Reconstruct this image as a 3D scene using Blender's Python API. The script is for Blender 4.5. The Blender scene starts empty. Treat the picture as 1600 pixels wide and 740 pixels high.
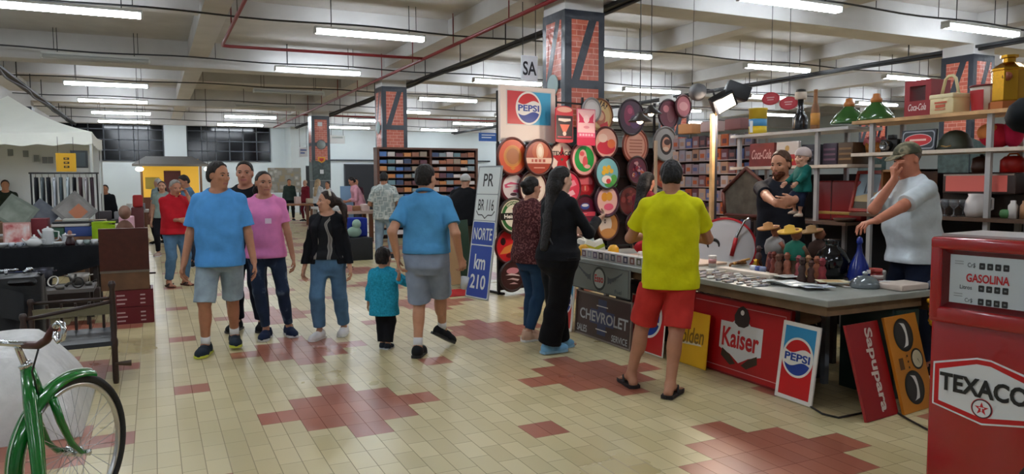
import bpy, bmesh, math, random
import numpy as np
from mathutils import Vector, Matrix
random.seed(7)
RNG = np.random.default_rng(7)
SC = bpy.context.scene
COL = SC.collection
PI = math.pi

# ------------------------------------------------------------------ materials
def lin(c):
    if isinstance(c, str):
        c = c.lstrip('#'); c = [int(c[i:i+2], 16)/255 for i in (0, 2, 4)]
    return tuple(((v/12.92) if v <= .04045 else ((v+.055)/1.055)**2.4) for v in c[:3]) + (1,)
_M = {}
def mat(name, color, rough=.5, metal=0.0, noise=0.0, nscale=20.0, bump=0.0, bscale=60.0, emit=0.0, coat=0.0, alpha=1.0, trans=0.0, spec=.5):
    key = (name, str(color), rough, metal, noise, nscale, bump, bscale, emit, coat, alpha, trans, spec)
    if key in _M: return _M[key]
    m = bpy.data.materials.new(name); m.use_nodes = True
    nt = m.node_tree; b = nt.nodes['Principled BSDF']
    c = lin(color)
    b.inputs['Base Color'].default_value = c
    b.inputs['Roughness'].default_value = rough
    b.inputs['Metallic'].default_value = metal
    b.inputs['Coat Weight'].default_value = coat
    b.inputs['Specular IOR Level'].default_value = spec
    b.inputs['Transmission Weight'].default_value = trans
    b.inputs['Alpha'].default_value = alpha
    if emit:
        b.inputs['Emission Color'].default_value = c; b.inputs['Emission Strength'].default_value = emit
    if noise or bump:
        tc = nt.nodes.new('ShaderNodeTexCoord')
    if noise:
        n = nt.nodes.new('ShaderNodeTexNoise'); n.inputs['Scale'].default_value = nscale; n.inputs['Detail'].default_value = 4
        nt.links.new(tc.outputs['Object'], n.inputs['Vector'])
        r = nt.nodes.new('ShaderNodeValToRGB')
        e = r.color_ramp.elements
        e[0].position = .3; e[1].position = .72
        e[0].color = tuple(v*(1-noise) for v in c[:3])+(1,); e[1].color = tuple(min(1, v*(1+noise)) for v in c[:3])+(1,)
        nt.links.new(n.outputs['Fac'], r.inputs['Fac']); nt.links.new(r.outputs['Color'], b.inputs['Base Color'])
    if bump:
        n2 = nt.nodes.new('ShaderNodeTexNoise'); n2.inputs['Scale'].default_value = bscale; n2.inputs['Detail'].default_value = 3
        nt.links.new(tc.outputs['Object'], n2.inputs['Vector'])
        bp = nt.nodes.new('ShaderNodeBump'); bp.inputs['Strength'].default_value = bump; bp.inputs['Distance'].default_value = .02
        nt.links.new(n2.outputs['Fac'], bp.inputs['Height']); nt.links.new(bp.outputs['Normal'], b.inputs['Normal'])
    _M[key] = m
    return m
def paint(c, rough=.45, **k): return mat('paint', c, rough, **k)
def cloth(c, **k):
    k.setdefault('noise', .12); k.setdefault('nscale', 9); k.setdefault('bump', .55); k.setdefault('bscale', 7)
    return mat('fabric', c, .85, spec=.2, **k)
def metal(c='b8bcc0', rough=.3): return mat('metal', c, rough, 1.0)
def skin(c='c08a6c'): return mat('skin', c, .55, noise=.06, nscale=25, spec=.35)
def wood(c, rough=.5): return mat('wood', c, rough, noise=.3, nscale=6)
def ramp_mat(name, kind, scale, stops, rough=.7, coords='Object', stretch=(1, 1, 1), bump=0):
    m = bpy.data.materials.new(name); m.use_nodes = True; nt = m.node_tree; b = nt.nodes['Principled BSDF']
    b.inputs['Roughness'].default_value = rough; b.inputs['Specular IOR Level'].default_value = .3
    tc = nt.nodes.new('ShaderNodeTexCoord'); mp = nt.nodes.new('ShaderNodeMapping'); mp.inputs['Scale'].default_value = stretch
    nt.links.new(tc.outputs[coords], mp.inputs['Vector'])
    t = nt.nodes.new({'noise': 'ShaderNodeTexNoise', 'voronoi': 'ShaderNodeTexVoronoi', 'wave': 'ShaderNodeTexWave', 'magic': 'ShaderNodeTexMagic'}[kind])
    t.inputs['Scale'].default_value = scale
    if kind == 'voronoi': t.distance = 'CHEBYCHEV'
    if kind == 'noise': t.inputs['Detail'].default_value = 5
    nt.links.new(mp.outputs[0], t.inputs['Vector'])
    r = nt.nodes.new('ShaderNodeValToRGB'); cr = r.color_ramp
    while len(cr.elements) < len(stops): cr.elements.new(.5)
    for e, (p, c) in zip(cr.elements, stops): e.position = p; e.color = lin(c)
    nt.links.new(t.outputs['Distance' if kind == 'voronoi' else ('Color' if kind == 'magic' else 'Fac')], r.inputs['Fac'])
    nt.links.new(r.outputs['Color'], b.inputs['Base Color'])
    return m

# ------------------------------------------------------------------ mesh collector
class MB:
    def __init__(s): s.v = []; s.f = []; s.m = []; s.mats = []; s.sm = []
    def mi(s, m):
        if m not in s.mats: s.mats.append(m)
        return s.mats.index(m)
    def add(s, vs, fs, m, M=None, smooth=False):
        b = len(s.v); k = s.mi(m)
        if M is not None: vs = [tuple(M @ Vector(v)) for v in vs]
        s.v += [tuple(v) for v in vs]
        for f in fs: s.f.append(tuple(b+i for i in f)); s.m.append(k); s.sm.append(smooth)
        return s
    def box(s, lo, hi, m, M=None, bev=0.0):
        x0, y0, z0 = lo; x1, y1, z1 = hi
        if bev > 0:
            bm = bmesh.new(); bmesh.ops.create_cube(bm, size=1)
            for v in bm.verts: v.co = Vector(((x0+x1)/2+v.co.x*(x1-x0), (y0+y1)/2+v.co.y*(y1-y0), (z0+z1)/2+v.co.z*(z1-z0)))
            bmesh.ops.bevel(bm, geom=list(bm.edges), offset=bev, segments=3, profile=.5, affect='EDGES')
            bm.verts.index_update()
            vs = [tuple(v.co) for v in bm.verts]; fs = [[v.index for v in f.verts] for f in bm.faces]; bm.free()
            return s.add(vs, fs, m, M, True)
        vs = [(x0,y0,z0),(x1,y0,z0),(x1,y1,z0),(x0,y1,z0),(x0,y0,z1),(x1,y0,z1),(x1,y1,z1),(x0,y1,z1)]
        return s.add(vs, [(0,3,2,1),(4,5,6,7),(0,1,5,4),(1,2,6,5),(2,3,7,6),(3,0,4,7)], m, M)
    def lathe(s, prof, m, c=(0,0,0), n=24, M=None, smooth=True, ax='z', sx=1, sy=1, cap=True):
        vs = []; fs = []; k = len(prof)
        for i in range(n):
            a = 2*PI*i/n
            for r, z in prof:
                x, y = r*math.cos(a)*sx, r*math.sin(a)*sy
                vs.append({'z': (x, y, z), 'y': (x, z, y), 'x': (z, x, y)}[ax])
        vs = [(v[0]+c[0], v[1]+c[1], v[2]+c[2]) for v in vs]
        for i in range(n):
            j = (i+1) % n
            for q in range(k-1): fs.append((i*k+q, j*k+q, j*k+q+1, i*k+q+1))
        if cap and prof[0][0] > 1e-6: fs.append(tuple(i*k for i in range(n))[::-1])
        if cap and prof[-1][0] > 1e-6: fs.append(tuple(i*k+k-1 for i in range(n)))
        return s.add(vs, fs, m, M, smooth)
    def cyl(s, r, z0, z1, m, c=(0,0,0), n=20, M=None, r2=None, ax='z'):
        r2 = r if r2 is None else r2
        return s.lathe([(r, z0), (r2, z1)], m, c, n, M, False, ax) if n < 8 else s.lathe([(r, z0), (r, z0), (r2, z1), (r2, z1)], m, c, n, M, False, ax)
    def tube(s, pts, r, m, n=8, closed=False, M=None):
        pts = [Vector(p) for p in pts]; k = len(pts); rs = r if isinstance(r, (list, tuple)) else [r]*k
        vs = []; fs = []; up = None
        for i, p in enumerate(pts):
            a = pts[(i-1) % k] if (closed or i) else p
            b = pts[(i+1) % k] if (closed or i < k-1) else p
            t = (b-a).normalized()
            if up is None: up = t.orthogonal().normalized()
            up = (up - t*up.dot(t))
            up = up.normalized() if up.length > 1e-6 else t.orthogonal().normalized()
            w = t.cross(up)
            for q in range(n):
                an = 2*PI*q/n; vs.append(tuple(p + (up*math.cos(an)+w*math.sin(an))*rs[i]))
        for i in range(k if closed else k-1):
            j = (i+1) % k
            for q in range(n): fs.append((i*n+q, i*n+(q+1) % n, j*n+(q+1) % n, j*n+q))
        if not closed: fs += [tuple(range(n))[::-1], tuple((k-1)*n+q for q in range(n))]
        return s.add(vs, fs, m, M, True)
    def ell(s, c, r, m, M=None, n=16, k=10):
        prof = [(math.sin(PI*i/k), -math.cos(PI*i/k)) for i in range(k+1)]
        vs = []; fs = []
        for i in range(n):
            a = 2*PI*i/n
            for pr, z in prof: vs.append((c[0]+r[0]*pr*math.cos(a), c[1]+r[1]*pr*math.sin(a), c[2]+r[2]*z))
        for i in range(n):
            j = (i+1) % n
            for q in range(k): fs.append((i*(k+1)+q, j*(k+1)+q, j*(k+1)+q+1, i*(k+1)+q+1))
        return s.add(vs, fs, m, M, True)
    def poly(s, pts2, y, m, M=None, flip=False):      # flat polygon in the XZ plane at depth y, facing -Y
        vs = [(p[0], y, p[1]) for p in pts2]
        ar = sum(vs[i-1][0]*vs[i][2]-vs[i][0]*vs[i-1][2] for i in range(len(vs)))
        f = list(range(len(vs)))
        if ar < 0: f = f[::-1]
        return s.add(vs, [tuple(f)], m, M)
    def prism(s, pts2, z0, z1, m, M=None):            # XY outline extruded in z
        n = len(pts2)
        ar = sum(pts2[i-1][0]*pts2[i][1]-pts2[i][0]*pts2[i-1][1] for i in range(n))
        if ar < 0: pts2 = pts2[::-1]
        vs = [(p[0], p[1], z0) for p in pts2]+[(p[0], p[1], z1) for p in pts2]
        fs = [tuple(range(n))[::-1], tuple(range(n, 2*n))]+[(i, (i+1) % n, n+(i+1) % n, n+i) for i in range(n)]
        return s.add(vs, fs, m, M)
    def grid(s, fn, nu, nv, m, M=None, smooth=True):
        vs = [fn(i/nu, j/nv) for i in range(nu+1) for j in range(nv+1)]
        fs = [(i*(nv+1)+j, (i+1)*(nv+1)+j, (i+1)*(nv+1)+j+1, i*(nv+1)+j+1) for i in range(nu) for j in range(nv)]
        return s.add(vs, fs, m, M, smooth)
    def build(s, name, parent=None, loc=None, rz=0.0, rot=None):
        me = bpy.data.meshes.new(name); me.from_pydata(s.v, [], s.f)
        for m in s.mats: me.materials.append(m)
        me.polygons.foreach_set('material_index', s.m); me.polygons.foreach_set('use_smooth', s.sm)
        me.update(); me.validate()
        o = bpy.data.objects.new(name, me); COL.objects.link(o)
        if parent is not None: o.parent = parent
        if loc is not None: o.location = loc
        o.rotation_euler = rot if rot is not None else (0, 0, rz)
        return o
def circ(cx, cz, r, n=32, a0=0, a1=2*PI, rz=None):
    rz = r if rz is None else rz
    full = abs(a1-a0-2*PI) < 1e-6
    return [(cx+r*math.cos(a0+(a1-a0)*i/n), cz+rz*math.sin(a0+(a1-a0)*i/n)) for i in range(n if full else n+1)]
def rect(x0, z0, x1, z1): return [(x0, z0), (x1, z0), (x1, z1), (x0, z1)]
def star(cx, cz, r, n=5, q=.4, rot=PI/2): return [(cx+(r if i % 2 == 0 else r*q)*math.cos(rot+PI*i/n), cz+(r if i % 2 == 0 else r*q)*math.sin(rot+PI*i/n)) for i in range(2*n)]
def rrect(x0, z0, x1, z1, r, n=5):
    out = []
    for cx, cz, a in ((x1-r, z1-r, 0), (x0+r, z1-r, PI/2), (x0+r, z0+r, PI), (x1-r, z0+r, 1.5*PI)):
        out += [(cx+r*math.cos(a+PI/2*i/n), cz+r*math.sin(a+PI/2*i/n)) for i in range(n+1)]
    return out

# ------------------------------------------------------------------ text to mesh data
class Lettering:
    """collects words, each built as a part of its own"""
    def __init__(s): s.words = []
    def build(s, parent):
        for w in s.words: w.build('lettering', parent)
_T = {}
def text_geo(txt, bold=0.0, shear=0.0):
    key = (txt, bold, shear)
    if key in _T: return _T[key]
    cu = bpy.data.curves.new('t', 'FONT'); cu.body = txt; cu.size = 1; cu.offset = bold; cu.shear = shear; cu.resolution_u = 3
    o = bpy.data.objects.new('t', cu); COL.objects.link(o)
    dg = bpy.context.evaluated_depsgraph_get(); dg.update()
    me = bpy.data.meshes.new_from_object(o.evaluated_get(dg))
    vs = [(v.co.x, v.co.y) for v in me.vertices]; fs = [tuple(p.vertices) for p in me.polygons]
    bpy.data.objects.remove(o); bpy.data.curves.remove(cu); bpy.data.meshes.remove(me)
    x0 = min(v[0] for v in vs); x1 = max(v[0] for v in vs); y0 = min(v[1] for v in vs); y1 = max(v[1] for v in vs)
    vs = [((v[0]-x0)/(x1-x0), (v[1]-y0)/(y1-y0)) for v in vs]
    _T[key] = (vs, fs, (x1-x0)/(y1-y0))
    return _T[key]
def put_text(mb, txt, cx, cz, w, h, y, m, bold=.02, shear=0.0, rot=0.0, arc=None, M=None):
    """lettering centred on (cx, cz) in a sign's XZ plane; arc=(radius, mid angle, span) bends it round (cx, cz)"""
    if isinstance(mb, Lettering): mb.words.append(MB()); mb = mb.words[-1]
    vs, fs, asp = text_geo(txt, bold, shear)
    if w is None: w = h*asp
    out = []
    for u, v in vs:
        if arc:
            R, mid, span = arc; a = mid - span*(u-.5) if span > 0 else mid - span*(u-.5)
            r = R + (v-.5)*h*(1 if span > 0 else -1)
            out.append((cx+r*math.cos(a), y, cz+r*math.sin(a)))
        else:
            x, z = (u-.5)*w, (v-.5)*h
            out.append((cx+x*math.cos(rot)-z*math.sin(rot), y, cz+x*math.sin(rot)+z*math.cos(rot)))
    mb.add(out, fs, m, M)
    return mb

# ------------------------------------------------------------------ objects, labels
def tag(o, label, cat, group=None, kind=None):
    if label: o['label'] = label
    if cat: o['category'] = cat
    if group: o['group'] = group
    if kind: o['kind'] = kind
    return o
def thing(name, label, cat, loc=(0, 0, 0), rz=0.0, group=None, rot=None):
    o = bpy.data.objects.new(name, None); COL.objects.link(o); o.empty_display_size = .1
    o.location = loc; o.rotation_euler = rot if rot is not None else (0, 0, rz)
    return tag(o, label, cat, group)
def struct(mb, name, parent=None, **k):
    o = mb.build(name, parent, **k)
    if parent is None: o['kind'] = 'structure'
    return o
def copy_tree(root, loc, rz=None, label=None, group=None):
    r = root.copy(); COL.objects.link(r); r.location = loc
    if rz is not None: r.rotation_euler = (0, 0, rz)
    if label: r['label'] = label
    if group: r['group'] = group
    for ch in list(root.children):
        c = ch.copy(); COL.objects.link(c); c.parent = r
        for g in ch.children:
            d = g.copy(); COL.objects.link(d); d.parent = c
    return r

# ------------------------------------------------------------------ surveyed camera; points of the place from sight lines
FPX, YAW, PITCH, ROLL, EYE = 1160.0, .4489, .0756, -.0051, 1.548
_cy, _sy, _cp, _sp, _cr, _sr = math.cos(YAW), math.sin(YAW), math.cos(PITCH), math.sin(PITCH), math.cos(ROLL), math.sin(ROLL)
def _ray(px, py):
    x = (px-800)/FPX; y = (370-py)/FPX
    rx = x*_cr-y*_sr; u = x*_sr+y*_cr; fx = _cp+u*_sp
    return Vector((rx*_cy+fx*_sy, -rx*_sy+fx*_cy, -_sp+u*_cp))
def on_floor(px, py, z=0.0): r = _ray(px, py); return Vector((0, 0, EYE))+r*((z-EYE)/r.z)
def on_y(px, py, Y): r = _ray(px, py); return Vector((0, 0, EYE))+r*(Y/r.y)
def on_x(px, py, X): r = _ray(px, py); return Vector((0, 0, EYE))+r*(X/r.x)
def on_d(px, py, d): return Vector((0, 0, EYE))+_ray(px, py)*d
def depth(p): return (p.x*_sy+p.y*_cy)*_cp-(p.z-EYE)*_sp
# ------------------------------------------------------------------ signed-distance figures meshed by surface nets
class Field:
    def __init__(s, lo, hi, step):
        s.lo = np.array(lo, float); s.step = step
        n = np.ceil((np.array(hi)-s.lo)/step).astype(int)+1
        s.n = n; s.ax = [s.lo[i]+step*np.arange(n[i]) for i in range(3)]
        s.v = np.full(tuple(n), 9.0, np.float32)
    def _win(s, lo, hi):
        a = np.clip(np.floor((np.array(lo)-s.lo)/s.step).astype(int), 0, s.n); b = np.clip(np.ceil((np.array(hi)-s.lo)/s.step).astype(int)+1, 0, s.n)
        if np.any(b <= a): return None
        sl = tuple(slice(a[i], b[i]) for i in range(3))
        X = s.ax[0][sl[0]][:, None, None].astype(np.float32); Y = s.ax[1][sl[1]][None, :, None].astype(np.float32); Z = s.ax[2][sl[2]][None, None, :].astype(np.float32)
        return sl, X, Y, Z
    @staticmethod
    def dist(p, X, Y, Z):
        t = p[0]
        if t == 'cone':
            _, a, b, r1, r2, cut = p
            a = np.array(a); b = np.array(b); d = b-a; L2 = float(d@d)+1e-12
            ux, uy, uz = X-a[0], Y-a[1], Z-a[2]
            q = (ux*d[0]+uy*d[1]+uz*d[2])/L2
            h = np.clip(q, 0, 1)
            r = np.sqrt((ux-h*d[0])**2+(uy-h*d[1])**2+(uz-h*d[2])**2)-(r1+(r2-r1)*h)
            L = L2**.5
            if cut & 2: r = np.maximum(r, (q-1)*L)
            if cut & 1: r = np.maximum(r, -q*L)
            return r
        if t == 'ell':
            _, c, rr, R = p
            x, y, z = X-c[0], Y-c[1], Z-c[2]
            if R is not None: x, y, z = R[0][0]*x+R[1][0]*y+R[2][0]*z, R[0][1]*x+R[1][1]*y+R[2][1]*z, R[0][2]*x+R[1][2]*y+R[2][2]*z
            k0 = np.sqrt((x/rr[0])**2+(y/rr[1])**2+(z/rr[2])**2)+1e-6
            k1 = np.sqrt((x/rr[0]**2)**2+(y/rr[1]**2)**2+(z/rr[2]**2)**2)+1e-6
            return k0*(k0-1)/k1
        if t == 'stack':           # elliptic sections along z: rows of (z, rx, ry, cx, cy)
            _, T = p
            z = Z[0, 0, :]; zz = np.clip(z, T[0, 0], T[-1, 0])
            rx, ry, cx, cy = [np.interp(zz, T[:, 0], T[:, i]).astype(np.float32)[None, None, :] for i in (1, 2, 3, 4)]
            x, y = np.abs(X-cx)/rx, np.abs(Y-cy)/ry
            e = (x**2.4+y**2.4)**(1/2.4)
            r = (e-1)*np.minimum(rx, ry)
            dz = np.maximum(T[0, 0]-Z, Z-T[-1, 0])
            return np.maximum(r, dz)
        if t == 'half':
            _, pt, nn = p
            return (X-pt[0])*nn[0]+(Y-pt[1])*nn[1]+(Z-pt[2])*nn[2]
    @staticmethod
    def bb(p):
        if p[0] == 'cone':
            a, b = np.array(p[1]), np.array(p[2]); r = max(p[3], p[4]); return np.minimum(a, b)-r, np.maximum(a, b)+r
        if p[0] == 'ell': r = max(p[2]); c = np.array(p[1]); return c-r, c+r
        if p[0] == 'stack':
            T = p[1]; return np.array([(T[:, 3]-T[:, 1]).min(), (T[:, 4]-T[:, 2]).min(), T[0, 0]]), np.array([(T[:, 3]+T[:, 1]).max(), (T[:, 4]+T[:, 2]).max(), T[-1, 0]])
    def add(s, p, k=.02, off=0.0):
        lo, hi = s.bb(p); m = off+k+2.5*s.step
        w = s._win(lo-m, hi+m)
        if w is None: return s
        sl, X, Y, Z = w
        d = s.dist(p, X, Y, Z)-off; a = s.v[sl]
        if k > 0:
            h = np.maximum(k-np.abs(a-d), 0)/k; s.v[sl] = np.minimum(a, d)-h*h*k*.25
        else: s.v[sl] = np.minimum(a, d)
        return s
    def sub(s, p, k=.01, off=0.0):
        lo, hi = s.bb(p); m = off+k+2.5*s.step
        w = s._win(lo-m, hi+m)
        if w is None: return s
        sl, X, Y, Z = w
        d = -(s.dist(p, X, Y, Z)-off); a = s.v[sl]
        h = np.maximum(k-np.abs(a-d), 0)/max(k, 1e-6); s.v[sl] = np.maximum(a, d)+h*h*k*.25
        return s
    def cut(s, pt, nn):
        X, Y, Z = s.ax[0][:, None, None], s.ax[1][None, :, None], s.ax[2][None, None, :]
        s.v = np.maximum(s.v, s.dist(('half', pt, nn), X, Y, Z).astype(np.float32)); return s
    def ripple(s, amp, fx, fz, ph=0.0):
        X, Y, Z = s.ax[0][:, None, None], s.ax[1][None, :, None], s.ax[2][None, None, :]
        s.v = s.v+(amp*np.sin(fz*Z+3*np.sin(fx*X+ph)+2*np.sin(fx*.8*Y+ph))).astype(np.float32); return s
    def mesh(s):
        v = s.v; ins = v < 0
        c = np.zeros(tuple(np.array(v.shape)-1), np.int8)
        for i in (0, 1):
            for j in (0, 1):
                for k in (0, 1): c += ins[i:v.shape[0]-1+i, j:v.shape[1]-1+j, k:v.shape[2]-1+k]
        act = (c > 0) & (c < 8)
        idx = np.argwhere(act)
        if len(idx) == 0: return np.zeros((0, 3)), np.zeros((0, 4), int)
        num = np.full(act.shape, -1, np.int32); num[act] = np.arange(len(idx))
        acc = np.zeros((len(idx), 3)); cnt = np.zeros(len(idx))
        I, J, K = idx.T
        cor = [(i, j, k) for i in (0, 1) for j in (0, 1) for k in (0, 1)]
        val = {q: v[I+q[0], J+q[1], K+q[2]] for q in cor}
        for q in cor:
            for a in range(3):
                if q[a] == 0:
                    q2 = list(q); q2[a] = 1; q2 = tuple(q2)
                    v0, v1 = val[q], val[q2]; ok = (v0 < 0) != (v1 < 0)
                    t = np.where(ok, v0/np.where(ok, v0-v1, 1), 0)
                    for b in range(3): acc[:, b] += np.where(ok, (q[b]+(t if b == a else 0)), 0)
                    cnt += ok
        P = s.lo+(idx+acc/cnt[:, None])*s.step
        F = []
        for a in range(3):
            b, cc = (a+1) % 3, (a+2) % 3
            e0 = [slice(1, n-1) for n in v.shape]; e1 = list(e0)
            e0[a] = slice(0, v.shape[a]-1); e1[a] = slice(1, v.shape[a])
            A, B = ins[tuple(e0)], ins[tuple(e1)]
            for flag in (True, False):
                E = np.argwhere((A != B) & (A == flag))
                if not len(E): continue
                off = np.ones(3, int); off[a] = 0; E = E+off
                def cell(db, dc):
                    q = E.copy(); q[:, b] -= db; q[:, cc] -= dc
                    return num[q[:, 0], q[:, 1], q[:, 2]]
                quad = np.stack([cell(1, 1), cell(0, 1), cell(0, 0), cell(1, 0)], 1)
                F.append(quad if flag else quad[:, ::-1])
        F = np.concatenate(F); F = F[(F >= 0).all(1)]
        return P, F
def np_obj(name, P, F, mats, parent=None, mi=None):
    me = bpy.data.meshes.new(name)
    me.vertices.add(len(P)); me.vertices.foreach_set('co', np.asarray(P, np.float32).ravel())
    me.loops.add(F.size); me.loops.foreach_set('vertex_index', F.astype(np.int32).ravel())
    me.polygons.add(len(F)); me.polygons.foreach_set('loop_start', np.arange(0, F.size, 4, dtype=np.int32))
    me.update(calc_edges=True)
    me.polygons.foreach_set('use_smooth', np.ones(len(F), bool))
    for m in mats: me.materials.append(m)
    if mi is not None: me.polygons.foreach_set('material_index', mi.astype(np.int32))
    me.validate(); me.update()
    o = bpy.data.objects.new(name, me); COL.objects.link(o)
    if parent is not None: o.parent = parent
    return o

A3 = lambda *a: np.array(a, float)
def nrm(v): v = np.asarray(v, float); return v/(np.linalg.norm(v)+1e-9)
def rotz(a): c, s = math.cos(a), math.sin(a); return np.array([[c, -s, 0], [s, c, 0], [0, 0, 1]])
def rotx(a): c, s = math.cos(a), math.sin(a); return np.array([[1, 0, 0], [0, c, -s], [0, s, c]])
def roty(a): c, s = math.cos(a), math.sin(a); return np.array([[c, 0, s], [0, 1, 0], [-s, 0, c]])
def ik(a, t, l1, l2, pole):
    a, t = np.asarray(a, float), np.asarray(t, float); d = t-a; L = np.linalg.norm(d)
    if L > (l1+l2)*.999: d = d/L*(l1+l2)*.999; L = (l1+l2)*.999; t = a+d
    if L < abs(l1-l2)*1.05: L = abs(l1-l2)*1.05; t = a+nrm(d)*L; d = t-a
    x = (l1*l1-l2*l2+L*L)/(2*L); hgt = math.sqrt(max(l1*l1-x*x, 0))
    u = d/L; p = np.asarray(pole, float); p = p-u*(p@u); p = nrm(p)
    return a+u*x+p*hgt, t
def cone(a, b, r1, r2, cut=0): return ('cone', a, b, r1, r2, cut)
def ell(c, r, R=None): return ('ell', c, r, R)
def stk(rows, dx=0.0, dy=0.0, lean=None, inf=0.0):
    T = np.array(sorted(rows), float)
    z = np.linspace(T[0, 0], T[-1, 0], 60)
    out = np.stack([z]+[np.interp(z, T[:, 0], T[:, i]) for i in range(1, T.shape[1])], 1)
    ker = np.ones(7)/7
    for i in range(1, out.shape[1]): out[:, i] = np.convolve(np.pad(out[:, i], 3, mode='edge'), ker, 'valid')
    if out.shape[1] == 3: out = np.concatenate([out, np.zeros((60, 2))], 1)
    out[:, 1:3] += inf
    if lean is not None:
        cx, cy = lean(out[:, 0]); out[:, 3] += cx; out[:, 4] += cy
    out[:, 3] += dx; out[:, 4] += dy
    return ('stack', out)

SKIN_L, SKIN_M, SKIN_D = 'c99474', 'b98263', 'a06c50'
def hand_prims(w, d, n, side, h, curl, r=None, spread=1.0, point=False):
    """w wrist, d wrist->knuckles, n palm normal, side towards the thumb; five separate fingers with a knuckle bend"""
    d, n = nrm(d), np.asarray(n, float); n = nrm(n-d*(n@d)); s = np.cross(d, n); s = s if s@side > 0 else -s
    u = h/1.75; r = .0083*u if r is None else r; out = []
    L = [.040, .046, .042, .033]
    for i in range(4):
        lat = (.031-.0205*i)*u
        k = w+d*(.088-.004*abs(i-1))*u+s*lat
        out.append((cone(w+s*lat*.55, k, .0125*u, .0115*u), .012))
        a1 = curl*(.55+.12*i); a2 = curl*(1.35+.1*i)
        d1 = nrm(d*math.cos(a1)+n*math.sin(a1)+s*(.10-.07*i)*spread); d2 = nrm(d*math.cos(a2)+n*math.sin(a2)+s*(.05-.035*i)*spread)
        p1 = k+d1*L[i]*u*1.05; p2 = p1+d2*L[i]*u*.95
        out.append((cone(k, p1, r*1.08, r), .004)); out.append((cone(p1, p2, r, r*.82), .004))
    t0 = w+d*.028*u+s*.022*u; t1 = t0+nrm(d*.75+s*.62+n*.25)*.042*u; t2 = t1+nrm(d*.95+s*.22+n*(.3+.4*curl))*.034*u
    out += [(cone(w+d*.01*u, t0, .013*u, .0135*u), .012), (cone(t0, t1, .0125*u, .0100*u), .008), (cone(t1, t2, .0100*u, .0082*u), .004)]
    return out

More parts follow.
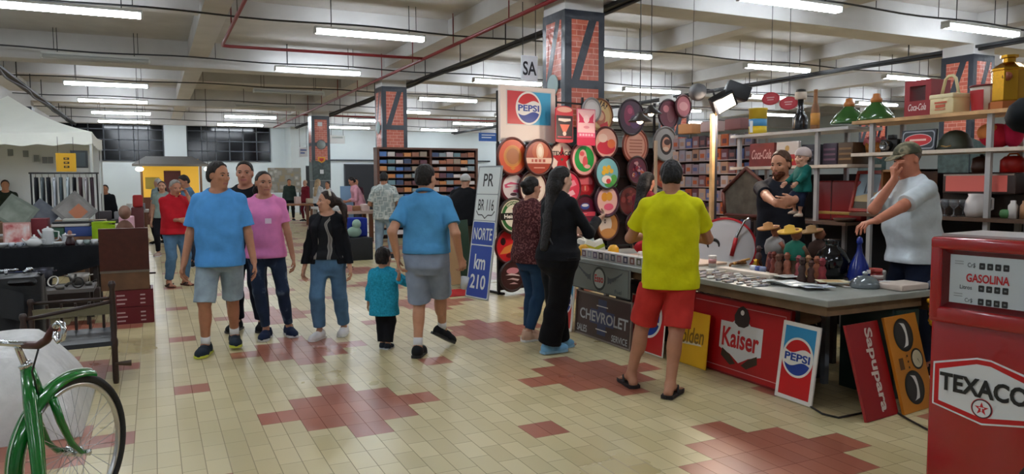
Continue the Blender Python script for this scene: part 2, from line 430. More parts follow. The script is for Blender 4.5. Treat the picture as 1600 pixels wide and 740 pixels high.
def person(label, pos, face, h=1.75, hs=None, w=1.0, belly=0.0, fem=False, step=.007, cat='person',
           skin_c=SKIN_M, head=(0, 0, 0), lean=0.0, side=0.0, feet=None, arms=None, twist=0.0,
           top=None, jacket=None, bottom=None, shoes=None, hair=None, beard=None, hat=None, extra=None, face_detail=True, seat=None, group=None, lift=0.0):
    """one figure.  local frame: +y is where it faces, +x its own right.  head=(yaw, pitch, tilt)"""
    ang = math.atan2(face[1], face[0])-PI/2
    root = thing('person', label, cat, (pos[0], pos[1], lift), ang, group)
    hs = h*.131 if hs is None else hs
    H = (h-hs)/.869
    zh, zs = .515*H, .786*H
    if seat is not None: pass
    # --- spine: hips at x=y=0, shoulders displaced by lean (forward) and side
    def spine(z):
        t = np.clip((np.asarray(z)-.50*H)/(.36*H), 0, 1.3)
        return side*t**1.1, lean*t**1.3
    sx, sy_ = spine(zs)
    drop = (lean*lean+side*side)/(2*.36*H)*.55            # a leaning trunk gets shorter
    SW = (.096 if not fem else .084)*w**.7*H
    hipw = .052*H*(1.0 if not fem else 1.06)*(.5+.5*w)
    # --- legs
    feet = feet or {}
    fl = dict(x=-.075*H, y=0, yaw=.12, pitch=0, z=0); fl.update(feet.get('L', {}))
    fr = dict(x=.075*H, y=0, yaw=-.12, pitch=0, z=0); fr.update(feet.get('R', {}))
    J = {}
    pz = feet.get('dz', 0.0)
    for S, f, sg in (('L', fl, -1), ('R', fr, 1)):
        hip = A3(sg*hipw, 0, zh-pz); ank = A3(f['x'], f['y'], .052*H+f['z'])
        fwd = A3(-math.sin(f['yaw']), math.cos(f['yaw']), 0)
        knee, ank = ik(hip, ank, .243*H, .235*H, f.get('pole', A3(fwd[0]*.4, 1, 0)))
        J[S] = (hip, knee, ank, fwd, f)
    # --- arms
    arms = arms or {}
    AR = {}
    for S, sg in (('L', -1), ('R', 1)):
        sh = A3(sx+sg*SW*math.cos(twist), sy_-.004*H+sg*SW*math.sin(twist), zs-drop)
        a = dict(to=None, pole=(sg*.35, -1, -.1), curl=.45, pn=(-sg, .15, 0), th=(0, 1, 0), hd=None); a.update(arms.get(S, {}))
        to = A3(*(a['to'])) if a['to'] is not None else sh+A3(sg*.050*H, .035*H, -.335*H)
        el, wr = ik(sh, to, .176*H, .148*H, a['pole'])
        AR[S] = (sh, el, wr, a)
    # --- head frame
    hy, hp, ht = head
    HB = A3(sx*1.06, sy_*1.12+.004*H, .862*H-drop)                 # skull pivot (base of skull)
    R = rotz(hy)@rotx(-hp)@roty(ht)
    Lh = hs
    def hd(x, y, z): return HB+R@A3(x*Lh, (y+.04)*Lh, (z-.17)*Lh)  # z: 0 chin .. 1 crown, y forward
    # bounding boxes
    pts = [HB+A3(0, 0, .95*Lh)]+[q for S in 'LR' for q in (J[S][2], J[S][1])]+[q for S in 'LR' for q in AR[S][:3]]
    pts += [AR[S][2]+A3(0, 0, -.0) for S in 'LR']
    P = np.array(pts); lo = P.min(0)-.24*max(h/1.75, .6); hi = P.max(0)+.24*max(h/1.75, .6); lo[2] = -.02 if lift == 0 else P[:, 2].min()-.12; hi[2] = HB[2]+1.1*Lh
    # --- torso section tables (fractions of H): z, rx, ry, cx, cy
    b = belly
    if fem: rows = [(.47, .083, .068, 0, -.004), (.52, .100*w**.6, .074, 0, -.006), (.575, .092*w, .066+.5*b, 0, .2*b), (.63, .081*w, .060+.7*b, 0, .3*b), (.69, .086*w, .066+.35*b, 0, .004+.2*b), (.735, .093*w, .072+.1*b, 0, .008), (.775, .086*w, .057, 0, -.002), (.805, .058*w, .043, 0, -.006), (.832, .030, .032, 0, -.006)]
    else: rows = [(.47, .084, .068, 0, -.004), (.52, .097*w**.7, .070, 0, -.004), (.575, .095*w, .066+.5*b, 0, .35*b), (.63, .094*w, .064+.75*b, 0, .6*b), (.69, .100*w, .068+.45*b, 0, .35*b), (.735, .106*w, .070+.1*b, 0, .006), (.775, .094*w, .060, 0, -.002), (.805, .066*w, .046, 0, -.006), (.832, .033, .035, 0, -.006)]
    rows = [tuple(v*H for v in r) for r in rows]
    dz = lambda T: [(r[0]-drop*np.clip((r[0]-.5*H)/(.33*H), 0, 1),)+r[1:] for r in T]
    torso = stk(dz(rows), lean=spine)
    mus = 1.0 if not fem else .88
    rT, rK, rC, rA = .049*H*mus*(.6+.4*w), .0335*H*mus, .0315*H*mus, .0205*H*mus
    aS, aE, aF, aW = .0275*H*mus*(.6+.4*w), .0225*H*mus, .0235*H*mus, .0155*H*mus
    # --- BODY: one continuous surface
    F = Field(lo, hi, step)
    F.add(torso, .03)
    for S, sg in (('L', -1), ('R', 1)):
        hip, knee, ank, fwd, f = J[S]
        F.add(cone(hip, knee, rT, rK), .04)
        F.add(cone(knee, ank, rC, rA), .02)
        calf = knee*.68+ank*.32-nrm(np.cross(np.cross(ank-knee, fwd), ank-knee))*0-fwd*.012*H
        F.add(ell(calf, (.027*H*mus, .029*H*mus, .065*H)), .03)
        fp = f['pitch']; fd = nrm(fwd*math.cos(fp)+A3(0, 0, -math.sin(fp)))
        upv = nrm(A3(0, 0, 1)*math.cos(fp)+fwd*math.sin(fp))
        heel = ank-upv*.030*H-fd*.024*H; ball = ank-upv*.036*H+fd*.080*H
        F.add(cone(ank, heel, rA*.95, .020*H), .02); F.add(cone(ank-upv*.006*H, ball, .020*H, .014*H), .02)
        lat = np.cross(fd, upv)
        for q in range(5 if shoes is None or shoes.get('kind') in ('flipflop', 'clog') else 0):      # toes, big toe inside
            o = (-sg)*(.020-.0105*q)*H; ln = (.034-.0035*q)*H
            F.add(cone(ball+lat*o*.8+fd*-.004*H, ball+lat*o+fd*ln-upv*.003*H, .0095*H-.0007*q*H, .0072*H-.0006*q*H), .004)
        sh, el, wr, a = AR[S]
        F.add(cone(sh, el, aS, aE), .03); F.add(ell(sh+A3(0, 0, -.006*H), (.029*H*w**.4, .030*H, .033*H)), .03)
        F.add(cone(el, wr, aF, aW), .015)
        dv = wr-el if a['hd'] is None else A3(*a['hd'])
        for p, k in hand_prims(wr, dv, a['pn'], A3(*a['th']), h if h > 1.2 else h*1.15, a['curl']): F.add(p, k)
    F.add(cone(A3(sx*.98, sy_*.98-.010*H, .80*H-drop), hd(0, -.08, .30), .034*H*(1 if not fem else .85), .031*H*(1 if not fem else .85)), .03)
    for sg in (-1, 1): F.add(cone(A3(sx*.97+sg*.02*H, sy_-.012*H, .83*H-drop), A3(sx+sg*SW*.85, sy_-.01*H, zs+.006*H-drop), .018*H, .020*H), .03)
    # head
    F.add(ell(hd(0, -.06, .62), (.335*Lh, .40*Lh, .375*Lh), R), .01)
    F.add(ell(hd(0, .10, .28), (.25*Lh, .275*Lh, .27*Lh), R), .05*Lh*4)
    F.add(ell(hd(0, .255, .075), (.10*Lh, .085*Lh, .075*Lh), R), .08*Lh)
    if face_detail:
        F.add(cone(hd(0, .335, .56), hd(0, .425, .37), .026*Lh, .050*Lh), .05*Lh)
        for sg in (-1, 1):
            F.add(ell(hd(sg*.052, .385, .352), (.040*Lh, .045*Lh, .033*Lh), R), .03*Lh)
            F.sub(ell(hd(sg*.15, .375, .515), (.085*Lh, .075*Lh, .05*Lh), R), .06*Lh)
            F.add(cone(hd(sg*.06, .320, .585), hd(sg*.22, .265, .59), .028*Lh, .024*Lh), .05*Lh)
            F.add(ell(hd(sg*.185, .25, .41), (.085*Lh, .08*Lh, .07*Lh), R), .08*Lh)
            F.add(ell(hd(sg*.335, -.06, .47), (.035*Lh, .085*Lh, .125*Lh), R), .015*Lh)
        F.add(cone(hd(-.085, .330, .232), hd(.085, .330, .232), .026*Lh, .026*Lh), .02*Lh)
        F.add(cone(hd(-.07, .332, .195), hd(.07, .332, .195), .028*Lh, .028*Lh), .02*Lh)
    V, Q = F.mesh()
    mi = None; mats = [skin(skin_c)]
    if face_detail:
        fc = V[Q].mean(1); loc = (fc-hd(0, 0, 0))@R/Lh
        lips = (np.abs(loc[:, 0]) < .125) & (np.abs(loc[:, 2]-.213) < .036) & (loc[:, 1] > .29) & (loc[:, 1] < .45)
        mi = lips.astype(int); mats.append(skin('a0605a'))
    np_obj('body', V, Q, mats, root, mi)
    # eyes and brows
    if face_detail:
        for sg in (-1, 1):
            mb = MB(); M4 = Matrix.Translation(Vector(hd(sg*.150, .268, .513))) @ Matrix([list(r)+[0] for r in R]+[[0, 0, 0, 1]])
            mb.ell((0, 0, 0), (.066*Lh, .055*Lh, .028*Lh), paint('b9b0a6', .3), M4, 12, 8)
            mb.ell((0, .03*Lh, 0), (.036*Lh, .033*Lh, .027*Lh), paint('23150e', .2), M4, 10, 8)
            mb.tube([(-.07*Lh, .03*Lh, .012*Lh), (0, .062*Lh, .028*Lh), (.07*Lh, .03*Lh, .012*Lh)], .010*Lh, paint('3a2a22', .8), 5, M=M4)
            mb.build('eye', root)
            mb = MB(); mb.tube([hd(sg*.06, .350, .592), hd(sg*.15, .332, .618), hd(sg*.235, .270, .598)], [.014*Lh, .016*Lh, .008*Lh], paint('3a2a20', .8), 6); mb.build('eyebrow', root)
    # --- TOP
    for top_ in [q for q in (top, jacket) if q]:
        t = dict(c='888888', sleeve=.62, hem=.49, loose=.012, neck=.055, mat=None, name='shirt', collar=None, flare=0.0, cuff=None); t.update(top_)
        m = t['mat'] or cloth(t['c']); lo_ = t['loose']
        G = Field(lo, hi, step)
        R2 = [(r[0], r[1]+lo_, r[2]+lo_, 0, r[4]) for r in rows if r[0] > .5*H and r[0] < .83*H]
        hz = t['hem']*H
        bx, by = (.103*w+t['flare'])*H+lo_, (.078+.55*b+t['flare']*.6)*H+lo_
        if not fem: R2 = [(q[0], max(q[1], (.100*w)*H+lo_) if q[0] < .7*H else q[1], max(q[2], (.070+.55*b)*H+lo_) if q[0] < .66*H else q[2], 0, q[4]) for q in R2]
        bl = (bottom or {}).get('loose', .012)
        bx, by = max(bx, .098*w*H+bl+.008), max(by, .070*H+bl+.008)
        R2 += [(hz-.01, bx, by, 0, .25*b*H), (hz+.03*H, bx, by, 0, .28*b*H), (.833*H, .045*H, .046*H, 0, -.006*H)]
        R2 = [q for q in R2 if q[0] >= hz-.011]
        G.add(stk(dz(R2), lean=spine), .02)
        for S, sg in (('L', -1), ('R', 1)):
            sh, el, wr, a = AR[S]; sl = t['sleeve']
            G.add(cone(A3(sx*.97+sg*.02*H, sy_-.012*H, .83*H-drop), A3(sx+sg*SW*.85, sy_-.01*H, zs+.006*H-drop), .018*H+.008, .020*H+.008), .03)
            G.add(cone(A3(sx*.97+sg*.035*H, sy_-.010*H, .822*H-drop), sh+A3(-sg*.006*H, 0, -.002*H), .016*H+lo_*.2, .024*H+lo_*.15), .03)
            G.add(ell(sh+A3(0, 0, -.006*H), (.029*H*w**.4+.006+lo_*.12, .030*H+.006+lo_*.15, .033*H+.005+lo_*.1)), .02)
            if sl <= 1: G.add(cone(sh, sh+(el-sh)*sl, aS+.005+lo_*.15, aE+lo_*.7+t.get('sl_flare', .012), 2), .02)
            else:
                G.add(cone(sh, el, aS+.005+lo_*.25, aE+lo_*.6), .02)
                e = min(sl-1, 1); G.add(cone(el, el+(wr-el)*e, aF+lo_*.6, aW+lo_*.7+.003, 2), .02)
        G.ripple(t.get('fold', .0022), 11, 38, h*9)
        G.cut((0, 0, hz), (0, 0, -1))
        nk = A3(sx*1.02, sy_*1.02+.016*H, .845*H-drop)
        if t['neck']: G.sub(ell(nk, (t['neck']*H*.86, t['neck']*H*1.0, t['neck']*H*.62)), .006)
        if t.get('open'):      # front edges fall apart over the layer beneath
            ow = t['open']*H; G.sub(stk([(hz-.05, ow*1.5, .3*H), (.62*H, ow*1.1, .3*H), (.76*H, ow*.75, .3*H), (.84*H, ow*.6, .3*H)], dy=.30*H+.02*H, lean=spine), .01)
        V, Q = G.mesh(); so = np_obj(t['name'], V, Q, [m], root)
        if t['collar']:
            c0 = A3(sx*1.01, sy_*1.01-.004*H, .842*H-drop); mb = MB()
            ring = [(c0+A3(math.sin(q)*.040*H, math.cos(q)*.042*H, -.014*H*math.cos(q)-.004*H)) for q in np.linspace(.25, 2*PI-.25, 22)]
            mb.tube(ring, .0095*H, cloth(t['collar']), 8)
            mb.build('collar', so)
        t['obj'] = so
        if 'print' in t: t['print'](so, H, by, spine, drop)
    # --- BOTTOM
    if bottom:
        t = dict(c='444444', to=1.9, loose=.012, hemr=None, kr=None, mat=None, name='trousers', waist=.575); t.update(bottom)
        m = t['mat'] or cloth(t['c']); lo_ = t['loose']
        G = Field(lo, hi, step)
        R3 = [(r[0], r[1]+lo_*.7, r[2]+lo_*.7, 0, r[4]) for r in rows if r[0] < .60*H]
        R3 = R3+[(.462*H, .084*H+lo_*.6, .068*H+lo_*.6, 0, -.004*H), (.425*H, .056*H, .050*H, 0, -.002*H)]
        G.add(stk(R3, lean=spine), .02)
        for S, sg in (('L', -1), ('R', 1)):
            hip, knee, ank, fwd, f = J[S]; e = t['to']
            kr = rK+lo_*1.1 if t['kr'] is None else t['kr']*H; hr = (rA+lo_*1.4 if t['hemr'] is None else t['hemr']*H)
            if e <= 1:
                q = hip+(knee-hip)*e; G.add(cone(hip, q, rT+lo_*.85, hr, 2), .025)
            else:
                e1 = min(e-1, 1.0); q = knee+(ank-knee)*e1
                if e1 < .35: G.add(cone(hip, q, rT+lo_*.85, hr, 2), .025)
                else:
                    G.add(cone(hip, knee, rT+lo_*.85, kr), .05); G.add(cone(knee, q, kr, hr, 2), .02)
                    if e1 > .5: G.add(ell(knee*.68+ank*.32-fwd*.010*H, (.028*H*mus+lo_, .030*H*mus+lo_, .06*H)), .03)
        G.ripple(t.get('fold', .0022), 9, 30, h*5)
        G.cut((0, 0, min(t['waist'], (top or {}).get('hem', .49)+.02 if top else 9)*H-pz*.5), (0, 0, 1))
        V, Q = G.mesh(); np_obj(t['name'], V, Q, [m], root)
    # --- SHOES
    for S, sg in (('L', -1), ('R', 1)):
        hip, knee, ank, fwd, f = J[S]
        fp = f['pitch']; fd = nrm(fwd*math.cos(fp)+A3(0, 0, -math.sin(fp))); up = nrm(A3(0, 0, 1)*math.cos(fp)+fwd*math.sin(fp)); lat = np.cross(fd, up)
        if shoes is None: continue
        t = dict(c='222222', sole='dddddd', kind='sneaker', sock=None); t.update(shoes)
        base = ank-up*.050*H
        Mx = Matrix([[lat[i], fd[i], up[i], base[i]] for i in range(3)]+[[0, 0, 0, 1]])
        u = H*.98
        outl = [(-.024*u, -.044*u), (0, -.050*u), (.024*u, -.044*u), (.027*u, 0), (.029*u, .045*u), (.032*u, .078*u), (.027*u, .102*u), (.010*u, .116*u), (-.010*u, .116*u), (-.026*u, .102*u), (-.031*u, .078*u), (-.028*u, .045*u), (-.026*u, 0)]
        outl = [(x*1.06, y) for x, y in outl]
        if t['kind'] == 'flipflop':
            mb = MB(); mb.prism(outl, -.001, .013*u, paint(t['c'], .7), Mx); so = mb.build('flip_flop', root)
            mb = MB(); k = Vector((-sg*.010*u, .078*u, .012*u))
            for e in (-1, 1): mb.tube([Mx @ k, Mx @ Vector((e*.018*u-sg*.003*u, .055*u, .034*u)), Mx @ Vector((e*.029*u, .012*u, .013*u))], .0055*u, paint(t['strap'] if 'strap' in t else '141414', .6), 6)
            mb.build('strap', so); continue
        G = Field(base-.20*H, base+.22*H, min(step, .006) if h > .5 else .004)
        T = lambda x, y, z: base+lat*x*u+fd*y*u+up*z*u
        Rm = np.stack([lat, fd, up], 1)
        G.add(ell(T(0, -.012, .026), (.029*u, .037*u, .038*u), Rm), .01)
        G.add(ell(T(0, .060, .018), (.034*u, .060*u, .028*u), Rm), .02)
        G.add(cone(T(0, -.008, .03), T(0, .045, .032), .027*u, .022*u), .02)
        if t['kind'] in ('sneaker', 'boot'): G.add(cone(T(0, -.004, .035), T(0, -.008, .062 if t['kind'] == 'sneaker' else .10), .0265*u, .0255*u, 2), .01)
        G.cut(tuple(base+up*.004*u), tuple(-up))
        V, Q = G.mesh(); so = np_obj('clog' if t['kind'] == 'clog' else 'shoe', V, Q, [cloth(t['c'], bump=.2, bscale=30) if t['kind'] != 'clog' else paint(t['c'], .5)], root)
        mb = MB(); mb.prism(outl, 0.0005, .013*u, paint(t['sole'], .6), Mx); mb.build('sole', so)
        if t['sock']:
            mb = MB(); mb.tube([ank-up*.005*H, ank*.80+knee*.20], [rA*1.16, rA*1.18], paint(t['sock'], .9), 14); mb.build('sock', root)
    # --- HAIR
    if hair:
        t = dict(c='1d140f', kind='short', len=0.0); t.update(hair)
        G = Field(HB-Lh*1.0-A3(0, 0, .30*h if t['kind'] in ('long', 'ponytail') else 0), HB+Lh*1.3, min(step, .0075))
        kd = t['kind']; o = {'short': .040, 'buzz': .008}.get(kd, .028)*Lh
        G.add(ell(hd(0, -.07, .635), (.338*Lh+o*.55, .400*Lh+o, .375*Lh+o*(1.3 if kd == 'short' else .9)), R), .01)
        if kd != 'buzz': G.add(ell(hd(0, -.20, .45), (.30*Lh+o*.4, .265*Lh+o, .30*Lh), R), .05*Lh)
        fz = t.get('line', .86)
        # the face stays clear: a forehead-to-chin scoop, open temples and clear ears
        G.sub(ell(hd(0, .42, fz-.46), (.265*Lh, .36*Lh, .46*Lh), R), .025*Lh)
        G.cut(tuple(hd(0, .19, fz)), tuple(nrm(R@A3(0, 1, -.42))))
        for sg in (-1, 1): G.sub(ell(hd(sg*.36, .05, .42), (.10*Lh, .17*Lh, .20*Lh), R), .02*Lh)
        if kd in ('short', 'buzz'):
            G.cut(tuple(hd(0, -.30, .24 if not fem else .12)), tuple(nrm(R@A3(0, -.10, -1))))
            G.ripple(.0022, 90, 55, 2.0)
        else: G.ripple(.0015, 60, 25, 1.0)
        if t['kind'] == 'long':
            back = [hd(0, -.30, .55), hd(0, -.36, .15)]; q = back[-1].copy(); q[2] -= .0
            tip = A3(*(t.get('tip', (HB[0], HB[1]-.105*H, HB[2]-t['len']))))
            for e in (-.16, 0, .16): G.add(cone(back[0]+R@A3(e*Lh, 0, 0), back[1]+R@A3(e*1.2*Lh, 0, 0), .17*Lh, .16*Lh), .05); G.add(cone(back[1]+R@A3(e*1.2*Lh, 0, 0), tip+A3(e*.9*Lh, 0, 0), .16*Lh, .07*Lh), .05)
        if t['kind'] == 'ponytail':
            p = [hd(0, -.42, .62), hd(0, -.62, .50)]+[A3(*q) for q in t['tail']]
            rr = np.linspace(.15, .17, len(p)); rr[-1] = .05; rr[0] = .10
            for i in range(len(p)-1): G.add(cone(p[i], p[i+1], rr[i]*Lh, rr[i+1]*Lh), .03)
        if t['kind'] == 'bun': G.add(ell(hd(0, -.50, .62), (.17*Lh, .16*Lh, .16*Lh), R), .02)
        V, Q = G.mesh(); np_obj('hair', V, Q, [mat('hair', t['c'], .55, noise=.35, nscale=30, bump=.5, bscale=45, spec=.3)], root)
    if beard:
        G = Field(HB-Lh*.9, HB+Lh*.9, min(step, .006))
        G.add(ell(hd(0, .14, .19), (.255*Lh, .275*Lh, .215*Lh), R), .01); G.add(ell(hd(0, .28, .03), (.13*Lh, .11*Lh, .13*Lh), R), .05*Lh)
        G.cut(tuple(hd(0, .3, .30)), tuple(nrm(R@A3(0, .55, 1)))); G.sub(ell(hd(0, .42, .215), (.085*Lh, .10*Lh, .035*Lh), R), .01)
        V, Q = G.mesh(); np_obj('beard', V, Q, [mat('hair', beard, .7, noise=.35, nscale=60, bump=.5, bscale=80, spec=.2)], root)
    if hat:
        t = dict(c='444444', kind='cap', mat=None); t.update(hat); m = t['mat'] or cloth(t['c'])
        G = Field(HB-Lh*1.0, HB+Lh*1.4, min(step, .006))
        if t['kind'] == 'beanie': G.add(ell(hd(0, -.07, .66), (.40*Lh, .46*Lh, .42*Lh), R), .01); G.cut(tuple(hd(0, .2, .58)), tuple(nrm(R@A3(0, .25, -1))))
        else:
            G.add(ell(hd(0, -.06, .68), (.375*Lh, .44*Lh, .38*Lh), R), .01); G.cut(tuple(hd(0, .2, .70)), tuple(nrm(R@A3(0, .12, -1))))
        V, Q = G.mesh(); ho = np_obj('beanie' if t['kind'] == 'beanie' else 'cap', V, Q, [m], root)
        if t['kind'] == 'cap':
            G = Field(HB-Lh*1.0, HB+Lh*1.4, .005); bk = t.get('back', 1)
            G.add(ell(hd(0, .36*bk, .69), (.30*Lh, .36*Lh, .045*Lh), R@rotx(-.18*bk)), .01); G.sub(ell(hd(0, -.06, .60), (.37*Lh, .43*Lh, .40*Lh), R), .005)
            V, Q = G.mesh(); np_obj('brim', V, Q, [m], ho)
    if extra: extra(root, dict(H=H, AR=AR, J=J, hd=hd, R=R, Lh=Lh, HB=HB))
    return root, dict(AR=AR, J=J, hd=hd, HB=HB, R=R)
# ================================================================== THE HALL
def floor_material():
    m = bpy.data.materials.new('floor_tiles'); m.use_nodes = True; nt = m.node_tree; b = nt.nodes['Principled BSDF']; L = nt.links.new
    def math_(op, a, b_=None, c=None):
        n = nt.nodes.new('ShaderNodeMath'); n.operation = op
        for i, v in enumerate((a, b_, c)):
            if v is None: continue
            if isinstance(v, (int, float)): n.inputs[i].default_value = v
            else: L(v, n.inputs[i])
        return n.outputs[0]
    tc = nt.nodes.new('ShaderNodeTexCoord'); sp = nt.nodes.new('ShaderNodeSeparateXYZ'); L(tc.outputs['Object'], sp.inputs[0])
    BX, BY = .2420, .24735
    X0, Y0 = 4.3453*BX, 20.1306*BX            # corner of the middle block of one red figure
    u = math_('DIVIDE', math_('SUBTRACT', sp.outputs['X'], X0), BX)
    v = math_('DIVIDE', math_('SUBTRACT', sp.outputs['Y'], Y0), BY)
    iu = math_('FLOOR', u); iv = math_('FLOOR', v)
    # figures repeat every 8 blocks along and across, each second line shifted half way
    def rep(a, n, off): return math_('SUBTRACT', math_('FLOORED_MODULO', math_('ADD', a, off), n), off)
    pu = rep(iu, 8, 3.0); pv = rep(iv, 8, 3.0)
    d = math_('ADD', math_('ABSOLUTE', pu), math_('ABSOLUTE', pv))
    cross = math_('LESS_THAN', d, 2.5)
    qu = math_('FLOORED_MODULO', iu, 8); qv = math_('FLOORED_MODULO', math_('ADD', iv, 0), 8)
    single = math_('MULTIPLY', math_('COMPARE', qu, 4.0, .1), math_('COMPARE', qv, 4.0, .1))
    red = math_('MAXIMUM', cross, single)
    # narrow tiles: two columns per block, running joints
    cu = math_('MULTIPLY', u, 2.0); icu = math_('FLOOR', cu)
    sh = math_('MULTIPLY', math_('FLOORED_MODULO', math_('ADD', math_('FLOOR', math_('DIVIDE', icu, 3.0)), icu), 2.0), .5)
    fu = math_('FRACT', cu)
    vv = math_('ADD', v, math_('MULTIPLY', sh, math_('SUBTRACT', 1.0, red)))
    ivv = math_('FLOOR', vv); fv = math_('FRACT', vv)
    gu = math_('MINIMUM', fu, math_('SUBTRACT', 1.0, fu)); gv = math_('MINIMUM', fv, math_('SUBTRACT', 1.0, fv))
    gr = math_('MAXIMUM', math_('LESS_THAN', gu, .020), math_('LESS_THAN', gv, .009))
    wn = nt.nodes.new('ShaderNodeTexWhiteNoise'); wn.noise_dimensions = '2D'
    cb = nt.nodes.new('ShaderNodeCombineXYZ'); L(icu, cb.inputs[0]); L(ivv, cb.inputs[1]); L(cb.outputs[0], wn.inputs['Vector'])
    nz = nt.nodes.new('ShaderNodeTexNoise'); nz.inputs['Scale'].default_value = 1.1; nz.inputs['Detail'].default_value = 6; L(tc.outputs['Object'], nz.inputs['Vector'])
    var = math_('ADD', math_('MULTIPLY', wn.outputs['Value'], .45), math_('MULTIPLY', nz.outputs['Fac'], .55))
    def ramp(fac, a, c):
        r = nt.nodes.new('ShaderNodeValToRGB'); r.color_ramp.elements[0].color = lin(a); r.color_ramp.elements[1].color = lin(c)
        r.color_ramp.elements[0].position = .15; r.color_ramp.elements[1].position = .8; L(fac, r.inputs['Fac']); return r.outputs['Color']
    cream = ramp(var, 'ae9f72', 'c8ba90'); redc = ramp(var, '8c4f3d', 'a5654e')
    def mix(f, a, c):
        n = nt.nodes.new('ShaderNodeMix'); n.data_type = 'RGBA'; L(f, n.inputs['Factor'])
        for v_, k in ((a, 'A'), (c, 'B')):
            s_ = [i for i in n.inputs if i.name == k and i.type == 'RGBA'][0]
            if isinstance(v_, tuple): s_.default_value = v_
            else: L(v_, s_)
        return [o for o in n.outputs if o.type == 'RGBA'][0]
    col = mix(red, cream, redc)
    gcol = mix(red, lin('8c8064'), lin('7a4636'))
    col = mix(gr, col, gcol)
    nd = nt.nodes.new('ShaderNodeTexNoise'); nd.inputs['Scale'].default_value = 2.3; nd.inputs['Detail'].default_value = 8; L(tc.outputs['Object'], nd.inputs['Vector'])
    chips = math_('GREATER_THAN', nd.outputs['Fac'], .745)
    col = mix(chips, col, lin('5c5a44'))
    L(col, b.inputs['Base Color'])
    rg = math_('ADD', math_('MULTIPLY', nz.outputs['Fac'], .22), .20); rg = math_('ADD', rg, math_('MULTIPLY', gr, .4)); L(rg, b.inputs['Roughness'])
    bp = nt.nodes.new('ShaderNodeBump'); bp.inputs['Strength'].default_value = .35; bp.inputs['Distance'].default_value = .004
    L(math_('ADD', math_('SUBTRACT', 1.0, gr), math_('MULTIPLY', wn.outputs['Value'], .25)), bp.inputs['Height']); L(bp.outputs['Normal'], b.inputs['Normal'])
    return m
XW0, XW1, YW0, YW1, ZC = -9.0, 33.0, -9.0, 40.4, 4.95
mb = MB(); mb.box((XW0-.3, YW0-.3, -.2), (XW1+.3, YW1+.3, 0), floor_material()); struct(mb, 'floor')
conc = mat('painted_concrete', 'b9b7b4', .9, noise=.10, nscale=1.6, bump=.25, bscale=8)
concb = mat('painted_concrete_beam', 'c6c5c4', .9, noise=.08, nscale=1.4, bump=.2, bscale=8)
wallm = mat('white_wall', 'cdd6d8', .8, noise=.05, nscale=.7)
mb = MB(); mb.box((XW0-.3, YW0-.3, ZC), (XW1+.3, YW1+.3, ZC+.07), conc); struct(mb, 'ceiling')
mb = MB(); mb.box((XW0, YW1, 0), (XW1, YW1+.25, ZC), wallm); struct(mb, 'wall_far')
mb = MB(); mb.box((XW0-.25, YW0, 0), (XW0, YW1, ZC), wallm); struct(mb, 'wall_left')
mb = MB(); mb.box((XW1, YW0, 0), (XW1+.25, YW1, ZC), wallm); struct(mb, 'wall_right')
mb = MB(); mb.box((XW0, YW0-.25, 0), (XW1, YW0, ZC), wallm); struct(mb, 'wall_near')
PX, PY = (-3.95, 6.02, 15.75, 25.4), (0.25, 10.25, 20.2, 30.15)
for y in PY+(40.1,):
    mb = MB(); mb.box((XW0, y-.33, 4.33), (XW1, y+.33, ZC), concb); struct(mb, 'ceiling_beam')
for y in (5.2, 15.2, 25.2, 35.2):
    mb = MB(); mb.box((XW0, y-.14, 4.66), (XW1, y+.14, ZC), concb); struct(mb, 'ceiling_beam')
for x in PX:
    mb = MB(); mb.box((x-.25, YW0, 4.62), (x+.25, YW1, ZC), concb); struct(mb, 'ceiling_beam')
for x in (1.1, 10.9, 20.6):
    mb = MB(); mb.box((x-.22, YW0, 4.55), (x+.22, YW1, ZC), concb); struct(mb, 'ceiling_beam')

# ---- pillars wrapped in printed half-timbered brick sheeting
def brick_mat():
    m = bpy.data.materials.new('brick_print'); m.use_nodes = True; nt = m.node_tree; b = nt.nodes['Principled BSDF']; L = nt.links.new
    tc = nt.nodes.new('ShaderNodeTexCoord'); mp = nt.nodes.new('ShaderNodeMapping')
    sp = nt.nodes.new('ShaderNodeSeparateXYZ'); L(tc.outputs['Object'], sp.inputs[0])
    a = nt.nodes.new('ShaderNodeMath'); a.operation = 'ADD'; L(sp.outputs['X'], a.inputs[0]); L(sp.outputs['Y'], a.inputs[1])
    cb = nt.nodes.new('ShaderNodeCombineXYZ'); L(a.outputs[0], cb.inputs[0]); L(sp.outputs['Z'], cb.inputs[1])
    br = nt.nodes.new('ShaderNodeTexBrick'); L(cb.outputs[0], br.inputs['Vector'])
    br.inputs['Color1'].default_value = lin('b4503a'); br.inputs['Color2'].default_value = lin('c4644a'); br.inputs['Mortar'].default_value = lin('d59a86')
    br.inputs['Scale'].default_value = 1; br.inputs['Brick Width'].default_value = .20; br.inputs['Row Height'].default_value = .085; br.inputs['Mortar Size'].default_value = .006
    L(br.outputs['Color'], b.inputs['Base Color']); b.inputs['Roughness'].default_value = .28
    n = nt.nodes.new('ShaderNodeTexNoise'); n.inputs['Scale'].default_value = 7; mp.inputs['Scale'].default_value = (1, 1, .6); mp.inputs['Rotation'].default_value = (0, .5, .4)
    L(tc.outputs['Object'], mp.inputs[0]); L(mp.outputs[0], n.inputs['Vector'])
    bp = nt.nodes.new('ShaderNodeBump'); bp.inputs['Strength'].default_value = .8; bp.inputs['Distance'].default_value = .04; L(n.outputs['Fac'], bp.inputs['Height']); L(bp.outputs['Normal'], b.inputs['Normal'])
    return m
BR = brick_mat(); TIM = mat('printed_timber', '1c222e', .3, bump=.6, bscale=6); GRN = mat('printed_grass', '3a4a48', .35, noise=.5, nscale=9, bump=.5, bscale=6)
GREYP = mat('painted_grey', '54595c', .5, noise=.1)
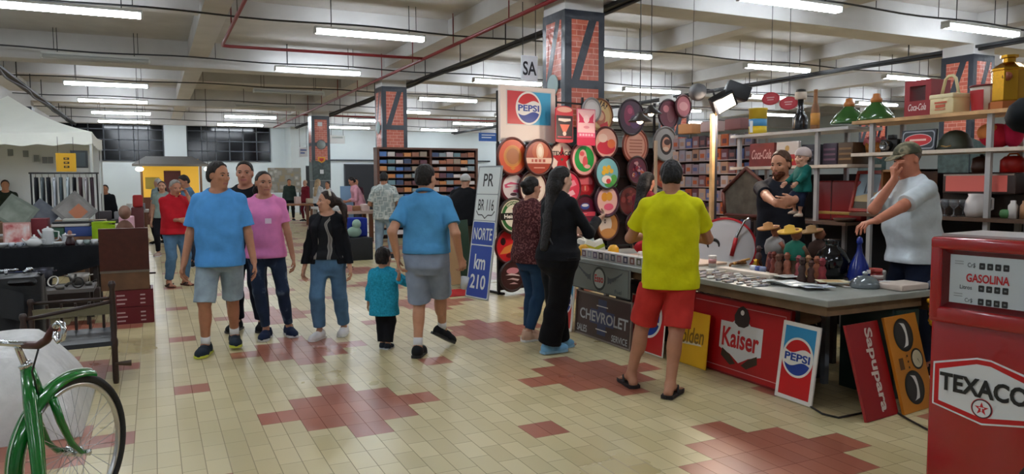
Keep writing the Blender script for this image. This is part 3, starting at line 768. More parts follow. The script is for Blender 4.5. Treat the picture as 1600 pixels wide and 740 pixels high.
def pillar(x, y, i, W=.68):
    h = W/2; z0, z1 = 1.95, 4.12
    mb = MB(); mb.box((-h, -h, 0), (h, h, 4.33), concb); root = struct(mb, f'pillar_{i}', loc=(x, y, 0))
    mb = MB(); e = .012
    mb.box((-h-e, -h-e, z0-.35), (h+e, h+e, z1), TIM)
    for k in range(4):
        M = Matrix.Rotation(k*PI/2, 4, 'Z'); f = -h-e-.002; s = h-.075
        pn = [rect(-s+.03, 3.08, s-.02, z1-.14), rect(-s+.03, 2.20, s-.02, 2.95)]
        for q in pn: mb.poly(q, f, BR, M)
        if i == 3 or k in (1, 3): pass
        if i != 3: mb.poly([(-s+.03, 3.08), (-s+.17, 3.08), (s-.06, z1-.14), (s-.20, z1-.14)], f-.002, TIM, M)
        hill = [(-h, z0-.35), (h, z0-.35), (h, 2.36), (h*.55, 2.42), (h*.2, 2.30), (-h*.3, 2.34), (-h, 2.40)]
        mb.poly(hill, f-.003, GRN, M)
    mb.build('printed_banner', root)
    mb = MB(); mb.box((-h-.006, -h-.006, 0), (h+.006, h+.006, z0-.36), GREYP); mb.build('painted_base', root)
    mb = MB()
    side = 3 if i != 3 else 0
    if i == 3:
        mb.lathe([(.17, 0), (.17, .02), (.13, .025)], paint('9aa4a4', .4), (0, -h-.036, 3.0), 28, None, True, 'y'); mb.lathe([(.19, .0), (.19, .012)], TIM, (0, -h-.03, 3.0), 28, None, False, 'y')
        mb.poly([(-.14, 2.52), (.14, 2.52), (.13, 2.36), (0, 2.28), (-.13, 2.36)], -h-.030, paint('e0a020', .5)); mb.poly([(-.09, 2.47), (.09, 2.47), (.08, 2.39), (0, 2.33), (-.08, 2.39)], -h-.034, paint('c03028', .5))
        mb.poly(rect(-.12, 3.72, .06, 3.88), -h-.03, paint('d8d8d8', .5)); mb.poly(rect(-.07, 1.86, .07, 2.02), -h-.03, paint('d0d4d8', .5))
        mb.build('wall_plates', root)
    elif i in (1, 2):
        mb.lathe([(.165, 0), (.165, .014)], paint('8fa6a4', .5), (-h-.034, 0, 3.02), 28, None, False, 'x'); mb.build('round_emblem', root)
    return root
k = 1
for (ix, iy) in ((1, 1), (1, 2), (1, 3), (2, 1), (2, 2), (2, 3), (0, 3), (3, 1), (3, 2), (0, 2)):
    pillar(PX[ix], PY[iy], k); k += 1

# ---- far wall: dark windows, pier, low openings
pane_m = mat('night_glass', '06080c', .12, spec=.25); frame_m = paint('3a3f47', .5)
def far_window(n, x0, x1, z0=2.58, z1=4.62):
    mb = MB(); y = YW1-.02; t = .05
    mb.box((x0, y-.05, z0), (x1, y, z0+t), frame_m); mb.box((x0, y-.05, z1-t), (x1, y, z1), frame_m)
    nx = max(3, int((x1-x0)/.62))
    for i in range(nx+1): xx = x0+(x1-x0-t)*i/nx; mb.box((xx, y-.05, z0), (xx+t, y, z1), frame_m)
    for i in range(1, 4): zz = z0+(z1-z0-t)*i/4; mb.box((x0, y-.05, zz), (x1, y, zz+t), frame_m)
    f = struct(mb, f'window_{n}')
    mb = MB(); mb.box((x0+.01, y-.03, z0+.01), (x1-.01, y-.012, z1-.01), pane_m); mb.build('pane', f)
far_window(1, -4.6, .54); far_window(2, 1.58, 5.55)
mb = MB(); mb.box((.56, YW1-.35, 0), (1.56, YW1, 4.33), mat('white_pier', 'd6e0e4', .7)); struct(mb, 'wall_pier')
mb = MB(); mb.box((6.3, YW1-1.8, 0), (7.0, YW1, 4.33), wallm); struct(mb, 'wall_return')
def opening(n, x0, x1, z1, c, name='panel'):
    mb = MB(); mb.box((x0, YW1-.06, 0), (x1, YW1, z1), paint(c, .6)); mb.box((x0-.05, YW1-.09, 0), (x0, YW1, z1+.05), frame_m); mb.box((x1, YW1-.09, 0), (x1+.05, YW1, z1+.05), frame_m); mb.box((x0-.05, YW1-.09, z1), (x1+.05, YW1, z1+.05), frame_m)
    return struct(mb, f'door_{n}')
opening(1, 9.4, 11.0, 2.45, '10141c'); opening(2, 11.12, 12.1, 2.45, '68737a'); opening(3, 12.2, 14.0, 2.45, '3a2226'); opening(4, 7.25, 7.75, 2.35, '0c0f14')
mb = MB(); mb.box((8.4, YW1-.12, 2.66), (18, YW1, 2.74), paint('343a40', .5)); struct(mb, 'trim_1')

# ---- ceiling services: cable rails, red pipe, tray (fixed to the building)
dark = paint('2e3033', .6); redp = paint('7e1f26', .45)
LROWS = [-1.0, 4.0, 8.9, 14.0, 19.1, 24.0, 28.8, 33.6, 38.3]
for y in LROWS:
    mb = MB(); pts = [(x, y+.14, 4.47+.02*math.sin(x*1.7+y)) for x in np.linspace(-4, 26, 61)]
    mb.tube(pts, .017, dark, 6)
    for x in np.arange(-3.5, 26, 1.65): mb.cyl(.007, 4.47, 4.94, dark, (x, y+.14, 0), 6)
    struct(mb, 'ceiling_cable_rail')
mb = MB(); mb.tube([(1.35, -6, 4.28), (1.35, 16.0, 4.28), (1.36, 16.15, 4.28), (1.5, 16.2, 4.28), (5.55, 16.05, 4.28)], .032, redp, 8)
mb.tube([(5.55, -6, 4.27), (5.55, 39, 4.27)], .036, redp, 8)
mb.tube([(5.55, 30.9, 4.24), (16, 30.9, 4.24)], .03, redp, 8)
for y in np.arange(-4, 39, 2.6): mb.cyl(.012, 4.28, 4.9, redp, (5.55, y, 0), 6)
for y in np.arange(-4, 16, 2.6): mb.cyl(.012, 4.28, 4.9, redp, (1.35, y, 0), 6)
struct(mb, 'ceiling_pipe')
for x in (6.62, 15.55, -3.2):
    mb = MB(); mb.box((x-.10, -8, 4.24), (x+.10, 40, 4.30), dark)
    mb.tube([(x+.06*math.sin(y*1.3), y, 4.22) for y in np.linspace(-8, 40, 97)], .03, dark, 6)
    for y in np.arange(-6, 40, 2.5): mb.cyl(.014, 4.3, 4.94, dark, (x, y, 0), 6)
    struct(mb, 'ceiling_cable_tray')

# ---- fluorescent fixtures
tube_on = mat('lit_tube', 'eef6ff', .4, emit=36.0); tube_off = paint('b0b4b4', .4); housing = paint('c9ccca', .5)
def fixture(on):
    t = thing('fluorescent_light', '', 'light')
    mb = MB(); mb.box((-1.06, -.09, .040), (1.06, .09, .09), housing, bev=.012)
    for e in (-1, 1): mb.box((e*1.05-.02, -.085, -.042), (e*1.05+.02, .085, .04), housing, bev=.008); mb.cyl(.008, .08, .62, dark, (e*.75, .0, 0), 6)
    mb.build('housing', t)
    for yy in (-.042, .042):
        mb = MB(); mb.cyl(.040, -1.03, 1.03, tube_on if on else tube_off, (0, yy, 0), 8, ax='x'); mb.build('tube', t)  # tubes thicker than real ones, their glare built into the shape
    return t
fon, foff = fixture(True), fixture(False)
usedon = usedoff = False
LXS = [(-6.1, 'in the far left row over the gazebo'), (-1.07, 'in the row over the left stalls'), (3.86, 'in the row left of the pillars'), (9.15, 'in the row right of the pillars'), (14.1, 'in the second row right of the pillars'), (19.0, 'in the third row right of the pillars'), (24.2, 'in the fourth row right of the pillars')]
ORD = ['first', 'second', 'third', 'fourth', 'fifth', 'sixth', 'seventh', 'eighth', 'ninth']
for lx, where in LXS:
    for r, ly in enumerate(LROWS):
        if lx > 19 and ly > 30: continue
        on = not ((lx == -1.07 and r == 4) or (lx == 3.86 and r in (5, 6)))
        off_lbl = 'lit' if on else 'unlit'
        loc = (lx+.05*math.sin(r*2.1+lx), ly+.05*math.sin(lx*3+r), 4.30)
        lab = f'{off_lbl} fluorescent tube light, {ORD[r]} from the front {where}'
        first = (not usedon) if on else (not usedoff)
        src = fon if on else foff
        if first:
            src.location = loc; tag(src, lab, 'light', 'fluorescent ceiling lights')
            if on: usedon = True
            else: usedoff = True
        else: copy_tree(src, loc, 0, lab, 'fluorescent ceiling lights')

# ---- small hanging signs on the far side
def hung_sign(p, w, h, bg, fg, label, txt=None, bars=0):
    t = thing('hanging_sign', label, 'sign', p)
    mb = MB(); mb.box((-w/2, -.015, -h/2), (w/2, .015, h/2), paint(bg, .5)); mb.build('board', t)
    mb = MB()
    if txt: put_text(mb, txt, 0, 0, w*.85, h*.55, -.017, paint(fg), .02)
    for b in range(bars): mb.poly(rect(-w*.36, h*(.18-.3*b), w*(.36 if b == 0 else .15), h*(.30-.3*b)), -.0165, paint(fg))
    mb.build('lettering' if txt else 'printed_bars', t)
    mb = MB()
    for e in (-1, 1): mb.cyl(.008, h/2, min(ZC-p[2], 2.5), dark, (e*w*.4, 0, 0), 6)
    mb.build('hanger', t)
hung_sign(on_y(763, 214, 33.0), 1.0, .40, '2c5fae', 'dfe8f2', 'small blue hanging sign on the far wall side, above the tall rack', None, 2)
hung_sign(on_y(527, 218, 30.9), .62, .34, 'eef4f4', '9fb0b0', 'white hanging sign right beside the third wrapped pillar', None, 1)
hung_sign(on_y(827, 107, 11.2), .30, .42, 'e6ecf2', '20262e', 'white sign with dark letters sticking out behind the nearest wrapped pillar', 'SA')
hung_sign(on_y(474, 238, 31.5), .35, .40, 'dde4ea', '2f55a0', 'small blue and white sign left of the third wrapped pillar', None, 2)
# ================================================================== SIGNS
WHT, RED, NAVY, BLK = paint('e9e6e0', .35), paint('c4161c', .35), paint('1f3f94', .35), paint('14130f', .4)
def sign(name, label, cat, loc, w, h, base, draw, tilt=0.0, rz=0.0, thick=.012, rim=None, group=None, rimw=.012):
    t = thing(name, label, cat, loc, rz, group, rot=(-tilt, 0, rz))
    mb = MB(); mb.box((-w/2, 0, 0), (w/2, thick, h), base); mb.build('panel', t)
    a, l = MB(), Lettering(); draw(a, l, w, h)
    if a.f: a.build('artwork', t)
    l.build(t)
    if rim:
        mb = MB()
        for q in ((-w/2, 0, w/2, rimw), (-w/2, h-rimw, w/2, h), (-w/2, rimw, -w/2+rimw, h-rimw), (w/2-rimw, rimw, w/2, h-rimw)): mb.box((q[0], -.006, q[1]), (q[2], .0, q[3]), rim)
        mb.build('edge', t)
    return t
def wavy(cx, cz, r, top=True, n=24):
    """the upper or lower wave-edged cap of the two-tone globe"""
    out = []
    a = math.radians(22)
    if top:
        out = [(cx+r*math.cos(q), cz+r*math.sin(q)) for q in np.linspace(a, PI-a, n)]
        x0, x1 = out[-1][0], out[0][0]
        out += [(x0+(x1-x0)*u, cz+r*math.sin(a)-.13*r*math.sin(2*PI*u)) for u in np.linspace(.04, .96, n)]
    else:
        out = [(cx+r*math.cos(q), cz+r*math.sin(q)) for q in np.linspace(PI+a, 2*PI-a, n)]
        x0, x1 = out[0][0], out[-1][0]
        out += [(x1+(x0-x1)*u, cz-r*math.sin(a)+.13*r*math.sin(2*PI*u)) for u in np.linspace(.04, .96, n)]
    return out
def globe(a, l, cx, cz, r, y=-.003, txt='PEPSI', sx=1.0):
    S = Matrix.Translation((cx, 0, cz)) @ Matrix.Diagonal((sx, 1, 1, 1))
    a.poly(circ(0, 0, r*1.13, 40), y, WHT, S); a.poly(wavy(0, 0, r, True), y-.001, RED, S); a.poly(wavy(0, 0, r, False), y-.001, NAVY, S)
    put_text(l, txt, cx, cz, r*1.85*sx, r*.44, y-.002, NAVY, .03)

def d_pepsi_square(a, l, w, h):
    m = .085*w
    a.poly(rect(-w/2+.10*w, .30*h, w/2-.07*w, .93*h), -.001, paint('cfc9c2', .4))
    a.poly(rect(-w/2+.12*w, .32*h, 0, .91*h), -.002, paint('c4232a', .35)); a.poly(rect(0, .32*h, w/2-.09*w, .91*h), -.002, paint('3aa2cc', .35))
    globe(a, l, .0, .615*h, .265*h, -.003, sx=.98)
def d_pepsi_tall(a, l, w, h, flip=False):
    m = .05*w+.012
    a.poly(rect(-w/2+m, h*.52, w/2-m, h-m), -.001, paint('2f93c8', .35)); a.poly(rect(-w/2+m, m, w/2-m, h*.52), -.001, RED)
    globe(a, l, 0, h*.56, w*.37, -.003)
def d_road(a, l, w, h):
    wh, bl = paint('d6dcda', .45), paint('24459c', .4); m = .02
    z1, z2 = h*.785, h*.585
    a.poly(rrect(-w/2+m, z1+.006, w/2-m, h-m, .015), -.001, wh); a.poly(rrect(-w/2+m, z2+.006, w/2-m, z1-.006, .015), -.001, wh)
    a.poly(rrect(-w/2+.006, .006, w/2-.006, z2-.004, .03), -.001, wh)
    a.poly(rrect(-w/2+m, m, w/2-m, h*.40-.008, .02), -.002, bl); a.poly(rrect(-w/2+m, h*.40+.008, w/2-m, z2-.018, .02), -.002, bl)
    put_text(l, 'PR', 0, (z1+h)/2, .22, .17, -.003, BLK, .012)
    put_text(l, 'BR 116', 0, z2+.21, .34, .15, -.003, BLK, .008)
    sh = [(-w/2+.05, z2+.13), (-w/2+.10, z2+.075), (-.06, z2+.075), (0, z2+.03), (.06, z2+.075), (w/2-.10, z2+.075), (w/2-.05, z2+.13)]
    for p, q in zip(sh, sh[1:]):
        n = Vector((-(q[1]-p[1]), q[0]-p[0])).normalized()*.007
        a.poly([(p[0]-n.x, p[1]-n.y), (q[0]-n.x, q[1]-n.y), (q[0]+n.x, q[1]+n.y), (p[0]+n.x, p[1]+n.y)], -.003, BLK)
    put_text(l, 'NORTE', 0, h*.485, w*.80, .16, -.004, wh, .012)
    put_text(l, 'km', 0, h*.275, .24, .20, -.004, wh, .02); put_text(l, '210', 0, h*.125, .33, .19, -.004, wh, .02)
def d_kaiser(a, l, w, h):
    for q in (rect(-w/2+.03, h-.055, w/2-.05, h-.050), rect(-w/2+.03, .05, w/2-.05, .055), rect(w/2-.055, .05, w/2-.050, h-.05)): a.poly(q, -.001, paint('d8a0a0'))
    cx = .05
    a.poly([(cx-.23, h*.70), (cx-.10, h*.70), (cx-.05, h*.77), (cx+.05, h*.77), (cx+.10, h*.70), (cx+.23, h*.70), (cx+.23, h*.34), (cx+.10, h*.28), (cx, h*.19), (cx-.10, h*.28), (cx-.23, h*.34)], -.002, paint('d9dcdc', .4))
    a.poly([(cx-.075, h*.70), (cx-.085, h*.80), (cx-.05, h*.90), (cx, h*.94), (cx+.05, h*.90), (cx+.085, h*.80), (cx+.075, h*.70), (cx+.03, h*.66), (cx-.03, h*.66)], -.003, paint('2a1a14'))
    a.poly(circ(cx, h*.85, .02), -.004, WHT)
    for sg in (-1, 1): a.poly([(cx+sg*.19, h*.34), (cx+sg*.20, h*.24), (cx+sg*.09, h*.14), (cx+sg*.03, h*.17), (cx+sg*.10, h*.27)], -.003, paint('3a2a18'))
    put_text(l, 'Kaiser', cx, h*.50, .40, .155, -.004, paint('c01a22', .4), .025)
def d_chev(a, l, w, h):
    b = paint('3a2422', .45); a.poly(rect(-w/2+.02, .02, w/2-.02, h-.02), -.001, b)
    bt = [(-.34, h*.66), (-.12, h*.66), (-.12, h*.90), (.12, h*.90), (.12, h*.66), (.34, h*.66), (.34, h*.34), (.12, h*.34), (.12, h*.12), (-.12, h*.12), (-.12, h*.34), (-.34, h*.34)]
    a.poly([(x*.62+.0, z) for x, z in bt][0:], -.0022, paint('27345e', .4))
    a.poly(rect(-.10, h*.74, .10, h*.76), -.003, WHT); a.poly(rect(-.10, h*.22, .10, h*.24), -.003, WHT)
    gr = paint('a9acb0', .4)
    put_text(l, 'CHEVROLET', .02, h*.50, w*.86, h*.24, -.004, gr, .02)
    put_text(l, 'SALES', -w*.36, h*.16, .19, h*.16, -.004, gr, .015); put_text(l, 'SERVICE', w*.32, h*.14, .26, h*.14, -.004, gr, .01)
def d_esso(a, l, w, h):
    cx = 0
    a.poly(circ(cx, h*.5, h*.44, 36), -.001, paint('1c2a26')); a.poly(circ(cx, h*.5, h*.35, 36), -.002, paint('a9b1ab', .4))
    put_text(l, 'Esso', cx, h*.5, h*.60, h*.28, -.003, paint('b52a2c'), .03)
    wg = paint('3f4a4e', .5)
    for sg in (-1, 1):
        for k in range(5): a.poly([(cx+sg*.15, h*(.44+.05*k)), (cx+sg*(.40-.045*k), h*(.88-.10*k)), (cx+sg*(.38-.045*k), h*(.78-.10*k)), (cx+sg*.15, h*(.36+.05*k))], -.0015-.0002*k, wg)
    put_text(l, 'Fuel', cx+w*.33, h*.16, .11, h*.14, -.003, wg, .01)
def d_yellow(a, l, w, h):
    a.poly(rect(-w/2+.015, .015, w/2-.015, h-.015), -.001, paint('d9a514', .4))
    put_text(l, 'Golden', 0, h*.55, w*.80, h*.30, -.003, paint('7a5a10', .5), .015, .25, .08)
    a.poly([(-w*.3, h*.36), (w*.36, h*.40), (w*.30, h*.44), (-w*.1, h*.42)], -.002, paint('cfc6b0'))
def d_redpepsi(a, l, w, h):
    a.poly(rect(-w/2+.012, .012, w/2-.012, h-.012), -.001, RED); globe(a, l, .02, h*.66, w*.33, -.003)
def d_sapupara(a, l, w, h):
    put_text(l, 'Sapupara', .03, h*.50, h*.88, w*.30, -.003, paint('c9b9ae', .4), .03, 0, -PI/2)
def d_orange(a, l, w, h):
    for z in (.79, .24):
        a.poly(circ(-.0*w-.01, h*z, w*.30, 32), -.002, BLK); a.poly(circ(-.012, h*z, w*.25, 32), -.003, paint('2a2622'))
        a.poly([(-.05+.035*math.cos(q)+(.025*(1-abs(q)/1.6)), h*z+.085*math.sin(q)) for q in np.linspace(-1.5, 1.5, 12)]+[(.012+.02*math.cos(q), h*z+.075*math.sin(q)) for q in np.linspace(1.5, -1.5, 12)], -.004, paint('d8d6d0'))
    a.poly(circ(w*.24, h*.52, w*.19, 28), -.002, BLK); a.poly(circ(w*.24, h*.52, w*.155, 28), -.003, paint('c9bf9e'))
    a.poly([(w*.24-.004, h*.52), (w*.24+.004, h*.52), (w*.30, h*.46)], -.004, BLK)
    a.poly(rect(-w*.34, h*.44, -w*.20, h*.56), -.002, paint('5a3612'))
    for k in range(3): a.poly(circ(-w*.06, h*(.45+.06*k), .008, 12), -.003, paint('3a2208'))

# ---- signs leaning along the stall
RZ = -PI/2
sign('road_sign', 'tall road sign, white over blue, with kilometre 210, leaning left of the round signs', 'sign', (3.78, 8.95, .004), .50, 1.76, paint('8d9396', .5), d_road, .145, RZ+.233, .02)
sign('beer_sign', 'wide red sign with white shield leaning under the table front', 'sign', (4.055, 4.43, .004), 1.08, .60, paint('b01016', .35), d_kaiser, .10, RZ, .03, paint('7c0c10'))
sign('yellow_sign', 'yellow panel with brown script leaning beside the wide red sign', 'sign', (3.985, 4.90, .004), .47, .45, paint('d9a514', .4), d_yellow, .09, RZ, .006)
sign('soda_sign', 'red sign with globe emblem standing behind the legs of the man in yellow', 'sign', (3.93, 5.42, .004), .52, .50, WHT, d_redpepsi, .09, RZ, .006)
sign('car_dealer_sign', 'brown dealer sign with blue bow-tie emblem leaning under the grey winged sign', 'sign', (3.835, 6.00, .004), .98, .44, paint('5a4a44', .45), d_chev, .06, RZ, .02, paint('84786e'))
sign('fuel_sign', 'grey winged sign with round black-ringed emblem hung below the table edge', 'sign', (3.825, 6.02, .475), 1.0, .262, paint('737a74', .5), d_esso, .02, RZ, .015, paint('565c58'))
sign('soda_sign', 'upright blue and white soda sign leaning on the floor next to the dark-haired woman', 'sign', (3.79, 6.66, .004), .34, .54, WHT, d_pepsi_tall, .10, RZ, .008)
sign('soda_sign', 'upright white-edged sign, blue over red with globe, leaning at the table corner', 'sign', (3.965, 3.735, .004), .335, .545, WHT, d_pepsi_tall, .14, RZ-.02, .012)
sign('red_sign', 'dark red sign with cream letters running down it, leaning beside the corner soda sign', 'sign', (4.205, 3.20, .004), .345, .62, paint('8e0d14', .35), d_sapupara, .28, .10, .02)
sign('speaker_panel', 'orange panel with two big black speaker circles leaning at the table end', 'sign', (4.57, 3.20, .004), .375, .64, paint('b8721a', .4), d_orange, .26, .12, .02)

# ---- the wall of round signs
YD = 0.0
WA = math.radians(10)      # the rack is turned a little away from the aisle
WO, WN = Vector((4.2, 9.0, 0)), Vector((math.sin(WA), -math.cos(WA), 0))
def on_wall(px, py, back=0.0):
    """point where a sight line meets the rack plane, moved back behind it"""
    r = _ray(px, py); o = WO-WN*back; return Vector((0, 0, EYE))+r*((o-Vector((0, 0, EYE))).dot(WN)/r.dot(WN))
mb = MB(); fr = paint('1b1819', .6)
for x in np.arange(.02, 3.1, .5): mb.box((x-.015, YD+.12, 0), (x+.015, YD+.15, 2.75), fr)
for z in np.arange(.2, 2.8, .35): mb.box((0, YD+.10, z-.012), (3.05, YD+.12, z+.012), fr)
for x in (.05, 1.5, 3.0): mb.box((x-.02, YD+.06, 0), (x+.02, YD+.45, .03), fr)
dr = thing('display_rack', 'black wire display rack carrying the round signs', 'rack', WO, WA); mb.build('grid', dr)
mb = MB(); mb.box((.02, YD+.16, .05), (3.05, YD+.18, 2.05), paint('2a1716', .8)); mb.build('backing', dr)
sign('soda_sign', 'big white square sign with red and blue field and globe, top of the round-sign wall', 'sign', tuple(on_wall(826, 222, -.05)), .93, .74, paint('e6d6cc', .4), d_pepsi_square, -.0, WA, .05)

_DISCS = [((826, 180, 50), 1), ((800, 215, 12), 0), ((842, 216, 12), 0)]
def disc(label, px, py, ry, rimc, fields, dy=0.0, name='round_sign', flat=1.0):
    """a round tin sign hung on the rack; fields draw in a unit circle"""
    p = on_wall(px, py, 0); r = ry/FPX*depth(p); k = 0
    while any(kk == k and math.hypot(q[0]-px, (q[1]-py)) < q[2]+ry+3 for q, kk in _DISCS): k += 1
    _DISCS.append(((px, py, ry), k)); p = on_wall(px, py, -.062*k); r = ry/FPX*depth(p)
    t = thing(name, label, 'sign', p, WA, 'round tin signs on the rack')
    mb = MB(); mb.lathe([(r*.985, 0.0), (r*.985, .02), (0, .02)], paint('5a2a26', .5), (0, 0, 0), 40, None, False, 'y'); mb.build('disc', t)
    mb = MB(); mb.tube([(r*math.cos(q), .004, r*math.sin(q)) for q in np.linspace(0, 2*PI, 40, endpoint=False)], .019, paint(rimc, .35), 6, True); mb.build('rim', t)
    a, l = MB(), Lettering(); S = Matrix.Diagonal((r, 1, r, 1)); n = 0
    for f in fields:
        n += 1; y = -.0012*n
        if f[0] == 'c': a.poly(circ(f[1], f[2], f[3], 36), y, paint(f[4], .35), S)
        elif f[0] == 'e': a.poly(circ(f[1], f[2], f[3], 30, rz=f[4]), y, paint(f[5], .35), S)
        elif f[0] == 'p': a.poly(f[1], y, paint(f[2], .35), S)
        elif f[0] == 'b':      # horizontal band clipped to the circle
            z0, z1, c = f[1:4]; R = f[4] if len(f) > 4 else .97
            rt = [(math.sqrt(max(R*R-z*z, 0)), z) for z in np.linspace(z0, z1, 10)]
            a.poly(rt+[(-x, z) for x, z in rt[::-1]], y, paint(c, .35), S)
        elif f[0] == 't': put_text(l, f[1], f[2], f[3], f[4], f[5], y, paint(f[6], .4), f[7] if len(f) > 7 else .03, M=S)
        elif f[0] == 'a': put_text(l, f[1], 0, 0, 1, f[3], y, paint(f[4], .4), .03, arc=(f[2], f[5], f[6]), M=S)
        elif f[0] == 's': a.poly(star(f[1], f[2], f[3]), y, paint(f[4], .35), S)
    if a.f: a.build('artwork', t)
    l.build(t)
    return t
C = lambda r, c, x=0, z=0: ('c', x, z, r, c)
rnd = random.Random(3)
def blobs(n, cols, seed, rr=(.10, .28)):
    q = random.Random(seed); out = []
    for i in range(n):
        a, d = q.uniform(0, 6.28), q.uniform(0, .68); s = q.uniform(*rr)
        out.append(('e', d*math.cos(a), d*math.sin(a), s, s*q.uniform(.4, 1.1), q.choice(cols)))
    return out
disc('orange round sign with a dull gold middle, left end below the square sign', 801, 244, 28, '5a2018', [C(.97, 'd8542c'), C(.62, 'd88a34'), C(.54, 'c8843c'), C(.44, 'b06a3c'), ('p', [(-.2, -.66), (0, -.78), (.2, -.66), (0, -.60)], 'd88a34')])
disc('copper brown round sign with pale glass shape and cream band', 842, 246, 27, '3e1010', [C(.97, 'a03a24'), ('e', .1, .35, .6, .5, 'b8562f'), ('e', .08, .34, .27, .48, 'e2c2a8'), ('e', .08, .34, .16, .30, 'f0e0d0'), ('b', -.34, -.02, 'e4c0ac'), ('p', rect(-.55, -.26, -.42, -.10), 'b8564a'), ('p', rect(-.32, -.26, -.14, -.10), 'b8564a'), ('p', rect(-.04, -.26, .14, -.10), 'b8564a'), ('p', rect(.26, -.26, .44, -.10), 'b8564a'), ('p', rect(-.4, -.62, .4, -.56), 'dca08c')])
disc('cream round sign with large red star and black letters across', 878, 247, 25.5, '4a1210', [C(.97, 'ecd8cc'), ('s', 0, -.10, .86, 'c0222c'), ('p', [(-.12, -.02), (.12, -.02), (0, -.2)], '2f6a48'), ('t', 'TEXACO', 0, .30, 1.5, .26, '181414')])
disc('green-centred round sign with pink ring and curling pink figure', 913, 248, 26.5, '5a1418', [C(.97, 'e6a8a4'), C(.76, '2a9a48'), ('e', -.12, .12, .30, .42, 'e8b0a8'), ('e', .05, -.18, .20, .34, 'd85a60'), ('e', -.2, .3, .18, .14, 'd85a60'), ('e', .22, -.45, .24, .12, 'e8b0a8')])
disc('white round sign with pink script in a maroon ring, at the left edge', 802, 292, 25, '3c0a14', [C(.97, '6a1222'), C(.80, 'e8dcdc'), ('p', [(-.7, .15), (-.2, .32), (.6, .18), (.72, -.02), (.1, .04), (-.62, -.06)], 'd8587c'), ('e', -.05, .1, .45, .07, 'e8dcdc'), ('e', .0, -.45, .26, .10, '4a2a34'), ('e', .3, -.25, .35, .10, 'd8587c')])
disc('cream round sign with red star between the road sign and the women', 833, 294, 26, '44181a', [C(.97, 'e0cfbf'), C(.80, 'ead9cc'), ('s', .05, -.10, .62, 'c8222a'), ('c', .05, -.1, .2, 'e2b8a8')])
disc('green and white round sign with black band above the red striped one', 803, 337, 27, '2a2016', [C(.97, 'd8d4bc'), C(.86, '2f6a34'), C(.66, 'e6e0cc'), ('s', 0, .38, .18, 'c8202a'), ('b', -.22, .18, '14120f', .95), ('t', 'Heineken', 0, -.02, 1.4, .24, 'ece8dc'), ('a', 'IMPORTED', .76, .13, 'd8d4bc', PI/2, 1.5)], -.03)
disc('red round sign with orange slash and dark dots, low beside the road sign', 797, 384, 27, '4a0c10', [C(.97, 'c81c24'), ('p', [(-.75, -.45), (-.4, -.05), (.9, .36), (.95, .02), (-.2, -.42)], 'd8803c'), ('e', -.5, .28, .18, .22, '2a1012'), ('e', .0, -.55, .3, .14, '7a0e14')])
disc('dark brown round sign with white scrawl standing at floor level', 801, 431, 23.5, '241012', [C(.97, '3a1a1c'), ('e', .0, .35, .5, .22, 'c8808a'), ('p', [(-.6, .1), (-.1, .2), (.5, .05), (.6, -.05), (0, .05)], 'd8c0bc'), ('p', [(-.5, -.2), (.0, -.12), (.55, -.25), (.4, -.35), (-.1, -.22)], 'd0b0b0'), ('p', [(-.3, -.5), (.1, -.42), (.45, -.56), (.1, -.54)], 'c8a0a4')], -.04)
disc('hot pink round sign just right of the long-haired woman', 887, 294, 26, '5a1020', [C(.97, 'd43a54'), ('p', [(-.6, .2), (.5, .5), (.7, .2), (-.3, -.1)], 'e88a9c'), ('p', [(-.5, -.4), (.4, -.1), (.6, -.35), (-.1, -.6)], 'eab0ba')])
disc('red round sign with paler cap shape, right of the hot pink one', 914, 288, 21, '4a0e12', [C(.97, 'a81e28'), ('p', [(.75*math.cos(q), .1+.62*math.sin(q)) for q in np.linspace(.2, PI-.2, 16)]+[(-.7, .0), (.7, .0)], 'dc6a74'), ('e', 0, -.3, .4, .28, 'c43c40'), ('t', 'I', 0, -.28, .12, .34, 'e0a890')])
disc('dark plum round sign with small blue and white emblem', 914, 329, 23.5, '2a0a18', [C(.97, '5a1530'), ('e', 0, .30, .40, .22, '3a4f9c'), ('e', 0, .36, .30, .10, 'd6d6e0'), ('b', -.36, -.08, 'd2465c'), ('t', 'I', .0, -.2, .3, .03, 'e8c8c8'), ('e', 0, -.6, .5, .2, '7a1a34')])
disc('tan round sign with bold dark letters at the top of the rack', 938, 181, 26, '6a3c1e', [C(.97, 'c89a5c'), C(.78, 'd8b880'), ('a', 'VIVA!', .72, .36, '3a2012', PI/2+.1, 1.7), ('e', 0, -.1, .40, .46, 'b86a50'), ('e', .0, -.02, .28, .26, 'd8a888'), ('p', [(-.1, -.55), (.55, -.3), (.62, -.6), (.1, -.8)], 'c83a40')], .03)
disc('greyish white round sign half hidden behind the tan lettered one', 925, 172, 18, '8a8684', [C(.97, 'c8c6c4'), C(.7, 'd8d6d4')], .06)
disc('dark purple round sign at the top beside the tan lettered one', 987, 183, 27, '2a1a24', [C(.97, '4a2c40'), ('e', -.2, .1, .42, .6, '8a2e50'), ('e', .25, -.25, .4, .4, '5e3a5e'), ('e', -.15, .35, .2, .18, 'b84a6a')])
disc('salmon and crimson round sign with orange blot under the tan lettered one', 947, 223, 24, '4a1612', [C(.97, 'e2ac9c'), ('e', .0, -.3, .8, .45, 'cc2a40'), ('e', .45, -.05, .35, .3, 'e0703c'), ('e', -.3, .3, .4, .28, 'eacabc')])
disc('large salmon round sign with rows of small print, centre of the wall', 993, 228, 27, '7a3a2c', [C(.97, 'e0947c'), C(.86, 'b8604a'), C(.74, 'e2a48c')]+[('p', rect(-.52, z, .52, z+.07), 'b86a54') for z in (-.42, -.24, -.06, .12, .30)], -.03)
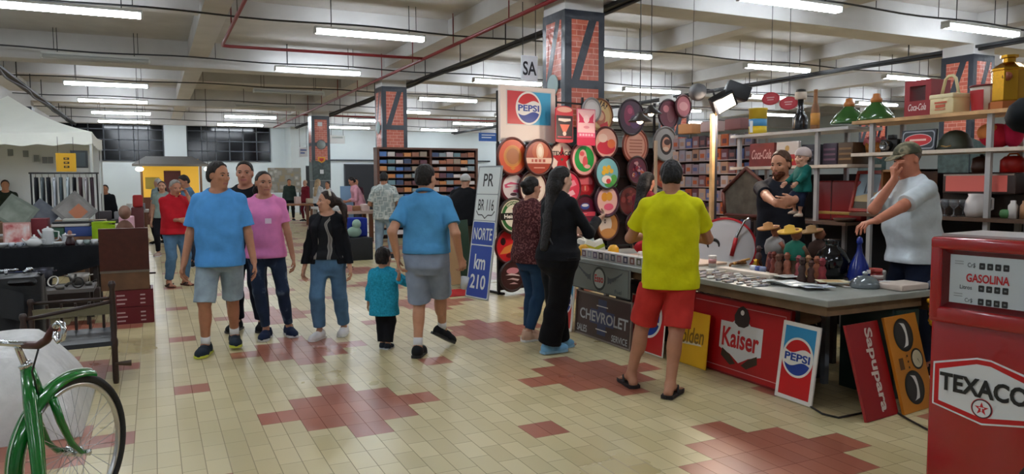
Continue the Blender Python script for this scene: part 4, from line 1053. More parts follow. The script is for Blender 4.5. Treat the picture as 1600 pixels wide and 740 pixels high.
disc('grey round sign with dark oval picture in its middle', 1040, 225, 26, '6a6460', [C(.97, '9a9490'), ('e', .05, -.02, .52, .62, '2c1c18'), ('e', .05, -.02, .36, .44, 'c88a70'), ('e', .12, .12, .28, .18, '4a2a22'), ('e', 0, -.28, .26, .12, 'd8b49c')])
disc('dusky wine round sign above the grey one', 1045, 178, 22, '3a1a22', [C(.97, '6a2c3a'), ('e', .2, .0, .4, .6, '8a5058'), ('e', -.3, .35, .3, .25, 'c87a80')], .02)
disc('small rose round sign at the upper right end of the rack', 1068, 166, 17, '5a2a30', [C(.97, 'b86a70'), ('e', 0, 0, .6, .4, 'd89a98')], .05)
disc('pale blue round sign with yellow flowers over green', 949, 270, 24.5, '2a1a20', [C(.97, '7ab8c4'), ('e', .3, -.72, .55, .22, '4a9a4a'), ('e', .55, -.4, .28, .3, '5aa850')]+[('e', x, z, .17, .15, 'e6b83a') for x, z in ((-.25, .3), (.1, .35), (-.05, .1), (.32, .12), (-.35, .02))]+[('e', -.1, -.42, .42, .26, 'e8e0d8'), ('e', .05, -.52, .2, .16, 'c8404a')])
disc('round sign covered in a collage of red and purple scraps', 996, 266, 21, '3a1418', [C(.97, '6a2a3c')]+blobs(26, ['a83040', '7a4a7a', 'd8a0a0', 'c8603c', '4a3a6a', 'e0c8b8'], 5, (.08, .2)))
disc('pink round sign with two orange discs in a plum ring', 949, 313, 25, '2e0e22', [C(.97, '5a1a3c'), C(.84, 'e4b4ac'), ('e', -.25, .22, .26, .28, 'd8922c'), ('e', .15, .25, .26, .28, 'd89a34'), ('e', .1, -.4, .4, .22, 'd85a78')], -.02)
disc('tan and cream round sign low on the wall behind the tins', 950, 352, 22, '4a2018', [C(.97, 'b87a3c'), ('e', -.25, .1, .6, .7, 'd8c4b4'), ('t', 'o', -.3, .3, .2, .3, '3a2420'), ('e', 0, -.5, .7, .3, 'c88a4c')], -.03)
disc('brownish red round sign with smoky shapes low in the middle', 984, 314, 23, '2a1012', [C(.97, '6a2420')]+blobs(12, ['8a3a34', '4a1a1c', 'a85a4c', '5a2020'], 8))
disc('dark red round sign with pink diagonal strokes at the lower right', 993, 350, 20, '2a0c12', [C(.97, '7a1a26'), ('p', [(-.6, -.5), (.3, .7), (.5, .6), (-.4, -.65)], 'd87a88'), ('p', [(-.1, -.7), (.6, .3), (.75, .1), (.15, -.75)], 'b84a5c')], -.03)
disc('rust red round sign behind the head of the man in yellow', 1036, 270, 24, '3a1410', [C(.97, '9a3a24'), C(.7, 'b8542f'), ('e', 0, 0, .4, .3, '6a241a')])
disc('plum round sign low behind the woman at the table', 1030, 322, 22, '2a1014', [C(.97, '5a2028'), C(.6, '8a3a3c')])
disc('crimson round sign under the hot pink one, near the tins', 884, 342, 21, '3a0a10', [C(.97, '981822'), ('e', 0, 0, .6, .3, 'cc5a60')], -.02)
# shaped tin signs
p = on_wall(882, 223, -.27); sc = depth(p)/FPX
t = thing('can_sign', 'tall tin sign shaped like a dark drinks can with red lid', 'sign', p, WA)
w, h = 35*sc*.5, 57*sc
mb = MB()
top = [(w*math.cos(q), h*.90+.10*h*math.sin(q)) for q in np.linspace(0, PI, 16)]; bot = [(w*math.cos(q), .04*h+.04*h*math.sin(q)) for q in np.linspace(PI, 2*PI, 12)]
n = len(top)+len(bot); o2 = top+bot
mb.add([(x, 0, z) for x, z in o2]+[(x, .02, z) for x, z in o2], [tuple(range(n))[::-1], tuple(range(n, 2*n))]+[(i, (i+1) % n, n+(i+1) % n, n+i) for i in range(n)], paint('c0303a', .35)); mb.build('panel', t)
mb = MB(); mb.poly(circ(0, h*.90, w*.88, 24, rz=h*.075), -.001, paint('e0a894', .35)); mb.poly(rect(-w*.95, h*.1, w*.95, h*.74), -.001, paint('2a1418', .35)); mb.poly([(-w*.7, h*.66), (w*.7, h*.66), (w*.72, h*.60), (0, h*.57), (-w*.72, h*.60)], -.002, paint('e4d4ca', .4)); mb.poly([(-w*.55, h*.5), (w*.6, h*.5), (w*.2, h*.3), (-w*.2, h*.3)], -.002, paint('d86a50', .4)); mb.poly(rect(-w*.8, h*.14, w*.8, h*.18), -.002, paint('a83040')); mb.poly(circ(0, h*.25, w*.2), -.002, paint('e0c0b0'))
mb.build('artwork', t)
def d_pink(a, l, w, h):
    a.poly(rect(-w/2+.01, h*.35, w/2-.01, h-.01), -.001, paint('e8b8bc', .4)); a.poly(rect(-w/2, .0, w/2, h*.22), -.001, paint('c4284c', .4))
    for sg in (-1, 1): a.poly([(sg*.03, h*.70), (sg*w*.42, h*.90), (sg*w*.38, h*.66), (sg*w*.44, h*.62), (sg*.03, h*.62)], -.002, paint('cc2c58', .4))
    a.poly(circ(0, h*.72, w*.16), -.003, paint('ecc8cc')); a.poly(circ(0, h*.50, w*.16, rz=.02), -.003, paint('d88a98'))
    for k in range(5): a.poly(rect(-w*.38+k*w*.16, h*.26, -w*.27+k*w*.16, h*.32), -.002, paint('eab4c0'))
p = on_wall(916, 227, -.30)
sign('pink_sign', 'upright pink tin sign with crimson wing shapes beside the can-shaped sign', 'sign', p, .335, .50, paint('d85a7c', .4), d_pink, 0, WA, .01)
# ================================================================== RIGHT-HAND STALL
TZ = .77
def stall_table(label, x0, x1, y0, y1, top='8d9089', z=TZ, legc='7c8084'):
    t = thing('stall_table', label, 'table', ((x0+x1)/2, (y0+y1)/2, 0)); a, b = (x1-x0)/2, (y1-y0)/2
    mb = MB(); mb.box((-a, -b, z-.045), (a, b, z), mat('table_top', top, .35, noise=.15, nscale=5), bev=.006); mb.build('tabletop', t)
    mb = MB(); w = wood('6a5238'); k = .05
    mb.box((-a+k, -b+k, z-.115), (a-k, -b+k+.025, z-.045), w); mb.box((-a+k, b-k-.025, z-.115), (a-k, b-k, z-.045), w)
    mb.box((-a+k, -b+k+.025, z-.115), (-a+k+.025, b-k-.025, z-.045), w); mb.box((a-k-.025, -b+k+.025, z-.115), (a-k, b-k-.025, z-.045), w); mb.build('apron', t)
    for sx in (-1, 1):
        for ly in ((-b+.60) if a > .4 else (-b+.06), b-.06):
            lx = sx*(a-.36 if a > .4 else a-.04); mb = MB(); mb.box((lx-.022, ly-.022, 0), (lx+.022, ly+.022, z-.045), paint(legc, .4)); mb.build('leg', t)
    return t
stall_table('grey topped stall table with leaflets and clay figures, nearest the fuel pump', 3.87, 4.90, 3.37, 5.0)
stall_table('grey topped stall table with boxed tins, beside the dark-haired woman', 3.85, 4.90, 5.03, 7.05)
stall_table('narrow dark trestle table between the near table and the vendor in the camouflage cap', 4.93, 5.15, 2.75, 4.45, '4a3426', .72, '2c2320')

# dark heap, drum, and other goods under and behind the tables
mb = MB(); mb.box((-.19, -.36, 0), (.19, .36, .36), paint('141416', .8), bev=.05)
for i in range(14): mb.ell((rnd.uniform(-.10, .10), rnd.uniform(-.28, .28), .36), (rnd.uniform(.06, .10), rnd.uniform(.08, .14), rnd.uniform(.05, .09)), cloth(rnd.choice(['1b1b20', '241a1c', '2e1618', '15181c'])))
tag(mb.build('cloth_bundle', loc=(4.50, 4.42, 0.001)), 'dark bundle of cloth stored under the near stall table', 'bundle')
mb = MB(); mb.box((-.16, -.36, 0), (.16, .36, .52), paint('17171a', .8), bev=.04); tag(mb.build('storage_box', loc=(4.42, 6.05, 0.001)), 'dark storage box under the far stall table', 'box')
mb = MB()
for i in range(3): mb.ell((0, -.25+.25*i, .02*i), (.13, .2, .055), cloth(['c8a684', 'a8242c', 'd8b898'][i]))
tag(mb.build('folded_rag', loc=(4.42, 4.38, .50)), 'tan and red rag lying on the dark bundle under the near table', 'rag')
# steel cabinet behind the leaning signs
t = thing('steel_cabinet', 'dark green steel cabinet under the trestle table, behind the orange panel', 'cabinet', (4.735, 3.67, 0)); gm = paint('1d332e', .45)
mb = MB(); mb.box((-.135, -.22, 0), (.135, .22, .645), gm, bev=.008); mb.build('carcass', t)
for z in (.02, .34):
    mb = MB(); mb.box((-.115, -.236, z), (.115, -.221, z+.29), paint('223c36', .4)); d = mb.build('drawer', t)
    mb = MB(); mb.box((-.03, -.252, z+.14), (.03, -.237, z+.20), metal('8a908c')); mb.build('handle', d)
mb = MB()
for k in range(9): mb.ell((rnd.uniform(-.03, .03), rnd.uniform(-.03, .03), -.02*k), (.028, .028, .02), paint('e0a01c', .4))
tag(mb.build('yellow_charm', loc=(4.87, 3.34, .70)), 'yellow plastic charm hanging off the table corner', 'charm')

# ---- goods on the near table
def tp(px, py, z=TZ): return on_floor(px, py, z)
def ts(px, X, z=TZ): p = on_x(px, 420, X); return Vector((p.x, p.y, z+.001))
def flat_item(name, label, cat, px, py, w, d, col, rz, h=.004, group=None, marks=None, z=TZ):
    p = tp(px, py, z); p.z = z+.001
    mb = MB(); mb.box((-w/2, -d/2, 0), (w/2, d/2, h), paint(col, .5))
    if marks: mb.box((-w*.35, -d*.3, h), (w*.35, d*.3, h+.0008), paint(marks, .5))
    return tag(mb.build(name, loc=p, rz=rz), label, cat, group)
LEAF = [('white leaflet with grey print, at the table end', 1400, 441, 'd8d8d8', .15, .1), ('white sheet with tan strip at the table end', 1335, 447, 'e0dcd0', .3, 'a8784a'), ('white sheet with tan strip beside the blue booklet', 1352, 442, 'e6e4e0', .5, 'b8864e'), ('blue booklet lying by the black jug', 1303, 432, '4a5688', .2, '2c3568'),
        ('yellow leaflet fan near the front edge', 1268, 436, 'c9b81e', .9, 'a89410'), ('yellow leaflet lying over its twin', 1258, 431, 'd2c22a', .6, '8a7c10'), ('pale blue sheet at the front edge', 1275, 452, 'c4ccd8', .4, 'aab4c4'), ('white folded leaflet beside the clear plastic strip', 1234, 436, 'e2e0dc', .7, 'b8b8b8'), ('pale blue flat sheet in the table middle', 1330, 430, '9fb4c4', .3, None), ('cream card beside the yellow leaflets', 1300, 446, 'e4d8b8', .2, 'caa870')]
for i, (lab, px, py, c, rz, mk) in enumerate(LEAF):
    p = flat_item('leaflet', lab, 'leaflet', px, py, .15, .21, c, rz+.8, .003, 'leaflets on the near table', mk if isinstance(mk, str) else None); p.location.z += .0035*i
mb = MB()
mb.grid(lambda u, v: ((u-.5)*.44, (v-.5)*.12+.02*math.sin(6*u), .012+.012*math.sin(9*u+5*v)+.01*math.sin(17*v)), 26, 10, mat('clear_plastic', 'cfd2d0', .15, spec=.8))
tag(mb.build('plastic_sleeve', loc=tp(1232, 449)+Vector((.06, 0, .012)), rz=-1.2), 'crumpled clear plastic sleeve on the front table edge', 'sleeve')
# many little pocket knives and trinkets spread on the table
q = random.Random(11); n = 0
cols = ['d8d0c4', 'a8958a', 'e6e2dc', '8a7a74', 'c8b8a0', '6f6a72', 'f0ece4', 'b09a98', '7c5a4a', 'ccc8d0']
cn = ['cream', 'tan', 'white', 'taupe', 'sand', 'slate', 'ivory', 'mauve', 'brown', 'lilac']
for row in range(6):
    for k in range(12):
        u = (k+.5)/12; x = 3.93+.066*row+q.uniform(-.02, .02); y = 4.02+1.35*u*.72+q.uniform(-.02, .02)
        L_, W_ = q.uniform(.05, .085), q.uniform(.016, .028); ci = (row*5+k) % 10
        mb = MB(); mb.box((-L_/2, -W_/2, 0), (L_/2, W_/2, .014), paint(cols[ci], .35), bev=.004); mb.box((-L_*.45, -W_*.55, .004), (L_*.2, -W_*.5, .010), metal('c0c0c4'))
        tag(mb.build('pocket_knife', loc=(x, y, TZ+.001), rz=q.uniform(-.35, .35)), f'{cn[ci]} handled pocket knife, {(ORD+["tenth", "eleventh", "twelfth"])[k]} along the {ORD[row]} row from the front table edge', 'knife', 'pocket knives on the near table')
mb = MB(); mb.box((-.05, -.30, 0), (.05, .30, .035), paint('e2d3c4', .5), bev=.006); tag(mb.build('display_case', loc=(4.36, 4.62, TZ+.001)), 'long pale flat case lying behind the pocket knives', 'case')
mb = MB(); mb.lathe([(.032, 0), (.036, .09), (.038, .10)], paint('e4d8d0', .5), n=20); mb.lathe([(.034, .03), (.0362, .07)], paint('c88a84', .5), n=20)
tag(mb.build('paper_cup', loc=ts(1113, 4.50)), 'white paper cup with pink band beside the man in yellow', 'cup')
mb = MB()
for i in range(5): mb.tube([(-.16+.07*i, -.02*i, .02+.01*i), (-.05+.07*i, .03, .025), (.12+.05*i, .02*i-.05, .02)], .011, paint(['8a5a2c', 'b8843c', '6a4020', 'a06c30', 'c89a50'][i], .5), 6)
tag(mb.build('wooden_sticks', loc=ts(1150, 4.70), rz=.5), 'bundle of brown wooden sticks before the bass drum', 'sticks')
mb = MB(); mb.lathe([(.0, 0), (.035, 0), (.045, .02), (.02, .05), (.03, .07), (0, .075)], mat('brass', 'c89a3c', .25, 1.0), n=20); tag(mb.build('brass_burner', loc=ts(1182, 4.80)), 'small shiny brass burner before the bass drum', 'burner')
for i, (px, c, cc) in enumerate(((1181, 'd8d8e2', 'white'), (1189, '4a5a9c', 'blue'), (1196, '8a94b8', 'grey-blue'))):
    mb = MB(); mb.lathe([(.0, 0), (.022, .0), (.03, .02), (.028, .045), (.016, .05)], paint(c, .25), n=18); tag(mb.build('small_pot', loc=ts(px-4, 4.58)), f'small {cc} glazed pot beside the clay figures', 'pot', 'small glazed pots')

# ---- clay figures with hats
def clay_figure(label, px, py, s, body, hatc, shawl, z=TZ):
    t = thing('clay_figure', label, 'figurine', ts(px, py), -1.9+rnd.uniform(-.4, .4))
    mb = MB(); mb.lathe([(0, 0), (.050*s, 0), (.056*s, .02*s), (.046*s, .10*s), (.060*s, .15*s), (.050*s, .19*s), (.018*s, .215*s), (.016*s, .225*s)], paint(body, .6, noise=.25, nscale=30), n=20)
    for e in (-1, 1): mb.tube([(e*.052*s, 0, .18*s), (e*.066*s, .03*s, .13*s), (e*.028*s, .058*s, .11*s)], [.016*s, .014*s, .011*s], paint(body, .6), 8)
    mb.build('body', t)
    mb = MB(); mb.lathe([(.058*s, .10*s), (.066*s, .15*s), (.054*s, .192*s), (.022*s, .214*s)], cloth(shawl), n=20); mb.build('shawl', t)
    mb = MB(); mb.ell((0, .006*s, .25*s), (.030*s, .033*s, .036*s), paint('8a5238', .6)); mb.ell((0, .038*s, .248*s), (.007*s, .010*s, .009*s), paint('7a4630', .6)); mb.build('head', t)
    mb = MB(); mb.lathe([(.066*s, .268*s), (.070*s, .280*s), (.056*s, .270*s), (.034*s, .272*s), (.028*s, .305*s), (0, .315*s)], paint(hatc, .7), n=24, M=Matrix.Rotation(.18, 4, 'X')); mb.build('hat', t)
    return t
clay_figure('big clay figure with tan hat and grey shawl, left of the yellow hatted one', 1210, 4.82, 1.34, '8a4a34', 'b07a44', '8e8a88')
clay_figure('big clay figure with yellow hat and green scarf in the middle of the group', 1242, 4.60, 1.36, '6a4a34', 'd0a232', '2f7a68')
clay_figure('big dark clay figure with straw hat beside the black jug', 1278, 4.87, 1.32, '3a241c', '8e6a3c', '4a3630')
CL = [(1208, 405, '7c3428', 'rust red', 'front left of'), (1220, 409, '5a2e26', 'dark red', 'before the tan hatted'), (1229, 417, '9a5a44', 'terracotta', 'beside the tan hatted'), (1247, 416, '8a3c40', 'wine red', 'before the yellow hatted'), (1262, 404, 'a87a54', 'buff', 'right of the yellow hatted'), (1266, 424, '4a2a22', 'chocolate', 'front right of'), (1275, 410, '8c4c30', 'rust brown', 'before the straw hatted'), (1215, 424, '6c4434', 'umber', 'front of'), (1252, 430, '3c2620', 'blackish', 'front middle of'), (1284, 421, '7a1e28', 'crimson', 'right front of'), (1202, 396, '6a2a2a', 'maroon', 'far left of'), (1184, 380, '4a3230', 'dusky', 'at the far left of')]
for px, py, c, w_, where in CL:
    s = rnd.uniform(.58, .70); px += 1
    t = thing('small_clay_figure', f'small {w_} clay figure, {where} the big clay figures'.replace('hatted the big clay figures', 'hatted big clay figure'), 'figurine', ts(px, 4.69-.0085*(py-396)), rnd.uniform(0, 6), 'small clay figures')
    mb = MB(); mb.lathe([(0, 0), (.05*s, 0), (.058*s, .03*s), (.034*s, .10*s), (.046*s, .15*s), (.03*s, .19*s), (.014*s, .205*s)], paint(c, .6, noise=.3, nscale=40), n=16); mb.build('body', t)
    mb = MB(); mb.ell((0, 0, .235*s), (.034*s, .034*s, .038*s), paint(c, .5)); mb.lathe([(.05*s, .255*s), (.03*s, .262*s), (.022*s, .285*s), (0, .29*s)], paint(c, .7), n=14); mb.build('head', t)
# black jug, blue bottle, glass lids, jar
t = thing('black_jug', 'shiny black bellied jug right of the clay figures', 'jug', ts(1299, 4.74), 0.35)
mb = MB(); mb.lathe([(0, 0), (.085, 0), (.125, .07), (.135, .15), (.10, .22), (.055, .255), (.05, .29), (.062, .31)], paint('0c0c0f', .12), n=28); mb.build('vessel', t)
mb = MB(); mb.tube([(.05, 0, .28), (.13, 0, .28), (.165, 0, .22), (.13, 0, .14)], .012, paint('0c0c0f', .15), 8); mb.build('handle', t)
t = thing('blue_bottle', 'tall cobalt blue bottle under the outstretched hand of the vendor', 'bottle', ts(1342, 4.80))
mb = MB(); mb.lathe([(0, 0), (.07, 0), (.085, .04), (.066, .13), (.024, .22), (.016, .28), (.02, .285)], paint('14246e', .12), n=24); mb.build('vessel', t)
mb = MB(); mb.lathe([(.014, .285), (.025, .30), (.018, .335), (0, .345)], paint('1a2c80', .15), n=16); mb.build('stopper', t)
mb = MB(); mb.poly(rect(-.022, .07, .022, .10), -.086, WHT); mb.build('paper_label', t)
t = thing('glass_dome', 'grey glass dome lid lying beside the blue bottle', 'lid', ts(1352, 4.58))
mb = MB(); mb.lathe([(.10, 0), (.105, .01), (.09, .05), (.05, .08), (0, .09)], mat('smoked_glass', '5c6468', .08, spec=.8), n=28); mb.build('lid', t)
mb = MB(); mb.lathe([(.015, .088), (.022, .11), (0, .12)], metal(), n=14); mb.build('knob', t)
t = thing('red_jar', 'dark red preserve jar with pale lid, right of the glass dome', 'jar', ts(1368, 5.02, .72))
mb = MB(); mb.lathe([(0, 0), (.052, 0), (.056, .01), (.056, .09), (.046, .105)], paint('7a1a1a', .15), n=24); mb.build('jar', t)
mb = MB(); mb.lathe([(.05, .105), (.05, .135), (0, .137)], paint('b8483e', .4), n=24); mb.build('lid', t)
mb = MB(); mb.lathe([(.0565, .055), (.0565, .088)], paint('c8bab0', .5), n=24); mb.build('paper_label', t)
mb = MB(); mb.box((-.14, -.10, 0), (.14, .10, .045), paint('c6b6aa', .5), bev=.01); tag(mb.build('shallow_box', loc=(4.76, 3.50, TZ+.001), rz=.0), 'pale shallow box at the back corner of the near table', 'box')
mb = MB(); mb.ell((0, 0, .055), (.10, .12, .055), cloth('5a6070')); mb.ell((-.09, -.05, .02), (.05, .07, .012), cloth('8a2a30')); tag(mb.build('knitted_hat', loc=(5.15, 3.45, .722), rz=.6), 'blue-grey soft hat lying on the trestle table', 'hat')
t = thing('teapot', 'pale green teapot lying at the right of the trestle table', 'teapot', (5.15, 3.17, .722), 1.2)
mb = MB(); mb.lathe([(0, 0), (.05, 0), (.085, .04), (.075, .09), (.03, .11)], paint('aab8a8', .25), n=22); mb.build('pot', t)
mb = MB(); mb.lathe([(.032, .108), (.03, .12), (.01, .125), (.014, .14), (0, .145)], paint('b8b8a0', .3), n=16); mb.build('lid', t)
mb = MB(); mb.tube([(.07, 0, .05), (.11, 0, .07), (.13, 0, .10)], [.018, .012, .009], paint('aab8a8', .25), 8); mb.build('spout', t)
for i, (x, y, c, n_) in enumerate(((5.12, 3.98, 'b8b4b0', 'steel'), (5.18, 4.15, '4a3a34', 'brown'), (5.13, 4.33, '7a2024', 'red'))):
    mb = MB(); mb.lathe([(0, 0), (.05, 0), (.055, .10), (.05, .11)], paint(c, .3), n=20); tag(mb.build('canister', loc=(x, y, .722)), f'{n_} canister on the trestle table', 'canister', 'canisters on the trestle table')

# ---- bass drum behind the table
t = thing('bass_drum', 'red bass drum with white head and curly black mark behind the man in yellow', 'drum', (5.19, 5.80, 0), -.62)
mb = MB(); mb.box((-.24, .02, 0), (.24, .32, .56), paint('1c1a1c', .8)); mb.build('stand', t)
DZ = .865; TM = Matrix.Translation((0, 0, DZ)) @ Matrix.Rotation(-.22, 4, 'X')
mb = MB(); mb.lathe([(.285, 0), (.285, .30)], paint('a8141e', .3), (0, 0, 0), 44, TM, True, 'y'); mb.build('shell', t)
mb = MB()
for yy in (0, .30): mb.lathe([(.283, yy-.02), (.305, yy-.02), (.305, yy+.02), (.283, yy+.02)], paint('c01a24', .3), (0, 0, 0), 44, TM, False, 'y', cap=False)
mb.build('hoop', t)
mb = MB(); mb.poly(circ(0, 0, .284, 44), -.012, paint('cfc8c6', .5), TM); mb.build('drumhead', t)
mb = MB(); mb.tube([(-.12+.055*math.cos(q), -.016, .02+.055*math.sin(q)) for q in np.linspace(-.3, 3.6, 18)], [.006+.011*math.sin(PI*i/17) for i in range(18)], BLK, 6, M=TM); mb.build('painted_mark', t)
mb = MB(); mb.tube([(.06, -.04, DZ-.05), (.10, -.05, DZ+.12), (.17, -.07, DZ+.27), (.21, -.07, DZ+.30), (.25, -.07, DZ+.27)], [.018, .016, .010, .010, .010], metal('c8ccd0', .15), 8); mb.build('chrome_arm', t)
mb = MB(); mb.tube([(.055, -.045, DZ-.08), (.095, -.055, DZ+.10)], .021, paint('b01a20', .4), 8); mb.build('red_sleeve', t)

# ---- goods on the far table
t = thing('tin_row', '', 'x'); bpy.data.objects.remove(t)
mb0 = None
tins = ['6a5a62', '8a8c94', '4a3a48', '3a2c30', '7a7f88', '55505a', '8a7a80', '2f2c36']
for i in range(11):
    y = 6.42-.105*i; t = thing('framed_tin', f'small framed tin with {["plum", "grey", "violet", "black", "steel", "slate", "mauve", "navy", "rust", "olive", "tan"][i]} picture in the row along the far table edge', 'tin', (3.90, y, TZ+.001), RZ, 'framed tins in a row')
    mb = MB(); mb.box((-.048, 0, 0), (.048, .10, .085), paint('c4c0bc', .4), bev=.004); mb.build('box', t)
    mb = MB(); mb.poly(rect(-.036, .012, .036, .074), -.0015, paint(['6a4a5a', '8a8c94', '5a4a6a', '2a2428', '7a8490', '55606a', '9a7a84', '2f3450', '7a4a3a', '5a5a3a', 'a08a70'][i], .3)); mb.poly(rect(-.015, .025, .018, .06), -.0025, paint('b8b0b4', .4)); mb.build('picture', t)
mb = MB(); mb.box((-.40, -.50, 0), (.30, .60, .02), paint('dcc0a8', .5), bev=.004); tag(mb.build('tray', loc=(4.42, 5.75, TZ+.001)), 'pale flat tray behind the row of framed tins', 'tray')
for i, (px, py, c, c2, nm) in enumerate(((905, 372, 'e8e4d8', 'b8b018', 'white and lime'), (917, 368, 'e4e0d0', '5a6a2a', 'white and green'), (929, 373, 'e8e4dc', '2a2a2c', 'white and black'), (909, 384, 'c8d8d4', '8aa8a0', 'mint'), (924, 380, 'e0dccc', 'c8b828', 'cream and yellow'), (940, 376, 'e6e2d6', 'a8b030', 'ivory and lime'))):
    p = tp(px, py+12); mb = MB()
    mb.box((-.055, -.03, 0), (.055, .03, .13), paint(c, .4), M=Matrix.Rotation(.35*(-1)**i, 4, 'Y'), bev=.008); mb.box((-.057, -.032, .04), (.057, .032, .075), paint(c2, .4), M=Matrix.Rotation(.35*(-1)**i, 4, 'Y'))
    tag(mb.build('packet', loc=(4.10+.16*(i % 2), 7.0-.16*(i//2), TZ+.022), rz=RZ+.3*i), f'{nm} striped packet in the heap by the dark-haired woman', 'packet', 'striped packets on the far table')
for i, (x, y) in enumerate(((4.0, 6.60), (4.12, 6.22))):
    mb = MB(); mb.lathe([(0, 0), (.05, .0), (.055, .02), (.055, .08), (.03, .11), (0, .115)], paint('dca018', .35), n=22); tag(mb.build('yellow_tin', loc=(x, y, TZ+(.001 if i == 0 else .022))), ['round yellow tin at the end of the row of framed tins', 'round yellow tin standing on the pale tray'][i], 'tin')
mb = MB(); mb.lathe([(0, 0), (.05, 0), (.05, .05), (.045, .055), (0, .056)], paint('cfc4bc', .4), n=22); tag(mb.build('white_tin', loc=(4.32, 6.0, TZ+.022)), 'low white tin standing on the pale tray', 'tin')
mb = MB(); mb.ell((0, 0, .08), (.16, .12, .08), cloth('a01c26')); tag(mb.build('red_bag', loc=(4.5, 6.15, TZ+.022)), 'crumpled red bag on the back of the pale tray', 'bag')
for i, (x, y, rz_, c) in enumerate(((4.45, 5.55, .4, 'cfa890'), (4.3, 5.35, 1.0, 'b8947c'))):
    mb = MB(); mb.box((-.07, -.10, 0), (.07, .10, .025), paint(c, .6), bev=.004); tag(mb.build('booklet', loc=(x, y, TZ+.022), rz=rz_), ['pale pink booklet on the tray, nearer the round signs', 'tan booklet on the tray, nearer the man in yellow'][i], 'booklet')

# ================================================================== SHELVING BEHIND THE STALL
XS = 6.0
steel = paint('a8a6a4', .4); ply = wood('c49a6a', .6); plyw = mat('pale_board', 'cfc0ae', .6, noise=.1)
def shelf_unit(label, y0, y1, zs, posts, board, depth_=.45, thick=.03):
    t = thing('shelf_unit', label, 'shelf', (XS, 0, 0))
    for y in posts:
        for x in (0.0, depth_-.03):
            mb = MB(); mb.box((x, y-.02, 0), (x+.035, y+.02, max(zs)+.0), steel); mb.build('post', t)
    for z, b in zip(zs, board):
        mb = MB(); mb.box((-.03, y0, z), (depth_, y1, z+thick), b); mb.build('shelf_board', t)
    return t
zA = [.42, .98, 1.70, 2.035]
shelf_unit('steel shelf unit with white boards behind the bearded man', 5.02, 6.62, [.45, 1.10, 1.66, 2.02], [5.42, 6.52], [wood('5a4232'), wood('5a4232'), plyw, paint('b4b2b0', .4)])
shelf_unit('shelf unit with raw wooden boards behind the vendor in the camouflage cap', 2.6, 4.98, [.45, 1.20, 1.76, 2.06], [2.7, 3.71, 4.79], [wood('4a3628'), wood('5a4232'), plyw, ply])
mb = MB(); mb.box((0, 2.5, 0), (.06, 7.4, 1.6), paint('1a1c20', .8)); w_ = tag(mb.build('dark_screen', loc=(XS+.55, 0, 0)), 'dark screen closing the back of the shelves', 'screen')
mb = MB(); mb.box((-.02, -.02, 0), (.02, .02, 2.27), wood('d8b078')); tag(mb.build('wooden_post', loc=on_y(1112, 300, 6.5).xy.to_3d()), 'bare wooden post standing beside the man in yellow', 'post')
mb = MB(); mb.box((-.018, -.018, 0), (.018, .018, 2.10), paint('b8a088', .6)); tag(mb.build('wooden_post', loc=on_y(1024, 300, 8.6).xy.to_3d()), 'thin pale post in front of the grey round sign', 'post')
zT1, zT2 = 2.06+.032, 1.76+.032      # unit B top / second
aT1, aT2 = 2.02+.032, 1.66+.032
def onshelf(px, py, dx=.15): p = on_x(px, py, XS+dx); return p
def yat(px, dx=.15, z=2.0): return on_x(px, 250, XS+dx).y
# green enamel lamp shades
for i, (px, nm) in enumerate(((1321, 'left, beside the dark bottles'), (1366, 'right, beside the red crate'))):
    t = thing('enamel_lamp_shade', f'green enamel lamp shade on the top shelf, the one {nm}', 'lamp shade', (XS+(.25, .14)[i], yat(px, .18)+(.035, -.035)[i], zT1), 0)
    mb = MB(); mb.lathe([(.165, 0), (.168, .012), (.152, .05), (.105, .11), (.055, .155), (.05, .17)], paint('2f5a26', .18, coat=.5), n=36); mb.build('shade', t)
    mb = MB(); mb.lathe([(.05, .17), (.052, .20), (.035, .22), (.03, .25), (0, .255)], paint('b06a30', .4), n=20); mb.build('cap', t)
# red metal crate, cooler, bucket, brass tank
t = thing('red_crate', 'red metal bottle crate with window hole and white script on the top shelf', 'crate', (XS+.10, yat(1430, .10), zT1), RZ)
rm = paint('8e1f26', .4); mb = MB(); W_, D_, H_ = .25, .26, .32
for x in (-W_/2, W_/2-.05): mb.box((x, 0, 0), (x+.05, D_, H_), rm)
mb.box((-W_/2+.05, 0, 0), (W_/2-.05, .03, .14), rm); mb.box((-W_/2+.05, 0, H_-.05), (W_/2-.05, .03, H_), rm); mb.box((-W_/2+.05, .03, 0), (W_/2-.05, D_, .02), rm); mb.box((-W_/2+.05, .03, H_-.02), (W_/2-.05, D_, H_), rm); mb.box((-W_/2+.05, D_-.02, .02), (W_/2-.05, D_, .12), rm); mb.build('body', t)
mb = MB(); put_text(mb, 'Coca-Cola', 0, .085, .17, .06, -.002, paint('e8d8d4'), .01, .3); mb.build('lettering', t)
t = thing('cooler_box', 'cream picnic cooler with upright handle on the top shelf', 'cooler', (XS+.04, yat(1468, .05), zT1), RZ-.12)
mb = MB(); mb.box((-.115, 0, 0), (.115, .20, .165), paint('d8c89a', .45), bev=.014); mb.box((-.12, -.004, .13), (.12, .204, .17), paint('e0d2a8', .45), bev=.01); mb.build('box', t)
mb = MB(); mb.tube([(-.085, .10, .16), (-.05, .10, .30), (-.02, .10, .325), (.02, .10, .325), (.05, .10, .30), (.085, .10, .16)], .013, paint('d8c89a', .45), 8); mb.build('handle', t)
mb = MB(); mb.poly(rect(-.06, .09, .06, .105), -.0055, paint('c05030')); mb.poly(rect(-.05, .055, .045, .08), -.0055, paint('c05030')); mb.poly(rect(-.055, .035, .05, .045), -.0055, paint('c87050')); mb.build('printed_bars', t)
t = thing('painted_bucket', 'pale bucket with red flower patch and dark rim on the top shelf', 'bucket', (XS+.29, yat(1524, .17), zT1))
